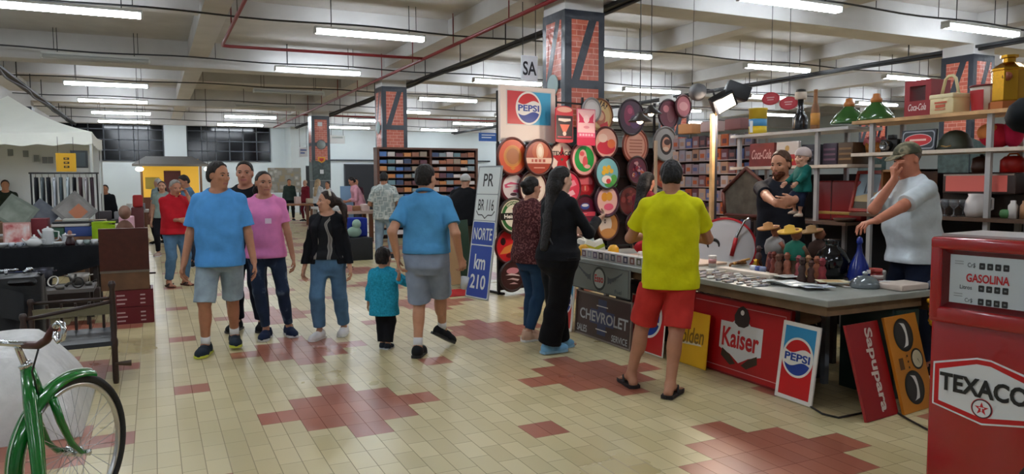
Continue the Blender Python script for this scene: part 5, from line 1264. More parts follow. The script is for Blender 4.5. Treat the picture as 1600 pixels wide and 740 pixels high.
mb = MB(); mb.lathe([(.0, 0), (.105, 0), (.125, .22), (.118, .22), (.10, .02), (0, .02)], paint('c8b8a8', .45), n=32); mb.build('pail', t)
mb = MB(); mb.tube([(.126*math.cos(a), .126*math.sin(a), .22) for a in np.linspace(0, 2*PI, 32, endpoint=False)], .009, paint('7a2028', .4), 6, True); mb.build('rim', t)
mb = MB(); mb.grid(lambda u, v: (-(.108+.0195*(.05+.75*v)+.002)*math.cos((u-.5)*1.3+.3), (.108+.0195*(.05+.75*v)+.002)*math.sin((u-.5)*1.3+.3), .02+.165*v), 8, 6, paint('b02a32', .4)); mb.build('flower_patch', t)
t = thing('brass_tank', 'tall polished brass tank with neck at the right end of the top shelf', 'tank', (XS+.15, yat(1570, .15), zT1), .3)
br = mat('brass', 'b8862c', .22, 1.0); mb = MB(); mb.lathe([(0, 0), (.125, 0), (.13, .01), (.13, .06), (.122, .07), (.122, .30), (.128, .305), (.128, .32), (.07, .36), (.045, .37), (.045, .40), (.065, .405), (.065, .425), (0, .43)], br, n=8, smooth=False); mb.build('vessel', t)
mb = MB(); mb.lathe([(.132, 0), (.132, .06)], mat('copper', 'a8643c', .3, 1.0), n=8, smooth=False); mb.build('copper_base', t)
mb = MB(); mb.lathe([(.035, 0), (.035, .008), (0, .012)], paint('7a3a20', .3), (-.118, -.02, .25), 18, None, True, 'x'); mb.build('badge', t)
t = thing('brass_tank', 'second brass tank cut off by the right picture edge', 'tank', (XS+.15, yat(1636, .15), zT1), .1); mb = MB(); mb.lathe([(0, 0), (.11, 0), (.11, .28), (.05, .33), (.04, .36), (0, .36)], br, n=10, smooth=False); mb.build('vessel', t)
# left unit top
t = thing('oil_tin', 'yellow and blue round oil tin on the top shelf left of the bearded man', 'tin', (XS+.15, yat(1183, .15), aT1))
mb = MB(); mb.lathe([(0, 0), (.098, 0), (.098, .09)], paint('d8b81c', .35), n=32); mb.lathe([(.0985, .09), (.0985, .17)], paint('4a90c0', .35), n=32); mb.lathe([(.098, .17), (.098, .27), (.105, .275), (.105, .29), (0, .29)], paint('d4b430', .35), n=32); mb.build('tin', t)
mb = MB(); mb.grid(lambda u, v: (-.0995*math.cos((u-.5)*.5), .0995*math.sin((u-.5)*.5), .02+.13*v), 4, 2, paint('d8dce0', .4)); mb.build('white_patch', t)
t = thing('soda_siphon', 'black siphon bottle with pale collar standing on the top shelf', 'siphon', (XS+.15, yat(1249, .15), aT1))
mb = MB(); mb.lathe([(0, 0), (.07, 0), (.075, .03), (.075, .14), (.04, .19), (.032, .22), (.030, .33)], paint('16181c', .2), n=24); mb.build('bottle', t)
mb = MB(); mb.lathe([(.055, .33), (.06, .335), (.06, .40), (.055, .405)], paint('c8b8a8', .4), n=24); mb.build('collar', t)
mb = MB(); mb.lathe([(.052, .405), (.048, .43), (0, .44)], paint('1a1a1c', .3), n=20); mb.build('cap', t)
t = thing('wooden_bottle', 'slim brown wooden bottle beside the black siphon', 'bottle', (XS+.15, yat(1272, .15), aT1)); mb = MB(); mb.lathe([(0, 0), (.042, 0), (.046, .02), (.042, .20), (.035, .24), (.022, .28), (.018, .40), (.022, .41), (0, .415)], wood('8a5a34'), n=18); mb.build('bottle', t)
mb = MB(); mb.lathe([(.0465, .05), (.0465, .17)], paint('c88a3c', .5), n=18); mb.build('paper_label', t)
for px, py, nm, k in ((1204, 154, 'left and higher', 0), (1232, 161, 'right and lower', 1)):
    p = on_x(px, py, XS+.9); t = thing('oval_sign', f'small red oval hanging sign over the shelves, the {nm} of two', 'sign', p, RZ+.35)
    mb = MB(); mb.lathe([(.115, 0), (.115, .012)], paint('b8303a', .4), (0, 0, 0), 28, None, False, 'y', 1, .68); mb.build('plate', t)
    mb = MB(); mb.poly(circ(0, 0, .095, 26, rz=.06), -.002, paint('c8404a')); mb.poly(rect(-.05, .008, .05, .02), -.003, paint('e6b8b8')); mb.poly(rect(-.04, -.02, .04, -.008), -.003, paint('e6b8b8')); mb.build('artwork', t)
    mb = MB(); mb.cyl(.004, .07, ZC-p.z, dark, (0, 0.006, 0), 6); mb.build('hanger', t)
# second shelves
def dcola(a, l, w, h): put_text(l, 'Coca-Cola', 0, h*.52, w*.80, h*.42, -.002, paint('d8a8a0'), .015, .3)
sign('soda_crate_panel', 'faded red wooden panel with white script on the second shelf, left of the bearded man', 'sign', (XS+.0, yat(1189, 0), aT2), .36, .25, wood('7a2a28'), dcola, .04, RZ, .05)
def dbeer(a, l, w, h): a.poly(rect(-w/2, 0, w/2, h*.46), -.001, paint('b01a20')); a.poly(rect(-w*.2, h*.17, w*.3, h*.27), -.002, paint('d8a83a')); a.poly(circ(0, h*.72, .03), -.002, paint('c8a060'))
sign('beer_sign', 'white over red square panel on the second shelf above the bearded man', 'sign', (XS+.0, yat(1229, 0), aT2), .30, .25, paint('d8ccc4', .5), dbeer, .04, RZ, .03)
for i, (px, c, n_) in enumerate(((1262, '2a2832', 'black'), (1293, '3a2c3a', 'plum'), (1314, '4a3420', 'brown'))):
    mb = MB(); mb.box((0, -.085, 0), (.25, .085, .21), paint(c, .5), bev=.006)
    for z in (.04, .09, .14): mb.box((-.003, -.07, z), (0.001, .07, z+.02), paint(['5a5a68', '6a4a5a', '7a5a34'][i], .5))
    tag(mb.build('goods_box', loc=(XS+.05, yat(px, .02)-.02+(.03, .015, 0)[i]*1.6, aT2 if yat(px, .02) > 5.1 else zT2)), f'{n_} goods box with faint stripes on the second shelf', 'box')
t = thing('basket', 'small basket with pink lining under the left green lamp shade', 'basket', (XS+.24, yat(1344, .15)-.08, zT2))
mb = MB(); mb.lathe([(0, 0), (.07, 0), (.085, .10), (.078, .10), (.065, .02)], mat('wicker', 'c07a34', .7, noise=.3, nscale=60), n=24); mb.build('basket', t)
mb = MB(); mb.tube([(.075*math.cos(a), .075*math.sin(a), .115+.02*math.sin(5*a)) for a in np.linspace(0, 2*PI, 26, endpoint=False)], .024, cloth('d87a80'), 8, True); mb.build('lining', t)
for i, (px, nm) in enumerate(((1372, 'left'), (1396, 'right'))):
    t = thing('old_camera', f'old black folding camera on the second shelf, the {nm} of the pair', 'camera', (XS+.12+.02*i, yat(px, .10)-(.09, .13)[i], zT2), RZ+.15*i)
    mb = MB(); mb.box((-.09, 0, 0), (.09, .10, .12), paint('15120f', .4), bev=.012); mb.box((-.03, .02, .12), (.03, .08, .16), paint('1a1714', .4), bev=.006); mb.build('body', t)
    mb = MB(); mb.lathe([(.045, 0), (.045, -.07), (.036, -.075), (.03, -.05), (0, -.05)], metal('8a8a8a', .25), (0, 0, .06), 24, None, True, 'y'); mb.build('lens', t)
def dplaq(a, l, w, h): a.poly(rrect(-w*.47, h*.06, w*.47, h*.94, .03), -.001, paint('8a8e94')); a.poly(rrect(-w*.44, h*.12, w*.44, h*.88, .025), -.002, paint('20242c')); a.poly(circ(0, h*.5, w*.40, 36, rz=h*.30), -.003, paint('d8c8c8')); a.poly(circ(0, h*.5, w*.385, 36, rz=h*.27), -.004, paint('c01a20')); a.poly(rect(-w*.24, h*.46, w*.24, h*.55), -.005, paint('e6b8a8'))
sign('plaque', 'dark plaque with glossy red oval between the vendor and the olive helmet', 'plaque', (XS+.0, yat(1436, .03), zT2), .32, .18, paint('20242c', .4), dplaq, .1, RZ, .02)
t = thing('helmet', 'olive army helmet resting on the second shelf', 'helmet', (XS+.17, yat(1497, .17)+.03, zT2)); mb = MB(); mb.lathe([(.145, .0), (.15, .008), (.135, .03), (.125, .08), (.09, .135), (.045, .16), (0, .168)], paint('2c3020', .6), n=30, sx=1.05, sy=.95); mb.build('shell', t)
mb = MB(); mb.tube([(-.13, -.05, .03), (-.142, -.02, .02), (-.14, .03, .03)], .008, paint('8a6a34', .6), 6); mb.build('strap', t)
mb = MB(); mb.ell((0, 0, .10), (.11, .13, .10), cloth('b01c30')); mb.ell((-.06, .03, .13), (.06, .09, .07), cloth('c87a40')); mb.ell((.02, -.12, .12), (.09, .07, .12), cloth('a81a3c')); tag(mb.build('red_cloth', loc=(XS+.22, yat(1537, .16)-.06, zT2+.001)), 'bunched red and orange cloth by the right post of the shelf', 'cloth')
def dpl(a, l, w, h): a.poly(circ(0, h*.5, .05, 5), -.002, paint('3a1414'))
sign('red_plaque', 'tilted dark red plaque at the right end of the second shelf', 'plaque', (XS+.05, yat(1640, .03), zT2), .26, .15, paint('7e1a20', .4), dpl, .1, RZ, .03)
# lower shelves
bZ, bA = 1.20+.032, 1.10+.032
t = thing('red_suitcase', 'red hard suitcase standing behind the baby', 'suitcase', (XS+.20, yat(1300, .02)+.06, bA), RZ)
mb = MB(); mb.box((-.27, 0, 0), (.27, .20, .40), paint('8c1a1c', .4), bev=.02); mb.box((-.275, -.004, .06), (.275, .204, .09), paint('a8843c', .4), bev=.004); mb.box((-.10, -.003, .0), (-.085, .2, .401), paint('5a1012', .4)); mb.build('case', t)
t = thing('painting', 'red framed painting of two spires leaning on the lower shelf', 'painting', (XS+.115, yat(1338, .04)-.035, bZ), 0, rot=(-.22, 0, RZ-.22))
mb = MB()
for q in ((-.19, .002, .19, .03), (-.19, .37, .19, .40), (-.19, .03, -.16, .37), (.16, .03, .19, .37)): mb.box((q[0], -.02, q[1]), (q[2], .01, q[3]), paint('8c2418', .4))
mb.build('frame', t)
mb = MB(); skyc, gnd = paint('8a9fa8', .5), paint('3a3426', .5)
mb.poly(rect(-.16, .03, .16, .37), -.002, skyc); mb.poly(rect(-.16, .03, .16, .15), -.003, gnd); mb.poly([(-.16, .15), (.16, .20), (.16, .10), (-.16, .1)], -.004, paint('a8946a')); mb.poly([(-.05, .18), (-.035, .30), (-.02, .18)], -.005, paint('3a4650')); mb.poly([(-.01, .18), (.005, .29), (.02, .18)], -.005, paint('3a4650')); mb.poly([(.03, .03), (.16, .03), (.16, .16), (.06, .12)], -.006, paint('241c16')); mb.build('canvas', t)
mb = MB(); mb.lathe([(0, 0), (.075, 0), (.105, .03), (.108, .034), (.10, .032), (.07, .01), (0, .01)], metal('a8a29a', .3), n=32); tag(mb.build('silver_tray', loc=(XS+.085, 5.13, bA)), 'shallow silver dish in front of the red suitcase', 'dish')
t = thing('coral_radio', 'old radio with coral coloured front behind the vendor', 'radio', (XS+.10, yat(1514, -.02), 1.42), RZ)
mb = MB(); mb.box((-.30, 0, 0), (.30, .30, .17), paint('3a2a26', .5), bev=.012); mb.build('case', t)
mb = MB(); mb.poly(rect(-.27, .02, .24, .15), -.002, paint('d8685c', .4)); mb.poly(rect(-.29, .15, .29, .163), -.002, metal('b8a89a')); mb.build('front', t)
mb = MB(); mb.box((-.36, 0, 0), (.36, .19, .185), wood('3a2a20')); tag(mb.build('wooden_crate', loc=(XS+.22, yat(1514, 0), bZ), rz=RZ), 'low dark wooden crate under the coral radio', 'crate')
t = thing('red_tin', 'red enamel tin on top of the coral radio', 'tin', (XS+.22, yat(1569, .10), 1.59+.003)); mb = MB(); mb.lathe([(0, 0), (.09, 0), (.09, .10), (.06, .13), (0, .135)], paint('b01a14', .35), n=24); mb.build('tin', t)
mb = MB(); mb.tube([(0, -.06, .11), (0, -.03, .150), (0, .03, .150), (0, .06, .11)], .008, paint('c8641c', .4), 6); mb.build('handle', t)
t = thing('brown_pot', 'brown lidded pot on top of the radio beside the shelf post', 'pot', (XS+.24, yat(1520, .12), 1.59+.003)); mb = MB(); mb.lathe([(0, 0), (.07, 0), (.08, .05), (.07, .12), (.03, .14), (0, .142)], paint('4a2818', .4), n=22); mb.build('pot', t); mb = MB(); mb.lathe([(.012, .14), (.02, .15), (0, .158)], paint('3a2014', .4), n=12); mb.build('knob', t)
gl = mat('clear_glass', 'c8ccd0', .05, trans=.85, spec=.7)
for i in range(6):
    mb = MB(); mb.lathe([(0, 0), (.03, 0), (.006, .012), (.006, .06), (.035, .09), (.038, .14), (.033, .14), (.03, .095), (0, .075)], gl, n=18)
    tag(mb.build('wine_glass', loc=(XS+.02+.09*(i % 2), yat(1466, 0)+.02-.08*(i//2)-.02*(i % 2), bZ)), f'clear stemmed glass behind the vendor, {["front", "back"][i % 2]} row, {["first", "second", "third"][i//2]} from his shoulder', 'glass', 'stemmed glasses behind the vendor')
t = thing('white_jug', 'white jug on the lower shelf right of the vendor', 'jug', (XS+.105, yat(1520, .03), bZ)); mb = MB(); mb.lathe([(0, 0), (.075, 0), (.09, .05), (.08, .13), (.06, .17), (.065, .19)], paint('cfc8c4', .35), n=24); mb.build('vessel', t); mb = MB(); mb.tube([(0, -.06, .17), (0, -.13, .15), (0, -.13, .07), (0, -.085, .05)], .010, paint('cfc8c4', .35), 8); mb.build('handle', t)
mb = MB(); mb.lathe([(0, 0), (.04, 0), (.05, .03), (.045, .06), (.03, .07)], paint('4a7a4a', .25), n=20); tag(mb.build('green_bowl', loc=(XS+.10, yat(1538, 0)-.13, bZ)), 'small green pot before the white jug', 'pot')
for i, (px, c, n_) in enumerate(((1556, 'd8d4d0', 'white'), (1568, 'a87a54', 'tan'))):
    mb = MB(); mb.lathe([(0, 0), (.035, 0), (.035, .10), (.02, .12), (.02, .14), (0, .142)], paint(c, .4), n=18); tag(mb.build('small_bottle', loc=(XS+.10, yat(px, .05)-.12-.03*i, bZ)), f'{n_} small bottle on the lower shelf near the right post', 'bottle')
mb = MB(); mb.box((-.2, 0, 0), (.2, .25, .28), mat('wicker', '7a5228', .7, noise=.3, nscale=40), bev=.03); tag(mb.build('wicker_hamper', loc=(XS+.08, yat(1606, .05)-.19, bZ), rz=RZ), 'brown wicker hamper at the right end of the lower shelf', 'hamper')
t = thing('wooden_shrine', 'reddish wooden box with pale shelf between painting and vendor', 'box', (XS+.08, yat(1382, .08)-.17, bZ), RZ)
mb = MB(); mb.box((-.20, 0, 0), (.20, .22, .02), wood('7a4a24')); mb.box((-.20, 0, .0), (-.18, .22, .40), wood('7a4a24')); mb.box((.18, 0, 0), (.20, .22, .40), wood('7a4a24')); mb.box((-.18, .20, .02), (.18, .22, .40), wood('8a3a24')); mb.box((-.18, 0, .20), (.18, .2, .225), plyw); mb.box((-.2, 0, .38), (.2, .22, .40), wood('b88a5a')); mb.build('case', t)
mb = MB(); mb.box((-.05, .0, .13), (.03, .03, .17), paint('c89a1c', .4)); mb.build('yellow_tag', t)
mb = MB(); mb.lathe([(0, 0), (.03, 0), (.04, .05), (.02, .10), (0, .11)], paint('6a3a2a', .4), n=16); tag(mb.build('clay_vase', loc=(XS+.17, yat(1382, .08)-.17, bZ+.227)), 'small brown vase in the reddish wooden box', 'vase')

# ---- rack of small packets (facing the aisle) and its crate stack
YR = 0.0
x0, x1 = -.72, .78
t = thing('packet_rack', 'tall white wire rack full of small packets behind the man in yellow', 'rack', (6.42, 7.47, 0), RZ)
mb = MB()
for x in (x0, (x0+x1)/2, x1): mb.box((x-.015, 0, 0), (x+.015, .03, 2.15), paint('a89c98', .5))
mb.build('uprights', t)
ROWS = 9
for r in range(ROWS):
    mb = MB(); z = .62+.168*r; mb.box((x0, -.06, z-.012), (x1, .03, z), paint('8a7e7c', .5)); mb.build('shelf_lip', t)
mb = MB(); mb.box((x0, .035, .1), (x1, .05, 2.1), paint('2a2022', .8)); mb.build('backing', t)
pc = [('a8959a', 'pinkish'), ('98899a', 'lilac'), ('b4adb2', 'white'), ('8a5a5a', 'brownish'), ('c0602c', 'orange'), ('5a6ea8', 'blue'), ('b08a74', 'tan'), ('a0a0b0', 'grey'), ('6a3a44', 'maroon'), ('d0b09a', 'peach'), ('3a3440', 'dark')]
rr = random.Random(4)
TONE = lambda c: '%02x%02x%02x' % tuple(int(int(c[i:i+2], 16)*.80) for i in (0, 2, 4))
for r in range(ROWS):
    cols_ = [2, 0, 1, 3, 7, 6, 9, 4, 5, 8, 10]; rr.shuffle(cols_)
    for k in range(11):
        c, nm = pc[cols_[k]]; w_ = (x1-x0)/11; hh = .115+.03*rr.random()
        mb = MB(); mb.box((-.06, -.02, 0), (.06, .02, hh), paint(TONE(c), .5)); mb.box((-.04, -.0215, .03), (.035, -.02, .03+hh*.4), paint(TONE(pc[(cols_[k]+4) % 11][0]), .5))
        tag(mb.build('packet', loc=(6.42-.03, 7.47-(x0+w_*(k+.5)), .62+.168*r+.001), rz=RZ), f'{nm} packet on the {ORD[ROWS-1-r]} tier from the top of the wire rack', 'packet', 'packets on the wire rack')
for i, (yy, c, nm) in enumerate(((7.9, 'c08a5a', 'tan'), (7.45, 'b09a98', 'greyish'), (7.0, '8a5a58', 'reddish'))):
    mb = MB(); mb.box((-.14, -.1, 0), (.14, .06, .13), paint(c, .6), bev=.01); tag(mb.build('carton', loc=(6.44, yy, 2.153), rz=RZ), f'{nm} carton lying on top of the wire rack', 'carton')
mb = MB(); mb.lathe([(.20, 0), (.205, .01), (.09, .03), (.085, .08), (0, .09)], mat('straw', '5a4636', .8, noise=.2), n=30); t = thing('brown_hat', 'brown wide-brimmed hat hung on a cord beside the wire rack', 'hat', on_y(1076, 241, 8.32), 0, rot=(.25, .15, 0)); mb.build('felt', t); mb = MB(); mb.tube([(0, 0, .09), (-.35, .62, 2.55)], .004, dark, 5); mb.build('hanger', t)
t = thing('market_umbrella_panel', '', 'x'); bpy.data.objects.remove(t)
mb = MB(); pl = [(-.32, 0), (.30, 0), (.36, .30), (0, .52), (-.36, .26)]
t = thing('house_shaped_frame', 'brown house-shaped wooden frame behind the bearded man', 'frame', (on_x(1165, 300, 5.85).x, on_x(1165, 300, 5.85).y, 1.132), RZ)
for p_, q_ in zip(pl, pl[1:]+pl[:1]): mb.tube([(p_[0], 0, p_[1]+.02), (q_[0], 0, q_[1]+.02)], .02, wood('5a2a22'), 6)
mb.build('frame', t); mb = MB(); mb.poly([(x, z+.02) for x, z in pl], .01, mat('dull_picture', '5a5448', .6, noise=.4, nscale=8)); mb.build('picture', t)

# ---- lamps over the stall
warm = mat('warm_bulb', 'ffe0b0', .4, emit=30.0)
for i, (px, py, nm) in enumerate(((1000, 190, 'nearer and left'), (1017, 178, 'farther and right'))):
    p = on_y(px, py, 7.9+.6*i); t = thing('pendant_lamp', f'small dark pendant lamp with warm bulb over the round signs, {nm}', 'lamp', p)
    mb = MB(); mb.lathe([(.15, 0), (.152, .008), (.05, .09), (.03, .12), (0, .125)], paint('2a2422', .4), n=28); mb.build('lamp_shade', t)
    mb = MB(); mb.ell((0, 0, .02), (.045, .045, .05), warm); mb.build('bulb', t); mb = MB(); mb.cyl(.006, .12, ZC-p.z, dark, (0, 0, 0), 6); mb.build('cord', t)
p = on_y(1130, 158, 6.4); t = thing('floodlight', 'black floodlights clamped to a stand over the stall, one glowing', 'lamp', p, -.5)
mb = MB(); mb.box((-.13, -.05, -.10), (.13, .08, .08), paint('15161a', .4), M=Matrix.Rotation(-.5, 4, 'Y') @ Matrix.Rotation(.5, 4, 'X'), bev=.012); mb.build('housing', t)
mb = MB(); mb.box((-.10, -.056, -.08), (.10, -.052, .06), mat('flood_glow', 'ffe9c8', .4, emit=14.0), M=Matrix.Rotation(-.5, 4, 'Y') @ Matrix.Rotation(.5, 4, 'X')); mb.build('lens', t)
mb = MB(); mb.box((-.02, -.04, .08), (.24, .10, .24), paint('1c1d22', .4), M=Matrix.Rotation(.35, 4, 'Y'), bev=.012); mb.build('upper_housing', t)
mb = MB(); mb.lathe([(.0, 0), (.07, 0), (.10, .16), (.0, .17)], paint('6a6a6c', .4), (-.25, 0, .12), 20, None, True, 'y'); mb.build('spot', t)
mb = MB(); mb.cyl(.018, -p.z, .02, paint('3a3a40', .4), (-.05, .10, 0), 10); mb.tube([(-.05, .10, .0), (-.1, .06, .12), (-.25, .06, .12)], .014, paint('3a3a40', .4), 8); mb.build('stand', t)
# ================================================================== FUEL PUMP
pr = paint('9a0a11', .22, coat=.5)
pl0 = Vector((3.40, 2.345, 0)); dirf = Vector((-.12, .993, 0)).normalized()
# local frame: +x along the face towards the near end, -y out of the face
WP = .50
t = thing('fuel_pump', 'red vintage fuel pump with white dial window, standing in front of the stall', 'fuel pump', pl0-dirf*WP/2, math.atan2(-dirf.y, -dirf.x))
mb = MB(); mb.box((-WP/2, 0, .06), (WP/2, .42, .90), pr, bev=.015); mb.build('body', t)
mb = MB(); mb.box((-WP/2+.02, .02, 0), (WP/2-.02, .40, .06), paint('1a1a1a', .5)); mb.build('plinth', t)
hx0, hx1, hz0, hz1 = -WP/2+.008, WP/2+.02, .862, 1.272
wx0, wx1, wz0, wz1 = -.165, .190, .962, 1.190
mb = MB()
def ringbox(a, b, c, d, y0, y1): mb.box((a, y0, b), (c, y1, d), pr, bev=.016)
ringbox(hx0, wz1+.022, hx1, hz1, -.048, .45); ringbox(hx0, hz0, hx1, wz0-.022, -.045, .45); ringbox(hx0, hz0+.01, wx0-.022, hz1-.01, -.046, .45); ringbox(wx1+.022, hz0+.01, hx1, hz1-.01, -.046, .45)
mb.box((hx0+.02, .0, hz0+.02), (hx1-.02, .44, hz1-.02), pr); hd_ = mb.build('head', t)
mb = MB(); a, b, c, d = wx0-.025, wz0-.025, wx1+.025, wz1+.025
fy, by = -.036, -.006
for q in (((a, fy, b), (c, fy, b), (wx1, by, wz0), (wx0, by, wz0)), ((c, fy, b), (c, fy, d), (wx1, by, wz1), (wx1, by, wz0)), ((c, fy, d), (a, fy, d), (wx0, by, wz1), (wx1, by, wz1)), ((a, fy, d), (a, fy, b), (wx0, by, wz0), (wx0, by, wz1))): mb.add(q, [(0, 1, 2, 3)], paint('5c0a10', .3))
mb.build('window_bezel', hd_)
mb = MB(); mb.poly(rect(wx0-.005, wz0-.005, wx1+.005, wz1+.005), -.006, paint('b9c2c8', .25)); dial = mb.build('dial_window', t)
mb = MB(); dk = paint('1b1d20', .4); ww = wx1-wx0; zc = lambda u: wz0+(wz1-wz0)*u
words_ = Lettering()
def LT_(s_, cx, u, h_, w=None, m=None, b=.01): put_text(words_, s_, wx0+ww*cx, zc(u), w, h_, -.008, m or paint('3a3e42'), b)
LT_('Cr$', .27, .80, .024, .034); LT_('GASOLINA', .47, .545, .040, .185, paint('b01822', .4), .03); LT_('Litros', .21, .345, .019, .054); LT_('Cr$', .25, .075, .022, .034)
for row, n_ in ((.80, 4), (.345, 4), (.075, 4)):
    for k in range(n_):
        x = wx0+ww*(.40+.095*k); mb.poly(rrect(x-.0125, zc(row)-.015, x+.0125, zc(row)+.015, .004), -.0075, dk); mb.poly(rect(x-.005, zc(row)-.004, x+.005, zc(row)+.004), -.0080, paint('6a6e72'))
for u in (.86, .81, .19, .14): mb.poly(rect(wx0+ww*.06, zc(u), wx0+ww*.17, zc(u)+.004), -.0075, paint('8a8e92'))
mb.build('digit_windows', dial); words_.build(dial)
mb = MB(); mb.box((hx0+.02, .02, hz1+.001), (hx1-.02, .40, hz1+.012), paint('a8a4a2', .4)); mb.build('top_plate', t)
mb = MB(); hw = .228
def S_(k, e):      # long hexagon with upright ends and low peaks
    return [(-hw+e, .660-e), (-hw+e, .452+e*.8), (-.004, .405+e*1.1), (.004, .405+e*1.1), (hw-e, .452+e*.8), (hw-e, .660-e), (.03, .716-e), (-.03, .716-e)]
mb.poly(S_(1, 0), -.002, paint('d8dadb', .35)); mb.poly(S_(1, .008), -.003, paint('b80f18', .3)); mb.poly(S_(1, .030), -.004, paint('d3d6d8', .35))
zs_ = .482
mb.poly(circ(0, zs_, .047, 30), -.006, paint('b80f18')); mb.poly(circ(0, zs_, .044, 30), -.0065, paint('20242c')); mb.poly(circ(0, zs_, .039, 30), -.007, paint('d8dadb')); mb.poly(star(0, zs_, .032), -.008, paint('c01822')); mb.poly(rect(-.012, zs_+.002, .012, zs_+.007), -.0085, paint('d8dadb')); mb.poly(rect(-.003, zs_-.012, .003, zs_+.003), -.0085, paint('d8dadb')); em = mb.build('emblem', t)
mb = MB(); put_text(mb, 'TEXACO', 0, .576, .385, .088, -.0095, paint('101418', .4), .035); mb.build('lettering', em)
mb = MB(); mb.tube([(WP/2+.02, .1, 1.0), (WP/2+.10, .05, .95), (WP/2+.14, -.02, .70), (WP/2+.06, -.06, .45), (WP/2-.03, -.09, .25), (WP/2-.02, -.10, .10), (WP/2+.08, -.05, .03)], .022, paint('0e0f12', .5), 10); mb.build('hose', t)
# dark rounded thing high at the right edge
t = thing('dome_lamp', 'blue-black domed lamp on a stand, cut off at the right edge before the brass tank', 'lamp', on_d(1613, 182, 4.4))
mb = MB(); mb.lathe([(0.0, .12), (.07, .11), (.12, .065), (.14, 0), (.13, -.04), (.09, -.08), (.03, -.10), (0, -.10)], paint('070c10', .7, spec=.15), n=28); mb.build('dome', t)
mb = MB(); mb.cyl(.018, -t.location.z, -.05, paint('12161c', .4), (.0, 0, 0), 12); mb.cyl(.14, -t.location.z, -t.location.z+.02, paint('12161c', .4), (0, 0, 0), 24); mb.build('stand', t)
# floor cable
pts = [on_floor(*p, .008) for p in ((1262, 632), (1285, 646), (1310, 652), (1345, 645), (1372, 641), (1395, 640), (1420, 655), (1448, 670), (1500, 690), (1540, 700))]
mb = MB(); mb.tube([tuple(p) for p in pts], .007, paint('14120f', .5), 8); tag(mb.build('power_cable'), 'black power cable curving over the floor before the leaning signs', 'cable')

# ================================================================== BICYCLE
_R3, _F3 = Vector((_cy, -_sy, 0)), Vector((_sy, _cy, 0))
ax = on_d(116, 716, 3.34); ax.z = .345
t = thing('bicycle', 'green bicycle with chrome handlebar cut off by the left picture edge', 'bicycle', (ax.x, ax.y, 0))
O_ = Vector((ax.x, ax.y, 0))
def W_(px, py, d): return on_d(px, py, d)-O_          # a surveyed point, relative to the bicycle
gp = paint('0d6a22', .2, coat=.7); chrome = metal('c9ccd0', .12); tyre = paint('121212', .7)
dw_ = (_R3*math.cos(math.radians(82))+_F3*math.sin(math.radians(82))).normalized()     # the turned front wheel
df_ = (_R3*math.cos(math.radians(99))+_F3*math.sin(math.radians(99))).normalized()   # the frame
Z3 = Vector((0, 0, 1))
def wheel(c, d, par, a0, a1):
    l = d.cross(Z3); P = lambda r, a, o=0.0: c+d*(r*math.cos(a))+Z3*(r*math.sin(a))+l*o
    mb = MB(); mb.tube([P(.325, a) for a in np.linspace(0, 2*PI, 56, endpoint=False)], .020, tyre, 10, True); w_ = mb.build('wheel', par)
    mb = MB(); mb.tube([P(.298, a) for a in np.linspace(0, 2*PI, 56, endpoint=False)], .012, metal('c4c4c4', .3), 8, True); mb.build('wheel_rim', w_)
    mb = MB(); mb.tube([c-l*.035, c+l*.035], .022, chrome, 14); mb.tube([c-l*.08, c+l*.08], .008, chrome, 10)
    for e in (-1, 1): mb.tube([c+l*e*.066, c+l*e*.078], .016, chrome, 6)
    mb.build('hub', w_)
    mb = MB()
    for i in range(32):
        a = 2*PI*i/32; b = a+(.9 if i % 2 else -.9); mb.tube([P(.02, b, .028*(-1)**(i//2)), P(.292, a)], .0013, metal('b0b0b0', .3), 4)
    mb.build('spokes', w_)
    mb = MB()
    def fen(u, v): a = math.radians(a0+(a1-a0)*u); o = (v-.5)*PI*1.05; return tuple(P(.338+.028*math.cos(o), a, .036*math.sin(o)))
    mb.grid(fen, 34, 10, gp)
    mb.tube([P(.369, math.radians(q)) for q in np.linspace(a0, a1, 30)], .003, paint('c8d8c8', .3), 5); mb.build('mudguard', par)
fa = Vector((0, 0, .345)); wheel(fa, dw_, t, 68, 215)
hub_l = dw_.cross(Z3)
H1, H0 = W_(42, 574, 3.12), W_(60, 618, 3.15)
bb = W_(22, 850, 2.78); bb.z = .27
ra = H1-df_*.86; ra.z = .345; wheel(ra, df_, t, 20, 190)
st = bb-df_*.42+Z3*.44
mb = MB(); mb.tube([H1, H0], .027, gp, 14)
mb.tube([W_(42, 580, 3.115), W_(47, 630, 3.07), W_(55, 690, 3.02), W_(61, 745, 2.97), W_(56, 800, 2.88), bb], [.024, .026, .026, .025, .022, .02], gp, 12)
mb.tube([W_(48, 600, 3.12), W_(58, 650, 3.10), W_(63, 700, 3.06), W_(66, 750, 3.02), W_(62, 805, 2.95), bb+Z3*.06], [.018, .018, .017, .017, .016, .015], gp, 12)
mb.tube([bb, st], .018, gp, 12)
lf = df_.cross(Z3)
for e in (-1, 1): mb.tube([bb+lf*e*.03, ra+lf*e*.06], .011, gp, 8); mb.tube([st+lf*e*.02, ra+lf*e*.06], .009, gp, 8)
mb.build('frame', t)
cr_ = W_(65, 622, 3.17)
mb = MB(); mb.tube([cr_-hub_l*.05, cr_+hub_l*.05], .019, gp, 10)
for e in (-1, 1):
    a_ = cr_+hub_l*e*.052; z_ = fa+hub_l*e*.060
    mb.tube([a_, a_*.62+z_*.38-dw_*.028, a_*.28+z_*.72-dw_*.036-Z3*.01, a_*.08+z_*.92-dw_*.016-Z3*.012, z_+dw_*.012], [.018, .017, .014, .011, .010], gp, 10)
mb.build('fork', t)
mb = MB(); mb.tube([cr_+Z3*.012-hub_l*.035, cr_+Z3*.012+hub_l*.035], .012, chrome, 8); mb.build('fork_crown', t)
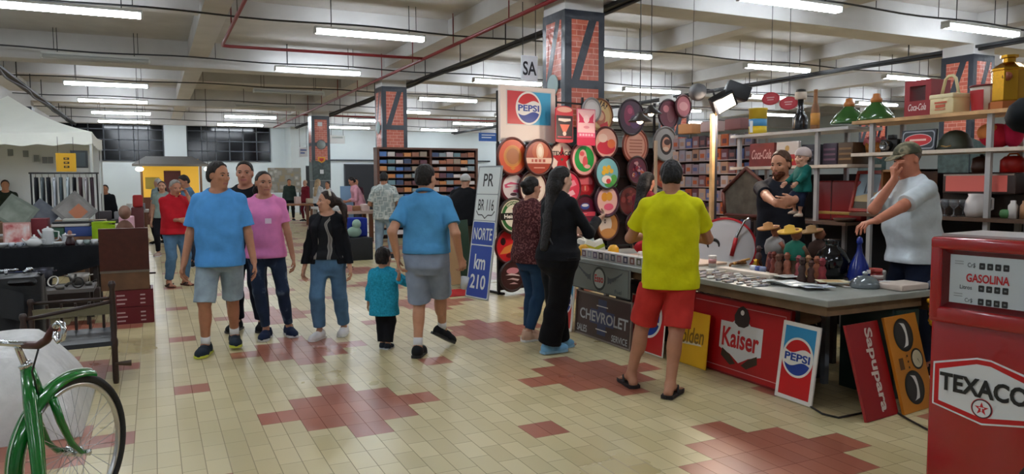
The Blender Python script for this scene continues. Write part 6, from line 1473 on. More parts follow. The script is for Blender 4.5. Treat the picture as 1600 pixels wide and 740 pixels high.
mb = MB(); mb.tube([H1-Z3*.01, W_(38, 566, 3.11), W_(30, 548, 3.08), W_(27, 538, 3.06)], [.017, .014, .013, .014], chrome, 10); mb.tube([W_(43, 574, 3.12), W_(37, 567, 3.115)], .026, chrome, 14); mb.build('stem', t)
mb = MB(); mb.tube([W_(-95, 505, 2.95), W_(-70, 525, 3.0), W_(-35, 533, 3.03), W_(0, 535, 3.05), W_(27, 537, 3.06), W_(62, 539, 3.03), W_(75, 530, 3.0), W_(86, 510, 2.96), W_(92, 504, 2.94)], .013, chrome, 10); ho = mb.build('handlebar', t)
mb = MB(); mb.tube([W_(38, 538.5, 3.055), W_(60, 539, 3.03), W_(73, 531, 3.0), W_(85, 511, 2.96)], .0165, paint('4a1c18', .4), 10); mb.build('grip', ho)
mb = MB(); mb.tube([W_(91, 504, 2.94), W_(98, 506, 2.935), W_(100, 516, 2.93), W_(98, 529, 2.93), W_(91, 533, 2.93), W_(86, 526, 2.935), W_(88, 518, 2.94)], .011, chrome, 8); mb.build('brake_lever', ho)
mb = MB(); mb.tube([W_(60, 545, 3.03), W_(50, 580, 3.05), W_(60, 618, 3.13)], .004, paint('1a1a1a', .5), 6); mb.build('brake_cable', t)
sd = st+Z3*.14; mb = MB(); mb.ell(tuple(sd), (.11, .11, .045), paint('14110f', .6)); mb.tube([st-Z3*.05, sd], .013, chrome, 10); mb.build('saddle', t)
mb = MB(); mb.tube([bb-lf*.06, bb+lf*.06], .03, chrome, 14)
for e in (-1, 1): mb.tube([bb+lf*e*.07, bb+lf*e*.085+df_*e*.12-Z3*e*.12], .010, chrome, 8); mb.tube([bb+lf*e*.09+df_*e*.12-Z3*e*.12, bb+lf*e*.17+df_*e*.12-Z3*e*.12], .022, tyre, 8)
mb.build('crank', t)

# ================================================================== LEFT-HAND STALL
def stepbox(name, label, cat, lo, hi, c, bev=.008, group=None, rz=0.0, m=None):
    cx, cy = (lo[0]+hi[0])/2, (lo[1]+hi[1])/2
    mb = MB(); mb.box((lo[0]-cx, lo[1]-cy, 0), (hi[0]-cx, hi[1]-cy, hi[2]-lo[2]), m or paint(c, .6), bev=bev)
    return tag(mb.build(name, loc=(cx, cy, lo[2]), rz=rz), label, cat, group)
# front crockery table with black cloth
LT = .80
t = thing('market_table', 'long table under a black cloth, covered in white crockery', 'table', (-2.05, 10.65, 0))
mb = MB(); mb.box((-1.5, -.42, LT-.035), (1.5, .42, LT-.006), wood('5a4030')); mb.build('tabletop', t)
for sx in (-1, 1):
    for sy in (-1, 1): mb = MB(); mb.box((sx*1.38-.025, sy*.34-.025, 0), (sx*1.38+.025, sy*.34+.025, LT-.035), paint('2a2422', .5)); mb.build('leg', t)
cm = cloth('131519', bump=.3)
mb = MB(); mb.box((-1.52, -.44, -.005), (1.52, .44, 0), cm)
def drape(u, v): x = -1.53+3.06*u; dp = .37+.10*math.sin(PI*min(1, u*1.02))**.6*(1-u*.3)-.16*max(0, u-.72)/.28; return (x, -.445-.012*(1+math.sin(x*9+2*v*3))*v-.010*v*math.sin(x*23), -v*dp)
mb.grid(drape, 60, 8, cm); mb.grid(lambda u, v: (1.525+.01*v*math.sin(30*u), -.44+.88*u, -.3*v), 12, 4, cm); mb.grid(lambda u, v: (-1.525, .44-.88*u, -.3*v), 12, 4, cm)
tag(mb.build('black_cloth', loc=(-2.05, 10.65, LT)), 'black cloth draped over the front crockery table', 'tablecloth')
chn = paint('c9cccd', .2)
def cup(name, label, px, s=1.0, kind='cup', c=None, dy=0.0):
    m = paint(c, .2) if c else chn; p = on_y(px, 384, 10.33+dy); p.z = LT+.001
    t = thing(name, label, 'crockery', p, rnd.uniform(-.5, .5), 'white crockery on the black cloth'); mb = MB()
    if kind == 'cup': mb.lathe([(0, 0), (.022*s, 0), (.042*s, .03*s), (.045*s, .075*s), (.041*s, .075*s), (.036*s, .03*s), (0, .012*s)], m, n=20); mb.build('bowl', t); mb = MB(); mb.tube([(.040*s, 0, .06*s), (.068*s, 0, .055*s), (.066*s, 0, .03*s), (.040*s, 0, .02*s)], .006*s, m, 6); mb.build('handle', t)
    elif kind == 'pot': mb.lathe([(0, 0), (.06*s, 0), (.09*s, .04*s), (.085*s, .08*s), (.045*s, .11*s)], m, n=24); mb.build('vessel', t); mb = MB(); mb.lathe([(.047*s, .108*s), (.03*s, .13*s), (.012*s, .137*s), (.014*s, .155*s), (0, .16*s)], m, n=18); mb.build('lid', t); mb = MB(); mb.tube([(-.08*s, 0, .05*s), (-.12*s, 0, .07*s), (-.14*s, 0, .11*s)], [.02*s, .013*s, .010*s], m, 8); mb.build('spout', t); mb = MB(); mb.tube([(.075*s, 0, .095*s), (.125*s, 0, .09*s), (.12*s, 0, .04*s), (.08*s, 0, .035*s)], .008*s, m, 6); mb.build('handle', t)
    elif kind == 'tall': mb.lathe([(0, 0), (.065*s, 0), (.068*s, .02*s), (.058*s, .17*s), (.062*s, .19*s)], m, n=24); mb.build('vessel', t); mb = MB(); mb.lathe([(.06*s, .19*s), (.04*s, .205*s), (.012*s, .21*s), (.012*s, .225*s), (0, .228*s)], m, n=18); mb.build('lid', t); mb = MB(); mb.tube([(.06*s, 0, .17*s), (.115*s, 0, .16*s), (.11*s, 0, .07*s), (.06*s, 0, .05*s)], .009*s, m, 6); mb.build('handle', t); mb = MB(); mb.tube([(-.055*s, 0, .10*s), (-.09*s, 0, .15*s), (-.105*s, 0, .19*s)], [.018*s, .012*s, .010*s], m, 8); mb.build('spout', t)
    elif kind == 'bowl': mb.lathe([(0, 0), (.03*s, 0), (.07*s, .04*s), (.075*s, .06*s), (.07*s, .058*s), (.03*s, .012*s), (0, .01*s)], m, n=22); mb.build('bowl', t); mb = MB(); mb.lathe([(.028*s, -.001), (.032*s, .006)], m, n=18); mb.build('foot_ring', t)
    return t
cup('white_bowl', 'white shallow bowl at the far left end of the black cloth', 3, .9, 'bowl', 'c8ccd0'); cup('coffee_cup', 'white cup second from the left on the black cloth', 18, .75, c='b8bec4'); cup('mug', 'blue-white mug between the left bowl and the round teapot', 31, .75, c='b4bcc6')
cup('teapot', 'round white teapot on the black cloth', 54, .9, 'pot'); cup('coffee_pot', 'tall white coffee pot, the highest piece on the black cloth', 76, 1.0, 'tall', None, .16); cup('sugar_bowl', 'low white sugar bowl right of the tall coffee pot', 92, .8, 'bowl'); cup('white_jug', 'small white jug left of the dark figurine', 103, .62, 'tall', None, .2)
cup('coffee_cup', 'white cup just right of the dark figurine', 125, .8); cup('coffee_cup', 'greenish cup in the middle of the right-hand cups', 136, .8, c='8a9a98'); cup('coffee_cup', 'white cup second from the right on the black cloth', 148, .85); cup('coffee_cup', 'white cup at the right end of the black cloth by the brown box', 161, .85)
p = on_y(110, 384, 10.33); t = thing('dark_figurine', 'dark red figurine with white ruff among the crockery', 'figurine', (p.x, p.y, LT+.001)); mb = MB(); mb.lathe([(0, 0), (.05, 0), (.055, .03), (.035, .09), (.02, .11)], paint('2c1016', .4), n=18); mb.build('body', t); mb = MB(); mb.lathe([(.02, .10), (.065, .125), (.062, .132), (.018, .12)], paint('b8b0b4', .5), n=10, smooth=False); mb.build('ruff', t); mb = MB(); mb.ell((0, 0, .15), (.025, .025, .03), paint('9a6a5a', .5)); mb.build('head', t)
# shelf of metal odds and ends under the black cloth
stepbox('low_bench', 'low dark bench under the black-clothed table', 'bench', (-1.9, 10.02, 0), (-.62, 10.18, .30), '2a1d18')
t = thing('bench', 'grey low bench holding old metal parts below the black cloth', 'bench', (-1.25, 9.55, 0)); mb = MB(); mb.box((-.62, -.30, .36), (.62, .30, .40), paint('585452', .6)); mb.build('top', t)
for sx in (-1, 1):
    for sy in (-1, 1): mb = MB(); mb.box((sx*.56-.02, sy*.25-.02, 0), (sx*.56+.02, sy*.25+.02, .36), paint('241a16', .5)); mb.build('leg', t)
q = random.Random(21)
for i in range(14):
    x, y = -1.80+.085*i, 9.31+.22*(i % 2); r = q.uniform(.040, .056); c = q.choice(['8a8884', '5a5654', 'b0aca6', '3a3836', '6a5c50'])
    mb = MB(); kd = ['ring', 'pan', 'bar'][i % 3]
    if kd == 'ring': mb.tube([(r*math.cos(a), .03*math.sin(a), r+.012+r*math.sin(a)) for a in np.linspace(0, 2*PI, 24, endpoint=False)], .010, metal(c, .35), 6, True)
    elif kd == 'pan': mb.lathe([(0, 0), (r*.8, 0), (r, .04), (r*.97, .04), (r*.75, .012), (0, .012)], metal(c, .35), n=22); mb.tube([(r*.9, 0, .035), (r*1.9, 0, .06)], .009, paint('1c1a18', .5), 6)
    else: mb.tube([(-r*1.3, 0, .015), (-r*.4, .02, .03), (r*.4, -.02, .05), (r*1.4, 0, .12)], .014, metal(c, .4), 6)
    tag(mb.build({'ring': 'metal_hoop', 'pan': 'metal_pan', 'bar': 'metal_lever'}[kd], loc=(x, y, .402), rz=q.uniform(-.3, .3)+(1.2 if i % 3 == 2 else 0)), f'old metal {dict(ring="hoop", pan="pan", bar="lever")[kd]} on the grey low bench, {["1st", "2nd", "3rd", "4th", "5th", "6th", "7th", "8th", "9th", "10th", "11th", "12th", "13th", "14th"][i]} piece from the left', 'scrap', 'old metal parts on the low bench')
for i, (x, y, r, h_, c, nm) in enumerate(((-1.68, 9.70, .12, .16, '6a6662', 'dull grey basin'), (-1.14, 9.70, .10, .20, '3a3a40', 'black stockpot'), (-.80, 9.70, .11, .12, '9a9690', 'light grey basin'))):
    t = thing('metal_basin', f'{nm} among the old metal parts on the low bench', 'basin', (x, y, .402)); mb = MB(); mb.lathe([(0, 0), (r*.75, 0), (r, h_), (r*.95, h_), (r*.70, .012), (0, .012)], metal(c, .4), n=26); mb.build('basin', t)
    mb = MB()
    for e in (-1, 1): mb.tube([(e*r*.96, -.03, h_*.8), (e*r*1.25, 0, h_*.85), (e*r*.96, .03, h_*.8)], .007, metal(c, .4), 6)
    mb.build('handle', t)
mb = MB(); mb.box((-.10, -.09, 0), (.10, .09, .17), cloth('1d2550'), bev=.03); tag(mb.build('blue_bundle', loc=(-1.41, 9.72, .402)), 'dark blue cloth bundle at the back of the low bench', 'bundle')
# open brown box on the red crates
for k in range(2):
    t = thing('plastic_crate', f'dark red plastic crate, {["lower", "upper"][k]} of the two under the open brown box', 'crate', (-.255, 9.27, .19*k+.001)); mb = MB(); rc = paint('6a1420', .45); W_, D_, H_ = .40, .34, .185
    for s in (-1, 1): mb.box((s*W_/2-.012, -D_/2, 0), (s*W_/2+.012, D_/2, H_), rc); mb.box((-W_/2, s*D_/2-.012, 0), (W_/2, s*D_/2+.012, H_), rc)
    mb.box((-W_/2, -D_/2, 0), (W_/2, D_/2, .012), rc)
    ps = paint('c8b0b0', .5)
    for j in range(3): mb.poly(rect(-W_/2+.05, .03+.045*j, -W_/2+.13+.02*(j % 2), .045+.045*j), -D_/2-.014, ps); mb.poly(rect(W_/2-.12, .03+.045*j, W_/2-.07, .045+.045*j), -D_/2-.014, ps)
    mb.build('walls', t)
t = thing('record_box', 'open brown wooden box with raised lid on the red crates', 'box', (-.31, 9.27, .382)); wb = wood('6a4a32'); mb = MB()
mb.box((-.235, -.20, 0), (.235, .20, .012), wb); mb.box((-.235, -.20, .012), (.235, -.185, .21), wb); mb.box((-.235, .185, .012), (.235, .20, .21), wb); mb.box((-.235, -.185, .012), (-.22, .185, .21), wb); mb.box((.22, -.185, .012), (.235, .185, .21), wb); mb.build('case', t)
mb = MB(); mb.box((-.24, -.012, .0), (.24, .012, .46), mat('dark_veneer', '4a2018', .4, noise=.15), M=Matrix.Translation((0, -.19, .215)) @ Matrix.Rotation(.06, 4, 'X')); mb.build('lid', t)
mb = MB(); mb.box((-.24, -.212, .19), (.24, -.203, .215), metal('8a8076', .4)); mb.box((.235, -.02, .14), (.30, .0, .16), paint('2a1a14')); mb.build('latch_strip', t)
# second stall line: books, pictures, cushions
t = thing('market_table', 'second market table behind the crockery, piled with books and pictures', 'table', (-2.21, 12.75, 0)); mb = MB(); mb.box((-1.40, -.5, .74), (1.40, .5, .78), wood('6a4a34')); mb.build('tabletop', t)
for sx in (-1, 1):
    for sy in (-1, 1): mb = MB(); mb.box((sx*1.3-.025, sy*.42-.025, 0), (sx*1.3+.025, sy*.42+.025, .74), paint('3a2a22', .5)); mb.build('leg', t)
def lp(px, Y): return on_y(px, 360, Y).x
def book(label, px0, px1, z0, z1, Y, c, name='book', cat='book', d=.28, group=None): return stepbox(name, label, cat, (lp(px0, Y), Y, z0), (lp(px1, Y), Y+d, z1), c, .006, group)
t = thing('picture', 'pink and white picture standing in front of the book table', 'picture', ((lp(4, 12.2)+lp(48, 12.2))/2, 12.2, .56), 0, rot=(-.06, 0, 0)); w_ = lp(48, 12.2)-lp(4, 12.2); mb = MB(); mb.box((-w_/2, 0, 0), (w_/2, .02, .45), paint('b88a84', .6)); mb.build('board', t); mb = MB(); mb.poly(rect(-w_*.45, .02, w_*.45, .43), -.001, ramp_mat('floral', 'noise', 7, [(.35, 'b0484c'), (.5, 'd8a8a4'), (.65, 'e0d8d8')], .6)); mb.build('artwork', t)
t2 = stepbox('display_box', 'dark display stand under the pink and white picture', 'box', (lp(0, 12.2), 12.2, 0), (lp(48, 12.2), 12.24, .555), '1c2440')
book('dark red slipcase standing beside the pink picture', 49, 75, .782, 1.05, 12.3, '6a1420'); book('green book lying lowest in the stack left of the lime cloth', 76, 100, .782, .91, 12.28, '1f4a38'); book('wide blue book on the lower stack by the lime cloth', 101, 146, .782, .92, 12.3, '27407e')
book('grey-white book on top of the green one', 80, 140, .925, .965, 12.3, 'b8b4b0'); book('black flat book on top of the stack', 82, 146, .967, .995, 12.3, '14161c'); book('pale flat book at the very top of the stack', 98, 138, .997, 1.03, 12.34, 'a8a8a0')
mb = MB(); mb.grid(lambda u, v: ((u-.5)*.30, -.02*math.sin(7*u), -.02-.30*v+.02*math.sin(5*u)), 14, 8, cloth('86a81c')); mb.box((-.15, 0, -.02), (.15, .25, 0), cloth('8fb01f')); tag(mb.build('lime_cloth', loc=((lp(148, 12.2)+lp(176, 12.2))/2, 12.2, .985)), 'lime green cloth hanging beside the book stack', 'cloth')
stepbox('carton', 'brown carton under the lime green cloth', 'box', (lp(150, 12.26), 12.23, .0), (lp(174, 12.26), 12.5, .95), '4a3028')
for i, (px0, px1, z, c, n_) in enumerate(((178, 212, .0, '7a5a4c', 'brown'), (186, 206, .40, '8a6a5c', 'dusty brown'))):
    x0_, x1_ = lp(px0, 12.9), lp(px1, 12.9); mb = MB(); mb.ell((0, 0, .26 if i == 0 else .11), ((x1_-x0_)/2, .25, .26 if i == 0 else .11), cloth(c)); tag(mb.build('cushion', loc=((x0_+x1_)/2, 12.95, .455 if i == 0 else .98)), f'{n_} cushion {["at the foot", "on top"][i]} of the heap by the aisle', 'cushion')
stepbox('trunk', 'dark trunk carrying the brown cushions by the aisle', 'trunk', (lp(176, 12.9), 12.7, 0), (lp(214, 12.9), 13.2, .45), '3a2822')
mb = MB(); mb.ell((0, 0, .10), (.16, .14, .10), cloth('17181c')); tag(mb.build('black_hat', loc=(lp(157, 12.9), 12.9, .782)), 'black soft hat behind the lime green cloth', 'hat')
stepbox('folded_pink_cloth', 'pale pink folded cloth on a stack behind the cushions', 'cloth', (lp(186, 14), 14.0, .0), (lp(210, 14), 14.4, .98), 'c89aa8', .02)
# tilted framed pictures
for i, (px, py, s, c, n_, Y) in enumerate(((26, 352, .42, '6a7468', 'grey-green', 12.95), (66, 352, .36, '565c66', 'slate grey', 13.05), (118, 350, .44, '7c7a78', 'grey with orange patch', 13.0))):
    p = on_y(px, 338, Y); t = thing('tilted_picture', f'{n_} framed picture tilted on its corner, {["left", "middle", "right"][i]} of the three', 'picture', (p.x, Y, .83+s*.69), 0, 'tilted pictures on the book table', rot=(-.35, .62+.1*i, 0)); mb = MB(); mb.box((-s/2, 0, -s/2), (s/2, .02, s/2), paint(c, .5)); mb.build('board', t)
    mb = MB(); mb.poly(rect(-s*.40, -s*.40, s*.40, s*.40), -.002, ramp_mat('faded_print', 'noise', 5, [(.35, c), (.65, ['8a9488', '70757c', '9a9894'][i])], .5))
    if i == 2: mb.poly(rect(-s*.1, -s*.2, s*.3, s*.25), -.003, paint('b8704c', .5))
    mb.build('artwork', t)
    for e in (0,): pass
stepbox('picture_ledge', 'pale low ledge behind the books holding the tilted pictures', 'ledge', (-3.5, 12.8, .782), (-.85, 13.2, .80), '9a9a98')

# ---- white gazebo
def gazebo(x, y, s, ze, za, label):
    t = thing('gazebo', label, 'gazebo', (x, y, 0)); h = s/2; gm = mat('gazebo_cloth', 'eef0e6', .8, noise=.03, nscale=3); mb = MB()
    def pan(k):
        M = Matrix.Rotation(k*PI/2, 4, 'Z')
        def f(u, v):      # u across, v from eave to apex
            w_ = h*(1-v); sag = -.10*math.sin(PI*v)-.05*math.sin(PI*u)*(1-v); return tuple(M @ Vector(((u*2-1)*w_, -w_, ze+(za-ze)*v+sag)))
        mb.grid(f, 12, 10, gm)
        mb.grid(lambda u, v: tuple(M @ Vector(((u*2-1)*h, -h-.004, ze-.05*math.sin(PI*u)-.22*v+.02*math.sin(12*PI*u)*v))), 24, 3, gm)
    for k in range(4): pan(k)
    mb.build('canopy', t)
    for sx in (-1, 1):
        for sy in (-1, 1): mb = MB(); mb.box((sx*(h-.03)-.02, sy*(h-.03)-.02, 0), (sx*(h-.03)+.02, sy*(h-.03)+.02, ze), paint('c8ccc8', .5)); mb.build('leg', t)
    mb = MB(); mb.grid(lambda u, v: ((u*2-1)*(h-.06), h-.06+.03*math.sin(11*u), .02+(ze-.05)*v), 30, 4, mat('gazebo_wall', 'e6ecf0', .8)); mb.build('back_wall', t)
    mb = MB()
    mb.grid(lambda u, v: (h-.02-.05*math.sin(PI*v)*(1-u), -h+.02+.34*u*(.3+.7*v), .35+(ze-.45)*v), 6, 10, gm); mb.build('tied_side_curtain', t)
    return t
gazebo(-2.50, 17.55, 3.0, 2.50, 3.26, 'white pyramid-roofed gazebo over the left stalls')
# pictures pinned to the gazebo wall, yellow sign
for i, (px, py) in enumerate(((16, 238), (40, 240), (57, 247), (70, 250), (79, 250))):
    p = on_y(px, py, 18.9); t = stepbox('small_print', f'tiny framed print on the gazebo back wall, {ORD[i]} from the left', 'picture', (p.x-.05, 18.90, p.z-.07), (p.x+.05, 18.915, p.z+.07), '8a9298', .003, 'prints on the gazebo wall')
def dys(a, l, w, h): 
    for k in range(3): a.poly(rect(-w*.12, h*(.20+.22*k), w*.16, h*(.32+.22*k)), -.001, paint('3a2c10')); a.poly(rect(-w*.05, h*(.24+.22*k), w*.07, h*(.29+.22*k)), -.002, paint('d8a41a'))
p = on_y(104, 268, 15.5); sign('yellow_poster', 'yellow poster with dark marks hanging above the clothes rack', 'poster', (p.x, 15.5, p.z), .31, .33, paint('d8a41a', .5), dys, 0, 0, .008); mb = MB(); mb.tube([(-.12, .004, .33), (-.12, .004, .62)], .004, dark, 5); mb.tube([(.12, .004, .33), (.12, .004, .62)], .004, dark, 5); mb.build('hanger', bpy.data.objects['yellow_poster'])
p = on_y(124, 252, 15.9); sign('dark_picture', 'dark picture hanging beside the gazebo leg', 'picture', (p.x, 15.9, p.z-.12), .28, .32, paint('20262a', .5), lambda a, l, w, h: a.poly(rect(-w*.36, h*.1, w*.36, h*.9), -.001, paint('3a4448')), 0, .1, .008)
# clothes rack
t = thing('clothes_rack', 'steel clothes rack under the yellow poster', 'rack', (-1.40, 15.2, 0)); mb = MB()
for e in (-.50, .50): mb.cyl(.014, .04, 1.72, dark, (e, 0, 0), 8); mb.tube([(e, -.22, .03), (e, .22, .03)], .014, dark, 6)
mb.tube([(-.53, 0, 1.72), (.53, 0, 1.72)], .014, dark, 8); mb.build('frame', t)
gc = [('2a2c30', 'black'), ('6a7478', 'grey'), ('25282e', 'charcoal'), ('c0c8d0', 'white'), ('4a565c', 'slate'), ('b4c0c4', 'pale blue'), ('1f2226', 'jet black'), ('5a4448', 'mauve brown'), ('c8c4c8', 'cream white'), ('3a2c34', 'plum')]
for i, (c, n_) in enumerate(gc):
    x = -.43+.095*i; t = thing('hanging_garment', f'{n_} garment hanging on the rack under the yellow poster', 'garment', (-1.40+x, 15.2, 1.697), 0, 'garments on the rack')
    mb = MB(); mb.grid(lambda u, v: (.038*math.sin(2*PI*u)*(1-.25*v)*(.75+.25*math.sin(7*u+i)), .20*math.cos(2*PI*u)*(.55+.45*min(1, v*3)), -.05-.62*v-.06*math.sin(i*2.1)*v), 18, 10, cloth(c)); mb.build('cloth', t)
    mb = MB(); mb.tube([(0, .15, -.10), (0, 0, -.04), (0, -.15, -.10)], .007, dark, 5); mb.tube([(0, 0, -.04), (0, 0, .0), (0, .008, .004)], .004, dark, 5); mb.build('hanger', t)
stepbox('low_counter', 'brown wooden counter below the clothes rack', 'counter', (-3.6, 14.3, 0), (-.75, 14.75, .92), '6a4a2c', .01, m=wood('6a4a2c'))
mb = MB(); mb.ell((0, 0, .04), (.16, .10, .04), cloth('c8ccd0')); tag(mb.build('folded_shirt', loc=(on_y(40, 300, 14.5).x, 14.5, .921)), 'white folded shirt on the brown counter', 'shirt')

# ---- carved chair, plastic-covered heap, black bag nearer the camera
t = thing('wooden_chair', 'dark turned-wood chair with low seat beside the red crates', 'chair', (-.62, 6.72, 0), 0.05)
dw = wood('2c1a14', .4); mb = MB(); mb.box((-.33, -.33, .30), (.30, .33, .335), mat('dark_seat', '23262c', .4)); mb.build('seat', t)
for sx, sy, h_ in ((1, -1, .80), (1, 1, .62), (-1, -1, .60), (-1, 1, .62)):
    mb = MB(); x, y = sx*.29, sy*.31
    mb.lathe([(0, 0), (.018, 0), (.022, .03), (.022, .28), (.026, .30), (.026, .34), (.020, .36), (.024, .5), (.018, h_-.06), (.028, h_-.03), (.02, h_-.005), (0, h_)], dw, (x, y, 0), 12); mb.build('leg', t)
mb = MB(); mb.tube([(-.29, -.31, .55), (.29, -.31, .64)], .014, dw, 8); mb.tube([(-.29, .31, .58), (.29, .31, .58)], .014, dw, 8); mb.tube([(.29, -.31, .58), (.29, .31, .58)], .016, dw, 8); mb.box((-.28, .29, .45), (.28, .31, .53), paint('6a6248', .5)); mb.build('rails', t)
for i in range(5): mb = MB(); mb.cyl(.011, .335, .56, dw, (-.18+.10*i, .31, 0), 8); mb.build('spindle', t)
mb = MB(); mb.tube([(.29, -.34, .16), (.40, -.34, .155)], [.012, .024], paint('3a2818'), 8); mb.build('finial', t)
mb = MB()
def bagf(u, v): a = 2*PI*u; r = (1-.12*math.sin(3*a)*v)*(.92+.06*math.sin(7*a)); return (.36*r*math.cos(a)*(1-.1*v), .30*r*math.sin(a)*(1-.1*v), .78*v)
bm_ = mat('black_bag', '0f1013', .5, bump=.5, bscale=9)
mb.grid(bagf, 40, 10, bm_); mb.box((-.27, -.22, .70), (.27, .22, .78), bm_, bev=.04); t = thing('black_bag', 'large black cloth bag left of the carved chair', 'bag', (-1.16, 7.36, .0)); mb.build('sack', t)
mb = MB(); mb.grid(lambda u, v: (-.18+.36*u, -.27-.01*math.sin(9*u), .66+.05*math.sin(PI*u)-.24*v), 10, 4, paint('1a1c21', .6)); mb.build('pocket_flap', t)
for i in range(4):
    mb = MB(); mb.tube([(-.10, 0, .02), (0, .03*(-1)**i, .035), (.12, .0, .02)], .014, metal('a8acb0', .25), 6); mb.ell((.15, 0, .022), (.04, .026, .012), metal('b8bcc0', .2)); tag(mb.build('serving_spoon', loc=(-1.33+.11*i, 7.30+.05*i, .786), rz=1.3+.08*i), f'metal spoon lying on the black bag, {ORD[i]} from the left', 'spoon', 'spoons on the black bag')
mb = MB()
def heap(u, v):
    x = -.78+1.56*u; y = -.55+1.1*v; e = min(1, 6*u, 6*(1-u))*min(1, 6*v, 6*(1-v)); return (x*(1+.05*(1-e)), y*(1+.05*(1-e)), .55*e**.45*(1-.10*u)+.015*math.sin(13*u+5*v)*e+.012*math.sin(23*v-7*u)*e)
mb.grid(heap, 46, 36, mat('white_sheeting', 'c4c2bf', .45, noise=.12, nscale=8, bump=.5, bscale=14)); tag(mb.build('covered_heap', loc=(-1.27, 5.72, .002)), 'low heap covered by a white plastic sheet behind the bicycle', 'sheet')
mb = MB(); mb.ell((0, 0, .04), (.12, .05, .04), paint('2a1c18', .5)); mb.ell((.09, 0, .03), (.06, .045, .03), paint('2a1c18', .5)); tag(mb.build('old_shoe', loc=(-1.10, 5.0, .001), rz=.3), 'dark old shoe lying in front of the white sheet', 'shoe')
# ================================================================== FAR SIDE OF THE HALL
# tall rack of boxed goods
X0, X1, YK = 5.02, 7.66, 18.0
t = thing('tall_rack', 'tall dark wooden rack of boxed goods behind the man in the patterned shirt', 'rack', (0, YK, 0)); wd = wood('5a3424')
mb = MB()
for x in (X0, (X0+X1)/2+.05, X1): mb.box((x-.03, 0, 0), (x+.03, .32, 2.36), wd)
mb.box((X0, .30, .1), (X1, .32, 2.36), paint('2a1814', .7)); mb.box((X0-.03, -.01, 2.34), (X1+.03, .33, 2.39), wd); mb.build('case', t)
NR = 12; ZR = [.22+.177*i for i in range(NR)]
for z in ZR: mb = MB(); mb.box((X0+.03, .0, z-.015), (X1-.03, .30, z), wd); mb.build('shelf_board', t)
gcol = [('a06a54', 'rust'), ('c8844c', 'orange'), ('4f78b4', 'blue'), ('c8bec0', 'pale'), ('6a424e', 'plum'), ('8a9aa0', 'grey-blue'), ('3a4a6a', 'navy'), ('a8684a', 'copper'), ('6a8a94', 'teal'), ('d0c8c4', 'white'), ('7a4a38', 'brown'), ('9a8a78', 'beige')]
rr = random.Random(9)
for r, z in enumerate(ZR):
    od = list(range(12)); rr.shuffle(od)
    for k in range(12):
        c, nm = gcol[od[k]]; w_ = ((X1-X0)/2-.06)/6; x = (X0+.04+w_*k if k < 6 else (X0+X1)/2+.09+w_*.94*(k-6)); hh = rr.uniform(.08, .125)
        mb = MB(); mb.box((0, .02, 0), (w_*.86, .2, hh), paint(c, .5))
        tag(mb.build('goods_carton', loc=(x, YK, z+.001)), f'{nm} carton on the {ORD[NR-1-r] if NR-1-r < 9 else ["tenth", "eleventh", "twelfth"][NR-10-r]} tier down of the tall dark rack', 'carton', 'cartons on the tall rack')
# kiosk with yellow light at the end of the aisle
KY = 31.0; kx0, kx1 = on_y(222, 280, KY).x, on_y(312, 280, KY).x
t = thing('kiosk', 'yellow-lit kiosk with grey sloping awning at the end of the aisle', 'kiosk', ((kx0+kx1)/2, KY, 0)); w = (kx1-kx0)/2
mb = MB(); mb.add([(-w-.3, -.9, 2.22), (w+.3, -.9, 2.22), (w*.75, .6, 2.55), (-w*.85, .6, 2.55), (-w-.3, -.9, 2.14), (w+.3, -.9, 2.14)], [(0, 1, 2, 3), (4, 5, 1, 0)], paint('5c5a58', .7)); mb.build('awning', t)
mb = MB(); mb.box((-w, .55, 0), (w, .6, 2.45), mat('kiosk_glowing_back', 'd8a83c', .6, emit=.55)); mb.box((-w*.25, .5, 1.15), (w*.35, .54, 2.0), paint('6a2a24')); mb.box((-w*.9, .5, 1.3), (-w*.4, .54, 1.75), paint('c8b04a')); mb.build('back_panel', t)  # back panel glows by itself to imitate yellow light inside the kiosk
mb = MB(); mb.box((-w, -.5, 0), (w, -.1, 1.0), paint('5a3020', .6)); mb.build('counter', t)
for s in (-1, 1): mb = MB(); mb.box((s*w-.04, -.85, 0), (s*w+.04, -.77, 2.2), paint('6a4a2a')); mb.build('post', t)
for i, px in enumerate((218, 325)):
    p = on_y(px, 264, 29.6); t = thing('globe_lamp', f'small glowing lamp at the {["left", "right"][i]} corner of the kiosk awning', 'lamp', p); mb = MB(); mb.ell((0, 0, 0), (.13, .13, .08), mat('lamp_glow', 'fff0d0', .4, emit=12.0)); mb.build('bulb', t); mb = MB(); mb.cyl(.01, .06, ZC-p.z, dark, (0, 0, 0), 6); mb.build('cord', t)
# long brown table in the distance with goods
def far_table(label, px0, px1, Y, c, z=.78, d=.9, legc='6a4028'):
    x0, x1 = on_y(px0, 320, Y).x, on_y(px1, 320, Y).x; t = thing('market_table', label, 'table', ((x0+x1)/2, Y, 0)); a = (x1-x0)/2; mb = MB(); mb.box((-a, 0, z-.06), (a, d, z), paint(c, .6)); mb.build('tabletop', t)
    for sx in (-1, 1):
        for y in (.05, d-.05): mb = MB(); mb.box((sx*(a-.1)-.05, y-.05, 0), (sx*(a-.1)+.05, y+.05, z-.06), paint(legc, .6)); mb.build('leg', t)
    return x0, x1
far_table('long brown table far behind the girl', 402, 492, 26.5, '8a5a3a'); far_table('white corner table just left of the girl, far behind', 494, 532, 22.0, 'c8c6c4', .80, .8, 'b8b8b8')
far_table('low table of wares before the man in the pink shirt', 535, 586, 18.8, 'b49a8c', .78, .8)
far_table('far table with grey wares left of the aisle', 196, 232, 22.5, 'a8a4a0', .8, 1.0); far_table('dark market table left of the aisle below the seated dark figure', 150, 205, 16.8, '2c2622', .80, .7)
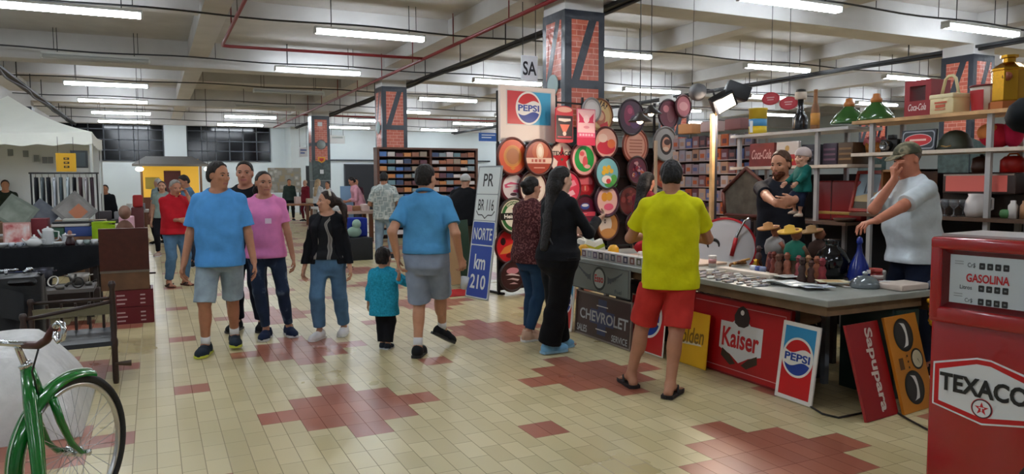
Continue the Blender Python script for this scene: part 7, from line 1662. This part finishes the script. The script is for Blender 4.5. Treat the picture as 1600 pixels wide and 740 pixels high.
for i, (px, Y, c, n_, w_, h_) in enumerate(((412, 26.8, '2a2c30', 'black', .30, .20), (430, 26.8, '3a3c44', 'dark grey', .22, .25), (442, 26.9, 'c8c8c8', 'white', .22, .06), (466, 26.8, 'c8b0a8', 'pinkish', .20, .25), (485, 26.8, 'b8a890', 'tan', .22, .18), (545, 19.0, 'c88a8a', 'rose', .18, .16), (558, 19.1, '9a6a4a', 'brown', .18, .14), (572, 19.0, 'd8c0b8', 'pale', .2, .18), (202, 22.8, 'd0d0cc', 'white', .15, .2), (212, 22.9, '8a7a4a', 'mustard', .15, .3), (222, 22.8, '7a7e84', 'grey', .15, .2), (160, 17.0, '3a3236', 'dark', .3, .2), (186, 17.1, '8a8a8c', 'light grey', .2, .18), (197, 17.0, '6a3a3a', 'red-brown', .14, .2))):
    x = on_y(px, 320, Y).x; stepbox('goods_box', f'{n_} box of wares {["on the long brown table" if px < 490 and Y > 26 else "on the low table by the pink shirt" if px > 500 else "on the grey wares table" if Y > 20 else "on the dark table left of the aisle"][0]}', 'box', (x-w_/2, Y, .781 if Y > 26 or px > 500 else .801), (x+w_/2, Y+.25, .781+h_), c, .02)
# open notice board and pale stall things at the left of the pier
t = thing('notice_board', 'grey picture-covered board by the far wall behind the woman in pink', 'board', (on_y(445, 280, 36).x, 36, .75)); mb = MB(); mb.box((-.75, 0, .3), (.75, .05, 1.45), ramp_mat('pinned_papers', 'voronoi', 4, [(.1, 'a8a49c'), (.4, '7a7a74'), (.7, '8a7a5a')], .7)); mb.build('board', t); mb = MB(); mb.box((-.7, 0, -.75), (-.64, .05, .3), dark); mb.box((.64, 0, -.75), (.7, .05, .3), dark); mb.build('leg', t)
# blue topped box with green toy in front of the patterned-shirt man
bx = on_d(556, 380, 15.0); t = thing('blue_crate_stack', 'black crate with blue cloth top left of the man in the patterned shirt', 'crate', (bx.x-.02, bx.y, 0)); mb = MB(); mb.box((-.26, -.42, 0), (.26, .25, .44), paint('101216', .6), bev=.01); mb.build('crate', t); mb = MB(); mb.box((-.25, -.08, .441), (.25, .25, .82), cloth('1f2f86'), bev=.03); mb.build('blue_cloth', t)
mb = MB(); mb.ell((-.03, 0, .11), (.15, .08, .11), paint('7f9a8c', .5)); mb.ell((.02, 0, .26), (.09, .08, .10), paint('8aa698', .5)); tag(mb.build('green_toy', loc=(bx.x-.06, bx.y-.31, .0)), 'pale green lumpy toy sitting on the black crate before its blue cloth', 'toy'); bpy.data.objects['green_toy'].location.z = .442; bpy.data.objects['green_toy'].location.y = bx.y-.25
stepbox('blue_board', 'light blue picture board behind the low table of wares', 'board', (on_y(532, 300, 21).x, 21.0, .0), (on_y(552, 300, 21).x, 21.05, 1.42), '7a9ab8', .01)
# leaning boards and red mat behind the road sign
for i, (px, c, n_, tz) in enumerate(((704, 'a8845c', 'tan', .10), (722, '2f4a38', 'dark green', .08))):
    p = on_d(px, 455, 11.0+.2*i); mb = MB(); mb.box((-.17, 0, 0), (.17, .02, .95), paint(c, .6)); tag(mb.build('leaning_board', loc=(p.x, p.y, .012), rot=(-.12, -.13, -.75)), f'{n_} board leaning between the man in the blue polo shirt and the road sign', 'board')
p = on_d(706, 459, 10.25); mb = MB(); mb.box((-.30, -.28, 0), (.30, .28, .010), cloth('a81c1c')); tag(mb.build('red_mat', loc=(p.x, p.y, .001), rz=.1), 'red mat on the floor behind the road sign', 'mat')
# mid-left aisle stalls
stepbox('stall_counter', 'dark red cloth-covered counter beside the aisle before the kiosk', 'counter', (on_y(205, 330, 20).x, 20.0, 0), (on_y(224, 330, 20).x, 21.2, .95), '5a2224', .02)
stepbox('red_bag', 'small bright red bag on the aisle counter', 'bag', (on_y(214, 310, 20).x-.1, 20.2, .951), (on_y(214, 310, 20).x+.12, 20.4, 1.25), 'b02424', .04)
# ================================================================== PEOPLE
FWD, RGT = Vector((_sy, _cy)), Vector((_cy, -_sy))
def vdir(r, f): v = RGT*r+FWD*f; return (v.x, v.y)      # a direction given as rightwards / away from the camera
def pos_d(px, d): p = on_d(px, 290, d); return (p.x, p.y)
def to_local(pos, face, p):
    a = math.atan2(face[1], face[0])-PI/2; dx, dy = p[0]-pos[0], p[1]-pos[1]; c, s = math.cos(-a), math.sin(-a)
    return (c*dx-s*dy, s*dx+c*dy, p[2] if len(p) > 2 else 0)
def foot(pos, face, px, py, **k):
    l = to_local(pos, face, on_floor(px, py)); return dict(x=l[0], y=l[1], **k)
def tgt(pos, face, px, py, d): return to_local(pos, face, on_d(px, py, d))

denim_f = ramp_mat('faded_denim', 'noise', 7, [(.30, '1e2a3e'), (.55, '24324a'), (.66, '5f6f84'), (.74, 'a8b4c0')], .85)
speck = ramp_mat('speckled_wool', 'voronoi', 60, [(.15, '4a1e22'), (.4, '3a1518'), (.6, '7a4a48')], .9)
geo = ramp_mat('printed_cotton', 'voronoi', 9, [(.12, 'a8b0ac'), (.3, '7e8a88'), (.42, 'c4c8c2'), (.6, '8c9896')], .85)
strokes = ramp_mat('stroke_print', 'wave', 2.3, [(.0, '111216'), (.86, '111216'), (.90, '9a958f'), (1, '6a6660')], .85); strokes.node_tree.nodes['Wave Texture'].inputs['Distortion'].default_value = 9
camo = ramp_mat('camouflage', 'noise', 11, [(.38, '3e3f30'), (.46, '5a5644'), (.56, '8a8068'), (.62, '4a4a3a')], .9)
ltden = mat('light_denim', '93a3ae', .85, noise=.22, nscale=9, bump=.5, bscale=9, spec=.2)
middn = mat('mid_denim', '4f6f8c', .85, noise=.2, nscale=9, bump=.5, bscale=9, spec=.2)

# 1 man in the blue T-shirt
pos, face = (.52, 7.10), vdir(.18, -1)
def logo(x, z, c, w, h):
    def f(so, H, by, spine, drop):
        mb = MB(); fr = by+.018
        M = Matrix.Translation((0, fr, 0)); mb.add([(-x-w, 0, z*H-h), (-x+w, 0, z*H-h), (-x+w, 0, z*H+h), (-x-w, 0, z*H+h)], [(0, 1, 2, 3)], paint(c), M); mb.build('chest_print', so)
    return f
person('man in a sky-blue T-shirt, pale denim shorts and dark sneakers, looking to his left', pos, face, 1.775, w=1.03, belly=.026, skin_c='b07a5e', head=(1.05, .05, 0),
       feet=dict(R=foot(pos, face, 322, 553, yaw=-.10), L=foot(pos, face, 367, 541, yaw=.25)), arms=dict(R=dict(to=(.30, .08, .80), curl=.7), L=dict(to=(-.29, .02, .82), curl=.6)),
       top=dict(c='4f92cf', hem=.455, loose=.022, sleeve=.80, sl_flare=.022, name='t_shirt'), bottom=dict(to=1.02, hemr=.052, loose=.022, name='shorts', mat=ltden), shoes=dict(c='232c36', sole='b8c040', sock='d8d8d8'), hair=dict(c='1c1512'), step=.0065)
# 2 man in black behind
pos, face = (.86, 8.14), vdir(.05, -1)
person('young man in a black T-shirt and dark trousers, half hidden between blue and pink shirts', pos, face, 1.81, w=1.0, skin_c='b07a62', head=(.12, 0, 0), top=dict(c='15161a', hem=.46, loose=.016, name='t_shirt'), bottom=dict(c='161b2a', loose=.03, name='trousers'), shoes=dict(c='14161a', sole='2a2a2c'), hair=dict(c='17120f', line=.86), step=.0075)
# 3 woman in pink
pos, face = (.98, 7.66), vdir(.12, -1)
person('woman in a pink T-shirt and ripped dark jeans with hair tied back', pos, face, 1.70, w=1.08, belly=.022, fem=True, skin_c='b07c62', head=(.55, .02, 0),
       feet=dict(R=foot(pos, face, 417, 528, yaw=-.05), L=foot(pos, face, 452, 523, yaw=.45)), arms=dict(R=dict(to=(.27, .06, .80), curl=.7), L=dict(to=(-.27, .05, .80), curl=.8)),
       top=dict(c='e084b8', hem=.475, loose=.014, sleeve=.66, name='t_shirt', neck=.06, print=logo(.07, .69, 'e8d0dc', .03, .025)), bottom=dict(mat=denim_f, loose=.010, name='jeans'), shoes=dict(c='1d2740', sole='c8c8c8'), hair=dict(c='1a1210', kind='ponytail', line=.86, tail=[(.10, -.16, 1.46), (.10, -.14, 1.38)]), step=.0065)
# 4 girl
pos, face = (1.53, 7.36), vdir(.05, -1)
def girl_extra(root, g):
    mb = MB(); mb.tube([tuple(g['hd'](x*.37, -.12, .80+.24*math.cos(x*PI/2))) for x in np.linspace(-1, 1, 15)], .012, paint('c8bfae', .5), 8); mb.build('headband', root)
person('girl in a black jacket, light blue jeans and white sneakers looking to one side', pos, face, 1.50, hs=.20, w=.98, fem=True, skin_c='c08c70', head=(-1.15, -.02, 0),
       feet=dict(R=foot(pos, face, 500, 529, yaw=-.35), L=foot(pos, face, 538, 522, yaw=-.05)), arms=dict(R=dict(to=(.235, .04, .67), curl=.8), L=dict(to=(-.225, .05, .67), curl=.8)),
       top=dict(mat=strokes, hem=.53, sleeve=.4, loose=.012, name='patterned_top', neck=.062), jacket=dict(c='101116', hem=.50, sleeve=1.94, loose=.028, name='jacket', neck=.066, open=.080), bottom=dict(mat=middn, loose=.024, name='jeans', to=1.86, hemr=.040), shoes=dict(c='d8d6d6', sole='e0e0e0'), hair=dict(c='2c1d16', kind='ponytail', line=.84, tail=[(-.16, .02, 1.30), (-.20, .05, 1.18), (-.20, .07, 1.06)]), step=.006, extra=girl_extra)
# black jacket fronts over the patterned top
# 6 man in blue polo (leads the toddler)
pos6, face6 = (2.12, 6.12), vdir(.10, 1)
HANDP = on_d(622, 424, 6.52)
def cup_extra(root, g): pass
person('man in a blue polo shirt and grey-blue shorts leading the toddler by the hand', pos6, face6, 1.735, w=1.06, belly=.015, skin_c='b8866a', head=(-.42, 0, 0),
       feet=dict(L=foot(pos6, face6, 653, 557, yaw=0.0), R=dict(pitch=.50, z=.045, yaw=-.75, **{k: v for k, v in foot(pos6, face6, 692, 541).items()})), arms=dict(L=dict(to=to_local(pos6, face6, on_d(621, 402, 6.42)), curl=.9, hd=(.1, .1, -1)), R=dict(to=to_local(pos6, face6, on_d(719, 402, 6.45)), curl=.95, hd=(.25, .25, -1), pn=(-.6, .6, -.2))),
       top=dict(c='4c8dbc', hem=.535, loose=.018, sleeve=.72, sl_flare=.016, name='polo_shirt', collar='3b7aa8', neck=.045), bottom=dict(c='8793a8', to=1.0, hemr=.058, loose=.022, name='shorts'), shoes=dict(c='16171a', sole='1c1c1e', sock='c8c8c8', kind='clogshoe'), hair=dict(c='191310'), step=.0065)
cp = on_d(724, 441, 6.42)
t = thing('plastic_cup', 'clear plastic cup held low by the man in the blue polo shirt', 'cup', (cp.x, cp.y, cp.z-.055), rot=(.15, .12, 0)); mb = MB(); mb.lathe([(0, 0), (.028, 0), (.038, .105), (.035, .105), (.026, .004), (0, .004)], mat('clear_cup', 'd0d4d8', .15, alpha=.55), n=22); mb.build('cup', t); mb = MB(); mb.lathe([(0.0, .006), (.026, .006), (.029, .04), (0, .04)], mat('drink', 'b8b0a8', .2, alpha=.6), n=18); mb.build('drink', t)
# 5 toddler
pos, face = (1.87, 6.60), vdir(.10, 1)
person('toddler in a fuzzy turquoise sweater and black trousers, seen from behind', pos, face, .985, hs=.195, w=1.12, belly=.02, skin_c='b98a70', head=(-.15, .02, 0),
       feet=dict(L=dict(x=-.035, y=0.05, yaw=.1), R=foot(pos, face, 606, 545, yaw=-.2)), arms=dict(R=dict(to=tgt(pos, face, 622, 436, 6.62), hd=(.2, .1, 1), curl=.8, pole=(1, -.3, -.6)), L=dict(to=(-.17, .06, .40))),
       top=dict(mat=mat('fuzzy_fleece', '2f9fc0', .95, noise=.25, nscale=60, bump=.7, bscale=90, spec=.1), hem=.36, sleeve=1.85, loose=.030, name='sweater', neck=.05), bottom=dict(c='14141a', loose=.018, to=1.9, name='trousers'), shoes=dict(c='20242e', sole='b0b4b8'), hair=dict(c='1e1613', line=.9), step=.005)
# 7 dark-haired woman, 8 woman in speckled sweater
pos, face = (3.17, 5.66), vdir(.82, .60)
def strap(root, g):
    H = g['H']; mb = MB(); mb.tube([(-.10, -.02, .83*H), (-.06, -.115, .72*H), (.06, -.13, .60*H), (.17, -.07, .50*H)], .008, paint('1a1a1e', .4), 6); mb.build('bag_strap', root)
person('woman in black with very long dark hair and light blue clogs at the far table', pos, face, 1.72, fem=True, w=1.05, skin_c='c79c86', head=(-.12, .12, 0), lean=.03,
       feet=dict(L=foot(pos, face, 872, 545, yaw=.1), R=foot(pos, face, 858, 552, yaw=-.1)), arms=dict(R=dict(to=(.12, .36, 1.20), hd=(-.1, 1, .35), curl=.9, pn=(-.7, 0, .7)), L=dict(to=(-.16, .30, 1.08), hd=(.2, 1, .1), curl=.8)),
       top=dict(c='101116', hem=.50, sleeve=1.92, loose=.024, name='jacket', neck=.045), bottom=dict(c='0f0f13', loose=.045, to=1.97, hemr=.062, kr=.055, name='wide_trousers'), shoes=dict(c='6fa6cc', sole='8ab4d2', kind='clog'), hair=dict(c='16100e', kind='long', len=.52, line=.88), step=.0065, extra=strap)
pos, face = (3.24, 6.32), vdir(.72, .70)
person('woman in a speckled maroon sweater and blue jeans behind the long-haired woman', pos, face, 1.63, fem=True, w=1.1, skin_c='b9866c', head=(-.1, .1, 0),
       feet=dict(L=dict(x=-.09, y=.05, yaw=.2), R=foot(pos, face, 826, 533, yaw=-.15)), arms=dict(R=dict(to=(.24, .10, .82)), L=dict(to=(-.15, .26, 1.0))), top=dict(mat=speck, hem=.47, sleeve=1.92, loose=.026, name='sweater', neck=.045), bottom=dict(c='26405e', loose=.014, name='jeans'), shoes=dict(c='c8a088', sole='d8d4d0'), hair=dict(c='15100e', kind='bun', line=.88), step=.0075)
# 9 man in yellow
pos, face = (3.385, 4.36), vdir(.12, 1)
person('man in a bright yellow T-shirt, red shorts and black flip-flops seen from behind', pos, face, 1.735, w=1.04, skin_c='a9765c', head=(-.05, .22, 0),
       feet=dict(L=foot(pos, face, 986, 603, yaw=.35), R=foot(pos, face, 1047, 620, yaw=-.42)), arms=dict(L=dict(to=(-.14, .34, 1.12), hd=(.5, 1, .1), pole=(-.8, -.7, -.4), curl=.7, pn=(.5, 0, -.8)), R=dict(to=(.14, .34, 1.10), hd=(-.5, 1, .1), pole=(.8, -.7, -.4), curl=.7, pn=(-.5, 0, -.8))),
       top=dict(c='c6c40a', hem=.440, loose=.022, sleeve=.66, sl_flare=.02, name='t_shirt', neck=.048), bottom=dict(c='b4302a', to=1.0, hemr=.058, loose=.026, name='shorts'), shoes=dict(kind='flipflop', c='1a1214', strap='120e10'), hair=dict(c='120e0d'), step=.0062)
# 10 bearded man, 11 baby
pos, face = (5.42, 5.30), vdir(-.35, -1)
B = lambda px, py, d: tgt(pos, face, px, py, d)
person('bearded man in a black T-shirt holding the baby behind the stall', pos, face, 1.87, w=1.08, skin_c='bb8468', head=(-.55, .18, 0),
       arms=dict(R=dict(to=B(1216, 322, 6.52), hd=(-1, .25, -.05), pole=(1, -.2, -.8), curl=.75, pn=(0, -1, .2), th=(0, 0, 1)), L=dict(to=B(1240, 316, 6.45), hd=(1, .2, -.1), pole=(-1, -.2, -.8), curl=.75, pn=(0, -1, .2), th=(0, 0, 1))),
       top=dict(c='1b1c24', hem=.47, loose=.018, sleeve=.70, name='t_shirt'), bottom=dict(c='1c1f2a', loose=.02, name='trousers'), shoes=dict(c='1a1a1a'), hair=dict(c='4a3020', line=.88), beard='5c3522', step=.0065)
bp_ = on_d(1254, 300, 6.62); bf = vdir(-.9, -.15)
person('baby in a teal jumper and pale knitted hat held by the bearded man', (bp_.x, bp_.y), bf, .64, hs=.165, w=1.15, belly=.03, skin_c='c89880', head=(.25, .05, 0), lift=1.215,
       feet=dict(L=dict(x=-.05, y=.05, z=.0), R=dict(x=.05, y=.04, z=.02)), arms=dict(L=dict(to=(-.09, .11, .30)), R=dict(to=(.09, .11, .30))),
       top=dict(c='155a52', hem=.40, sleeve=1.9, loose=.02, name='jumper', neck=.02), bottom=dict(c='141c30', loose=.016, to=1.5, name='trousers'), shoes=dict(c='c8b8a8', sole='6a4a3a'), hat=dict(kind='beanie', c='b8a8a4'), hair=dict(c='3a2a20'), step=.005)
# 12 vendor in cap
pos, face = (5.42, 3.87), vdir(-.95, -.10)
V_ = lambda px, py, d: tgt(pos, face, px, py, d)
person('tall vendor in a camouflage cap and pale grey T-shirt with one hand at his brow', pos, face, 1.885, w=1.06, belly=.035, skin_c='b9765c', head=(.10, .25, 0), lean=.10,
       arms=dict(L=dict(to=V_(1336, 366, 5.30), hd=(.1, 1, -.25), pole=(-.6, -.6, -.6), curl=.8, pn=(0, -.2, -1), th=(1, 0, 0)), R=dict(to=V_(1398, 280, 5.75), hd=(-.15, .25, 1), pole=(.7, .2, -1), curl=1.1, pn=(-.1, -1, 0), th=(-1, 0, 0))),
       top=dict(c='c4ccd0', hem=.475, loose=.022, sleeve=.86, sl_flare=.016, name='t_shirt', fold=.0035), bottom=dict(c='1a2236', loose=.024, name='trousers'), shoes=dict(c='1a1a1a'), hair=dict(c='5a5048', kind='buzz', line=.9), hat=dict(kind='cap', mat=camo), step=.0065)
# woman between table and discs
pos = pos_d(1010, 8.75)
person('dark-haired woman in a wine red top half hidden behind the man in yellow', pos, vdir(.75, .6), 1.69, fem=True, skin_c='b98068', head=(.1, .2, 0), top=dict(c='6a1c2a', hem=.5, sleeve=1.9), bottom=dict(c='1c1c24'), shoes=dict(), hair=dict(c='14100e', kind='long', len=.30, line=.88), step=.010)
# 13 red polo etc.
pos, face = (.27, 12.15), vdir(.75, -.65)
person('older man in a red polo shirt and jeans, hand at his mouth', pos, face, 1.63, w=1.12, belly=.04, skin_c='b07a62', head=(.05, .28, 0), lean=.03, arms=dict(L=dict(to=(-.10, .22, 1.36), hd=(.4, .1, .8), curl=1.0, pole=(-.5, -.2, -1)), R=dict(to=(.06, .26, 1.0), hd=(-1, .3, 0), curl=.7)),
       top=dict(c='b01a26', hem=.48, loose=.018, sleeve=.8, name='polo_shirt', collar='981622'), bottom=dict(mat=middn, loose=.018, name='jeans'), shoes=dict(kind='flipflop', c='4a2018'), hair=dict(c='8a8680', line=.92), step=.009)
pos = pos_d(299, 13.6)
person('man in a blue-grey shirt bending his head behind the man in red', pos, vdir(-.7, -.55), 1.74, skin_c='a8765e', head=(.2, .5, 0), lean=.10, top=dict(c='4a6880', hem=.48, sleeve=.7), bottom=dict(c='2a3444'), shoes=dict(c='1c1c1c'), hair=dict(c='1c1512'), step=.010)
pos = pos_d(253, 15.5)
person('woman in a grey-green top walking up the aisle behind the man in red', pos, vdir(.15, -1), 1.62, fem=True, skin_c='b98a70', head=(.2, 0, 0), top=dict(c='8a9a94', hem=.5), bottom=dict(c='1a1a20'), shoes=dict(c='b09a90'), hair=dict(c='1c1413', kind='long', len=.25), step=.011)
pos = pos_d(247, 18.6)
person('grey-haired man in a grey shirt and black trousers at the stall by the aisle', pos, vdir(-.8, .2), 1.70, skin_c='b98a74', top=dict(c='74868c', hem=.49, sleeve=.75), bottom=dict(c='15171c'), shoes=dict(c='141414'), hair=dict(c='b8b4b0', kind='buzz'), step=.012)
# 17 patterned shirt, 18 white cap, 19 pink shirt
pos, face = pos_d(600, 14.7), vdir(-.05, 1)
person('man in a grey patterned shirt and pale jeans standing with his back turned', pos, face, 1.775, w=1.1, skin_c='a8765c', head=(.1, .18, 0), arms=dict(L=dict(to=(-.22, .22, 1.05)), R=dict(to=(.26, .14, .95))), top=dict(mat=geo, hem=.45, loose=.026, sleeve=.85, name='shirt', neck=.045), bottom=dict(c='8a9cac', loose=.02, name='jeans'), shoes=dict(c='3a3a3c'), hair=dict(c='14100f'), step=.009)
pos, face = pos_d(722, 12.6), vdir(.25, 1)
person('man in a black T-shirt and white cap leaning forward behind the road sign', pos, face, 1.73, w=1.22, skin_c='b08068', head=(.1, .35, 0), lean=.20, top=dict(c='141519', hem=.46, loose=.024, sleeve=.85, name='t_shirt'), bottom=dict(c='4a4438', loose=.02), shoes=dict(c='1c1c1c'), hair=dict(c='6a6058', kind='buzz'), hat=dict(kind='beanie', c='c8c8c8'), step=.009)
pos, face = pos_d(563, 20.6), vdir(-.8, -.35)
person('man in a pale pink shirt stooping over the low table of wares', pos, face, 1.75, w=1.12, skin_c='b07a64', head=(0, .5, 0), lean=.22, arms=dict(R=dict(to=(.16, .40, .98)), L=dict(to=(-.16, .42, 1.0))), top=dict(c='d49aa8', hem=.48, loose=.022, sleeve=1.5, name='shirt'), bottom=dict(c='3a3a44'), shoes=dict(c='1c1c1c'), hair=dict(c='1c1614'), step=.011)
far = dict(step=.014, face_detail=False)
pos = pos_d(452, 29.5); person('distant figure in a dark green coat behind the long brown table', pos, vdir(.4, -1), 1.70, top=dict(c='34423e', hem=.48, sleeve=1.9, loose=.03), bottom=dict(c='1c1c20'), shoes=dict(), hair=dict(c='15110f'), **far)
pos = pos_d(477, 29.0); person('distant figure in dark red beside the third wrapped pillar', pos, vdir(-.6, -1), 1.66, fem=True, skin_c='b98a74', top=dict(c='6a1826', hem=.46, sleeve=1.9), bottom=dict(c='5a1622'), shoes=dict(), hair=dict(c='b89a80', kind='buzz'), **far)
pos = pos_d(497, 24.2); person('distant woman in white with long fair hair left of the girl', pos, vdir(.5, 1), 1.68, fem=True, skin_c='c49a80', top=dict(c='c4c6c8', hem=.5, sleeve=1.6), bottom=dict(c='1c2436'), shoes=dict(), hair=dict(c='a89070', kind='long', len=.35), **far)
pos = pos_d(512, 23.4); person('distant dark-haired woman in a white top just behind the head of the girl', pos, vdir(-.4, -1), 1.60, fem=True, top=dict(c='c8c8cc', hem=.5), bottom=dict(c='1c2232'), shoes=dict(), hair=dict(c='15110f', kind='bun'), **far)
pos = pos_d(47, 17.0); person('person in purple standing under the gazebo', pos, vdir(-.8, -.4), 1.64, fem=True, top=dict(c='2c1a3a', hem=.48, sleeve=1.7), bottom=dict(c='1a1a22'), shoes=dict(), hair=dict(c='14100f'), **far)
pos = pos_d(8, 15.6); person('person in dark olive cut off by the left picture edge under the gazebo', pos, vdir(.6, -.8), 1.66, top=dict(c='262c22', hem=.46, sleeve=1.9), bottom=dict(c='1a1a1c'), shoes=dict(), hair=dict(c='2a1c18'), **far)
pos = pos_d(166, 18.2); person('person in black bending over the dark table left of the aisle', pos, vdir(.3, -1), 1.55, top=dict(c='15171d', hem=.46, sleeve=1.9, loose=.04), bottom=dict(c='15171c'), shoes=dict(), hair=dict(c='121010'), lean=.15, **far)
pos = pos_d(556, 22.3); person('distant dark-clad figure behind the stooping man in pink', pos, vdir(.2, -1), 1.68, top=dict(c='3a1c24', hem=.48), bottom=dict(c='1c1c20'), shoes=dict(), hair=dict(c='14100f'), **far)
# ================================================================== LIGHT AND CAMERA
w = bpy.data.worlds.new('world'); SC.world = w; w.use_nodes = True
w.node_tree.nodes['Background'].inputs[0].default_value = (.05, .055, .065, 1)
def spot(name, loc, to, e, col, size=.1, ang=1.2):
    l = bpy.data.lights.new(name, 'SPOT'); o = bpy.data.objects.new(name, l); COL.objects.link(o); o.location = loc
    o.rotation_euler = (Vector(to)-Vector(loc)).to_track_quat('-Z', 'Y').to_euler(); l.energy = e; l.color = col; l.shadow_soft_size = size; l.spot_size = ang; l.spot_blend = .6
spot('stall_flood', on_y(1132, 168, 6.25), (5.2, 8.9, 1.0), 80, (1, .82, .66), .08, 2.0)
spot('stall_flood_down', on_y(1132, 172, 6.2), (4.5, 4.6, .7), 60, (1, .85, .70), .15, 1.9)
spot('rack_lamp', on_y(1000, 194, 7.9), (4.6, 9.0, .9), 40, (1, .80, .62), .05, 2.6)
cam = bpy.data.cameras.new('camera'); co = bpy.data.objects.new('camera', cam); COL.objects.link(co); SC.camera = co
cam.sensor_width = 36; cam.lens = FPX/1600*36; cam.clip_start = .05; cam.clip_end = 200
f = Vector((_sy*_cp, _cy*_cp, -_sp)); up0 = Vector((_sy*_sp, _cy*_sp, _cp)); rt0 = Vector((_cy, -_sy, 0))
rt = rt0*_cr+up0*_sr; up = -rt0*_sr+up0*_cr
co.matrix_world = Matrix(((rt.x, up.x, -f.x, 0), (rt.y, up.y, -f.y, 0), (rt.z, up.z, -f.z, EYE), (0, 0, 0, 1)))
SC.view_settings.view_transform = 'Standard'; SC.view_settings.look = 'None'; SC.view_settings.exposure = 0.22
try: SC.cycles.use_denoising = True; SC.cycles.max_bounces = 6
except Exception: pass
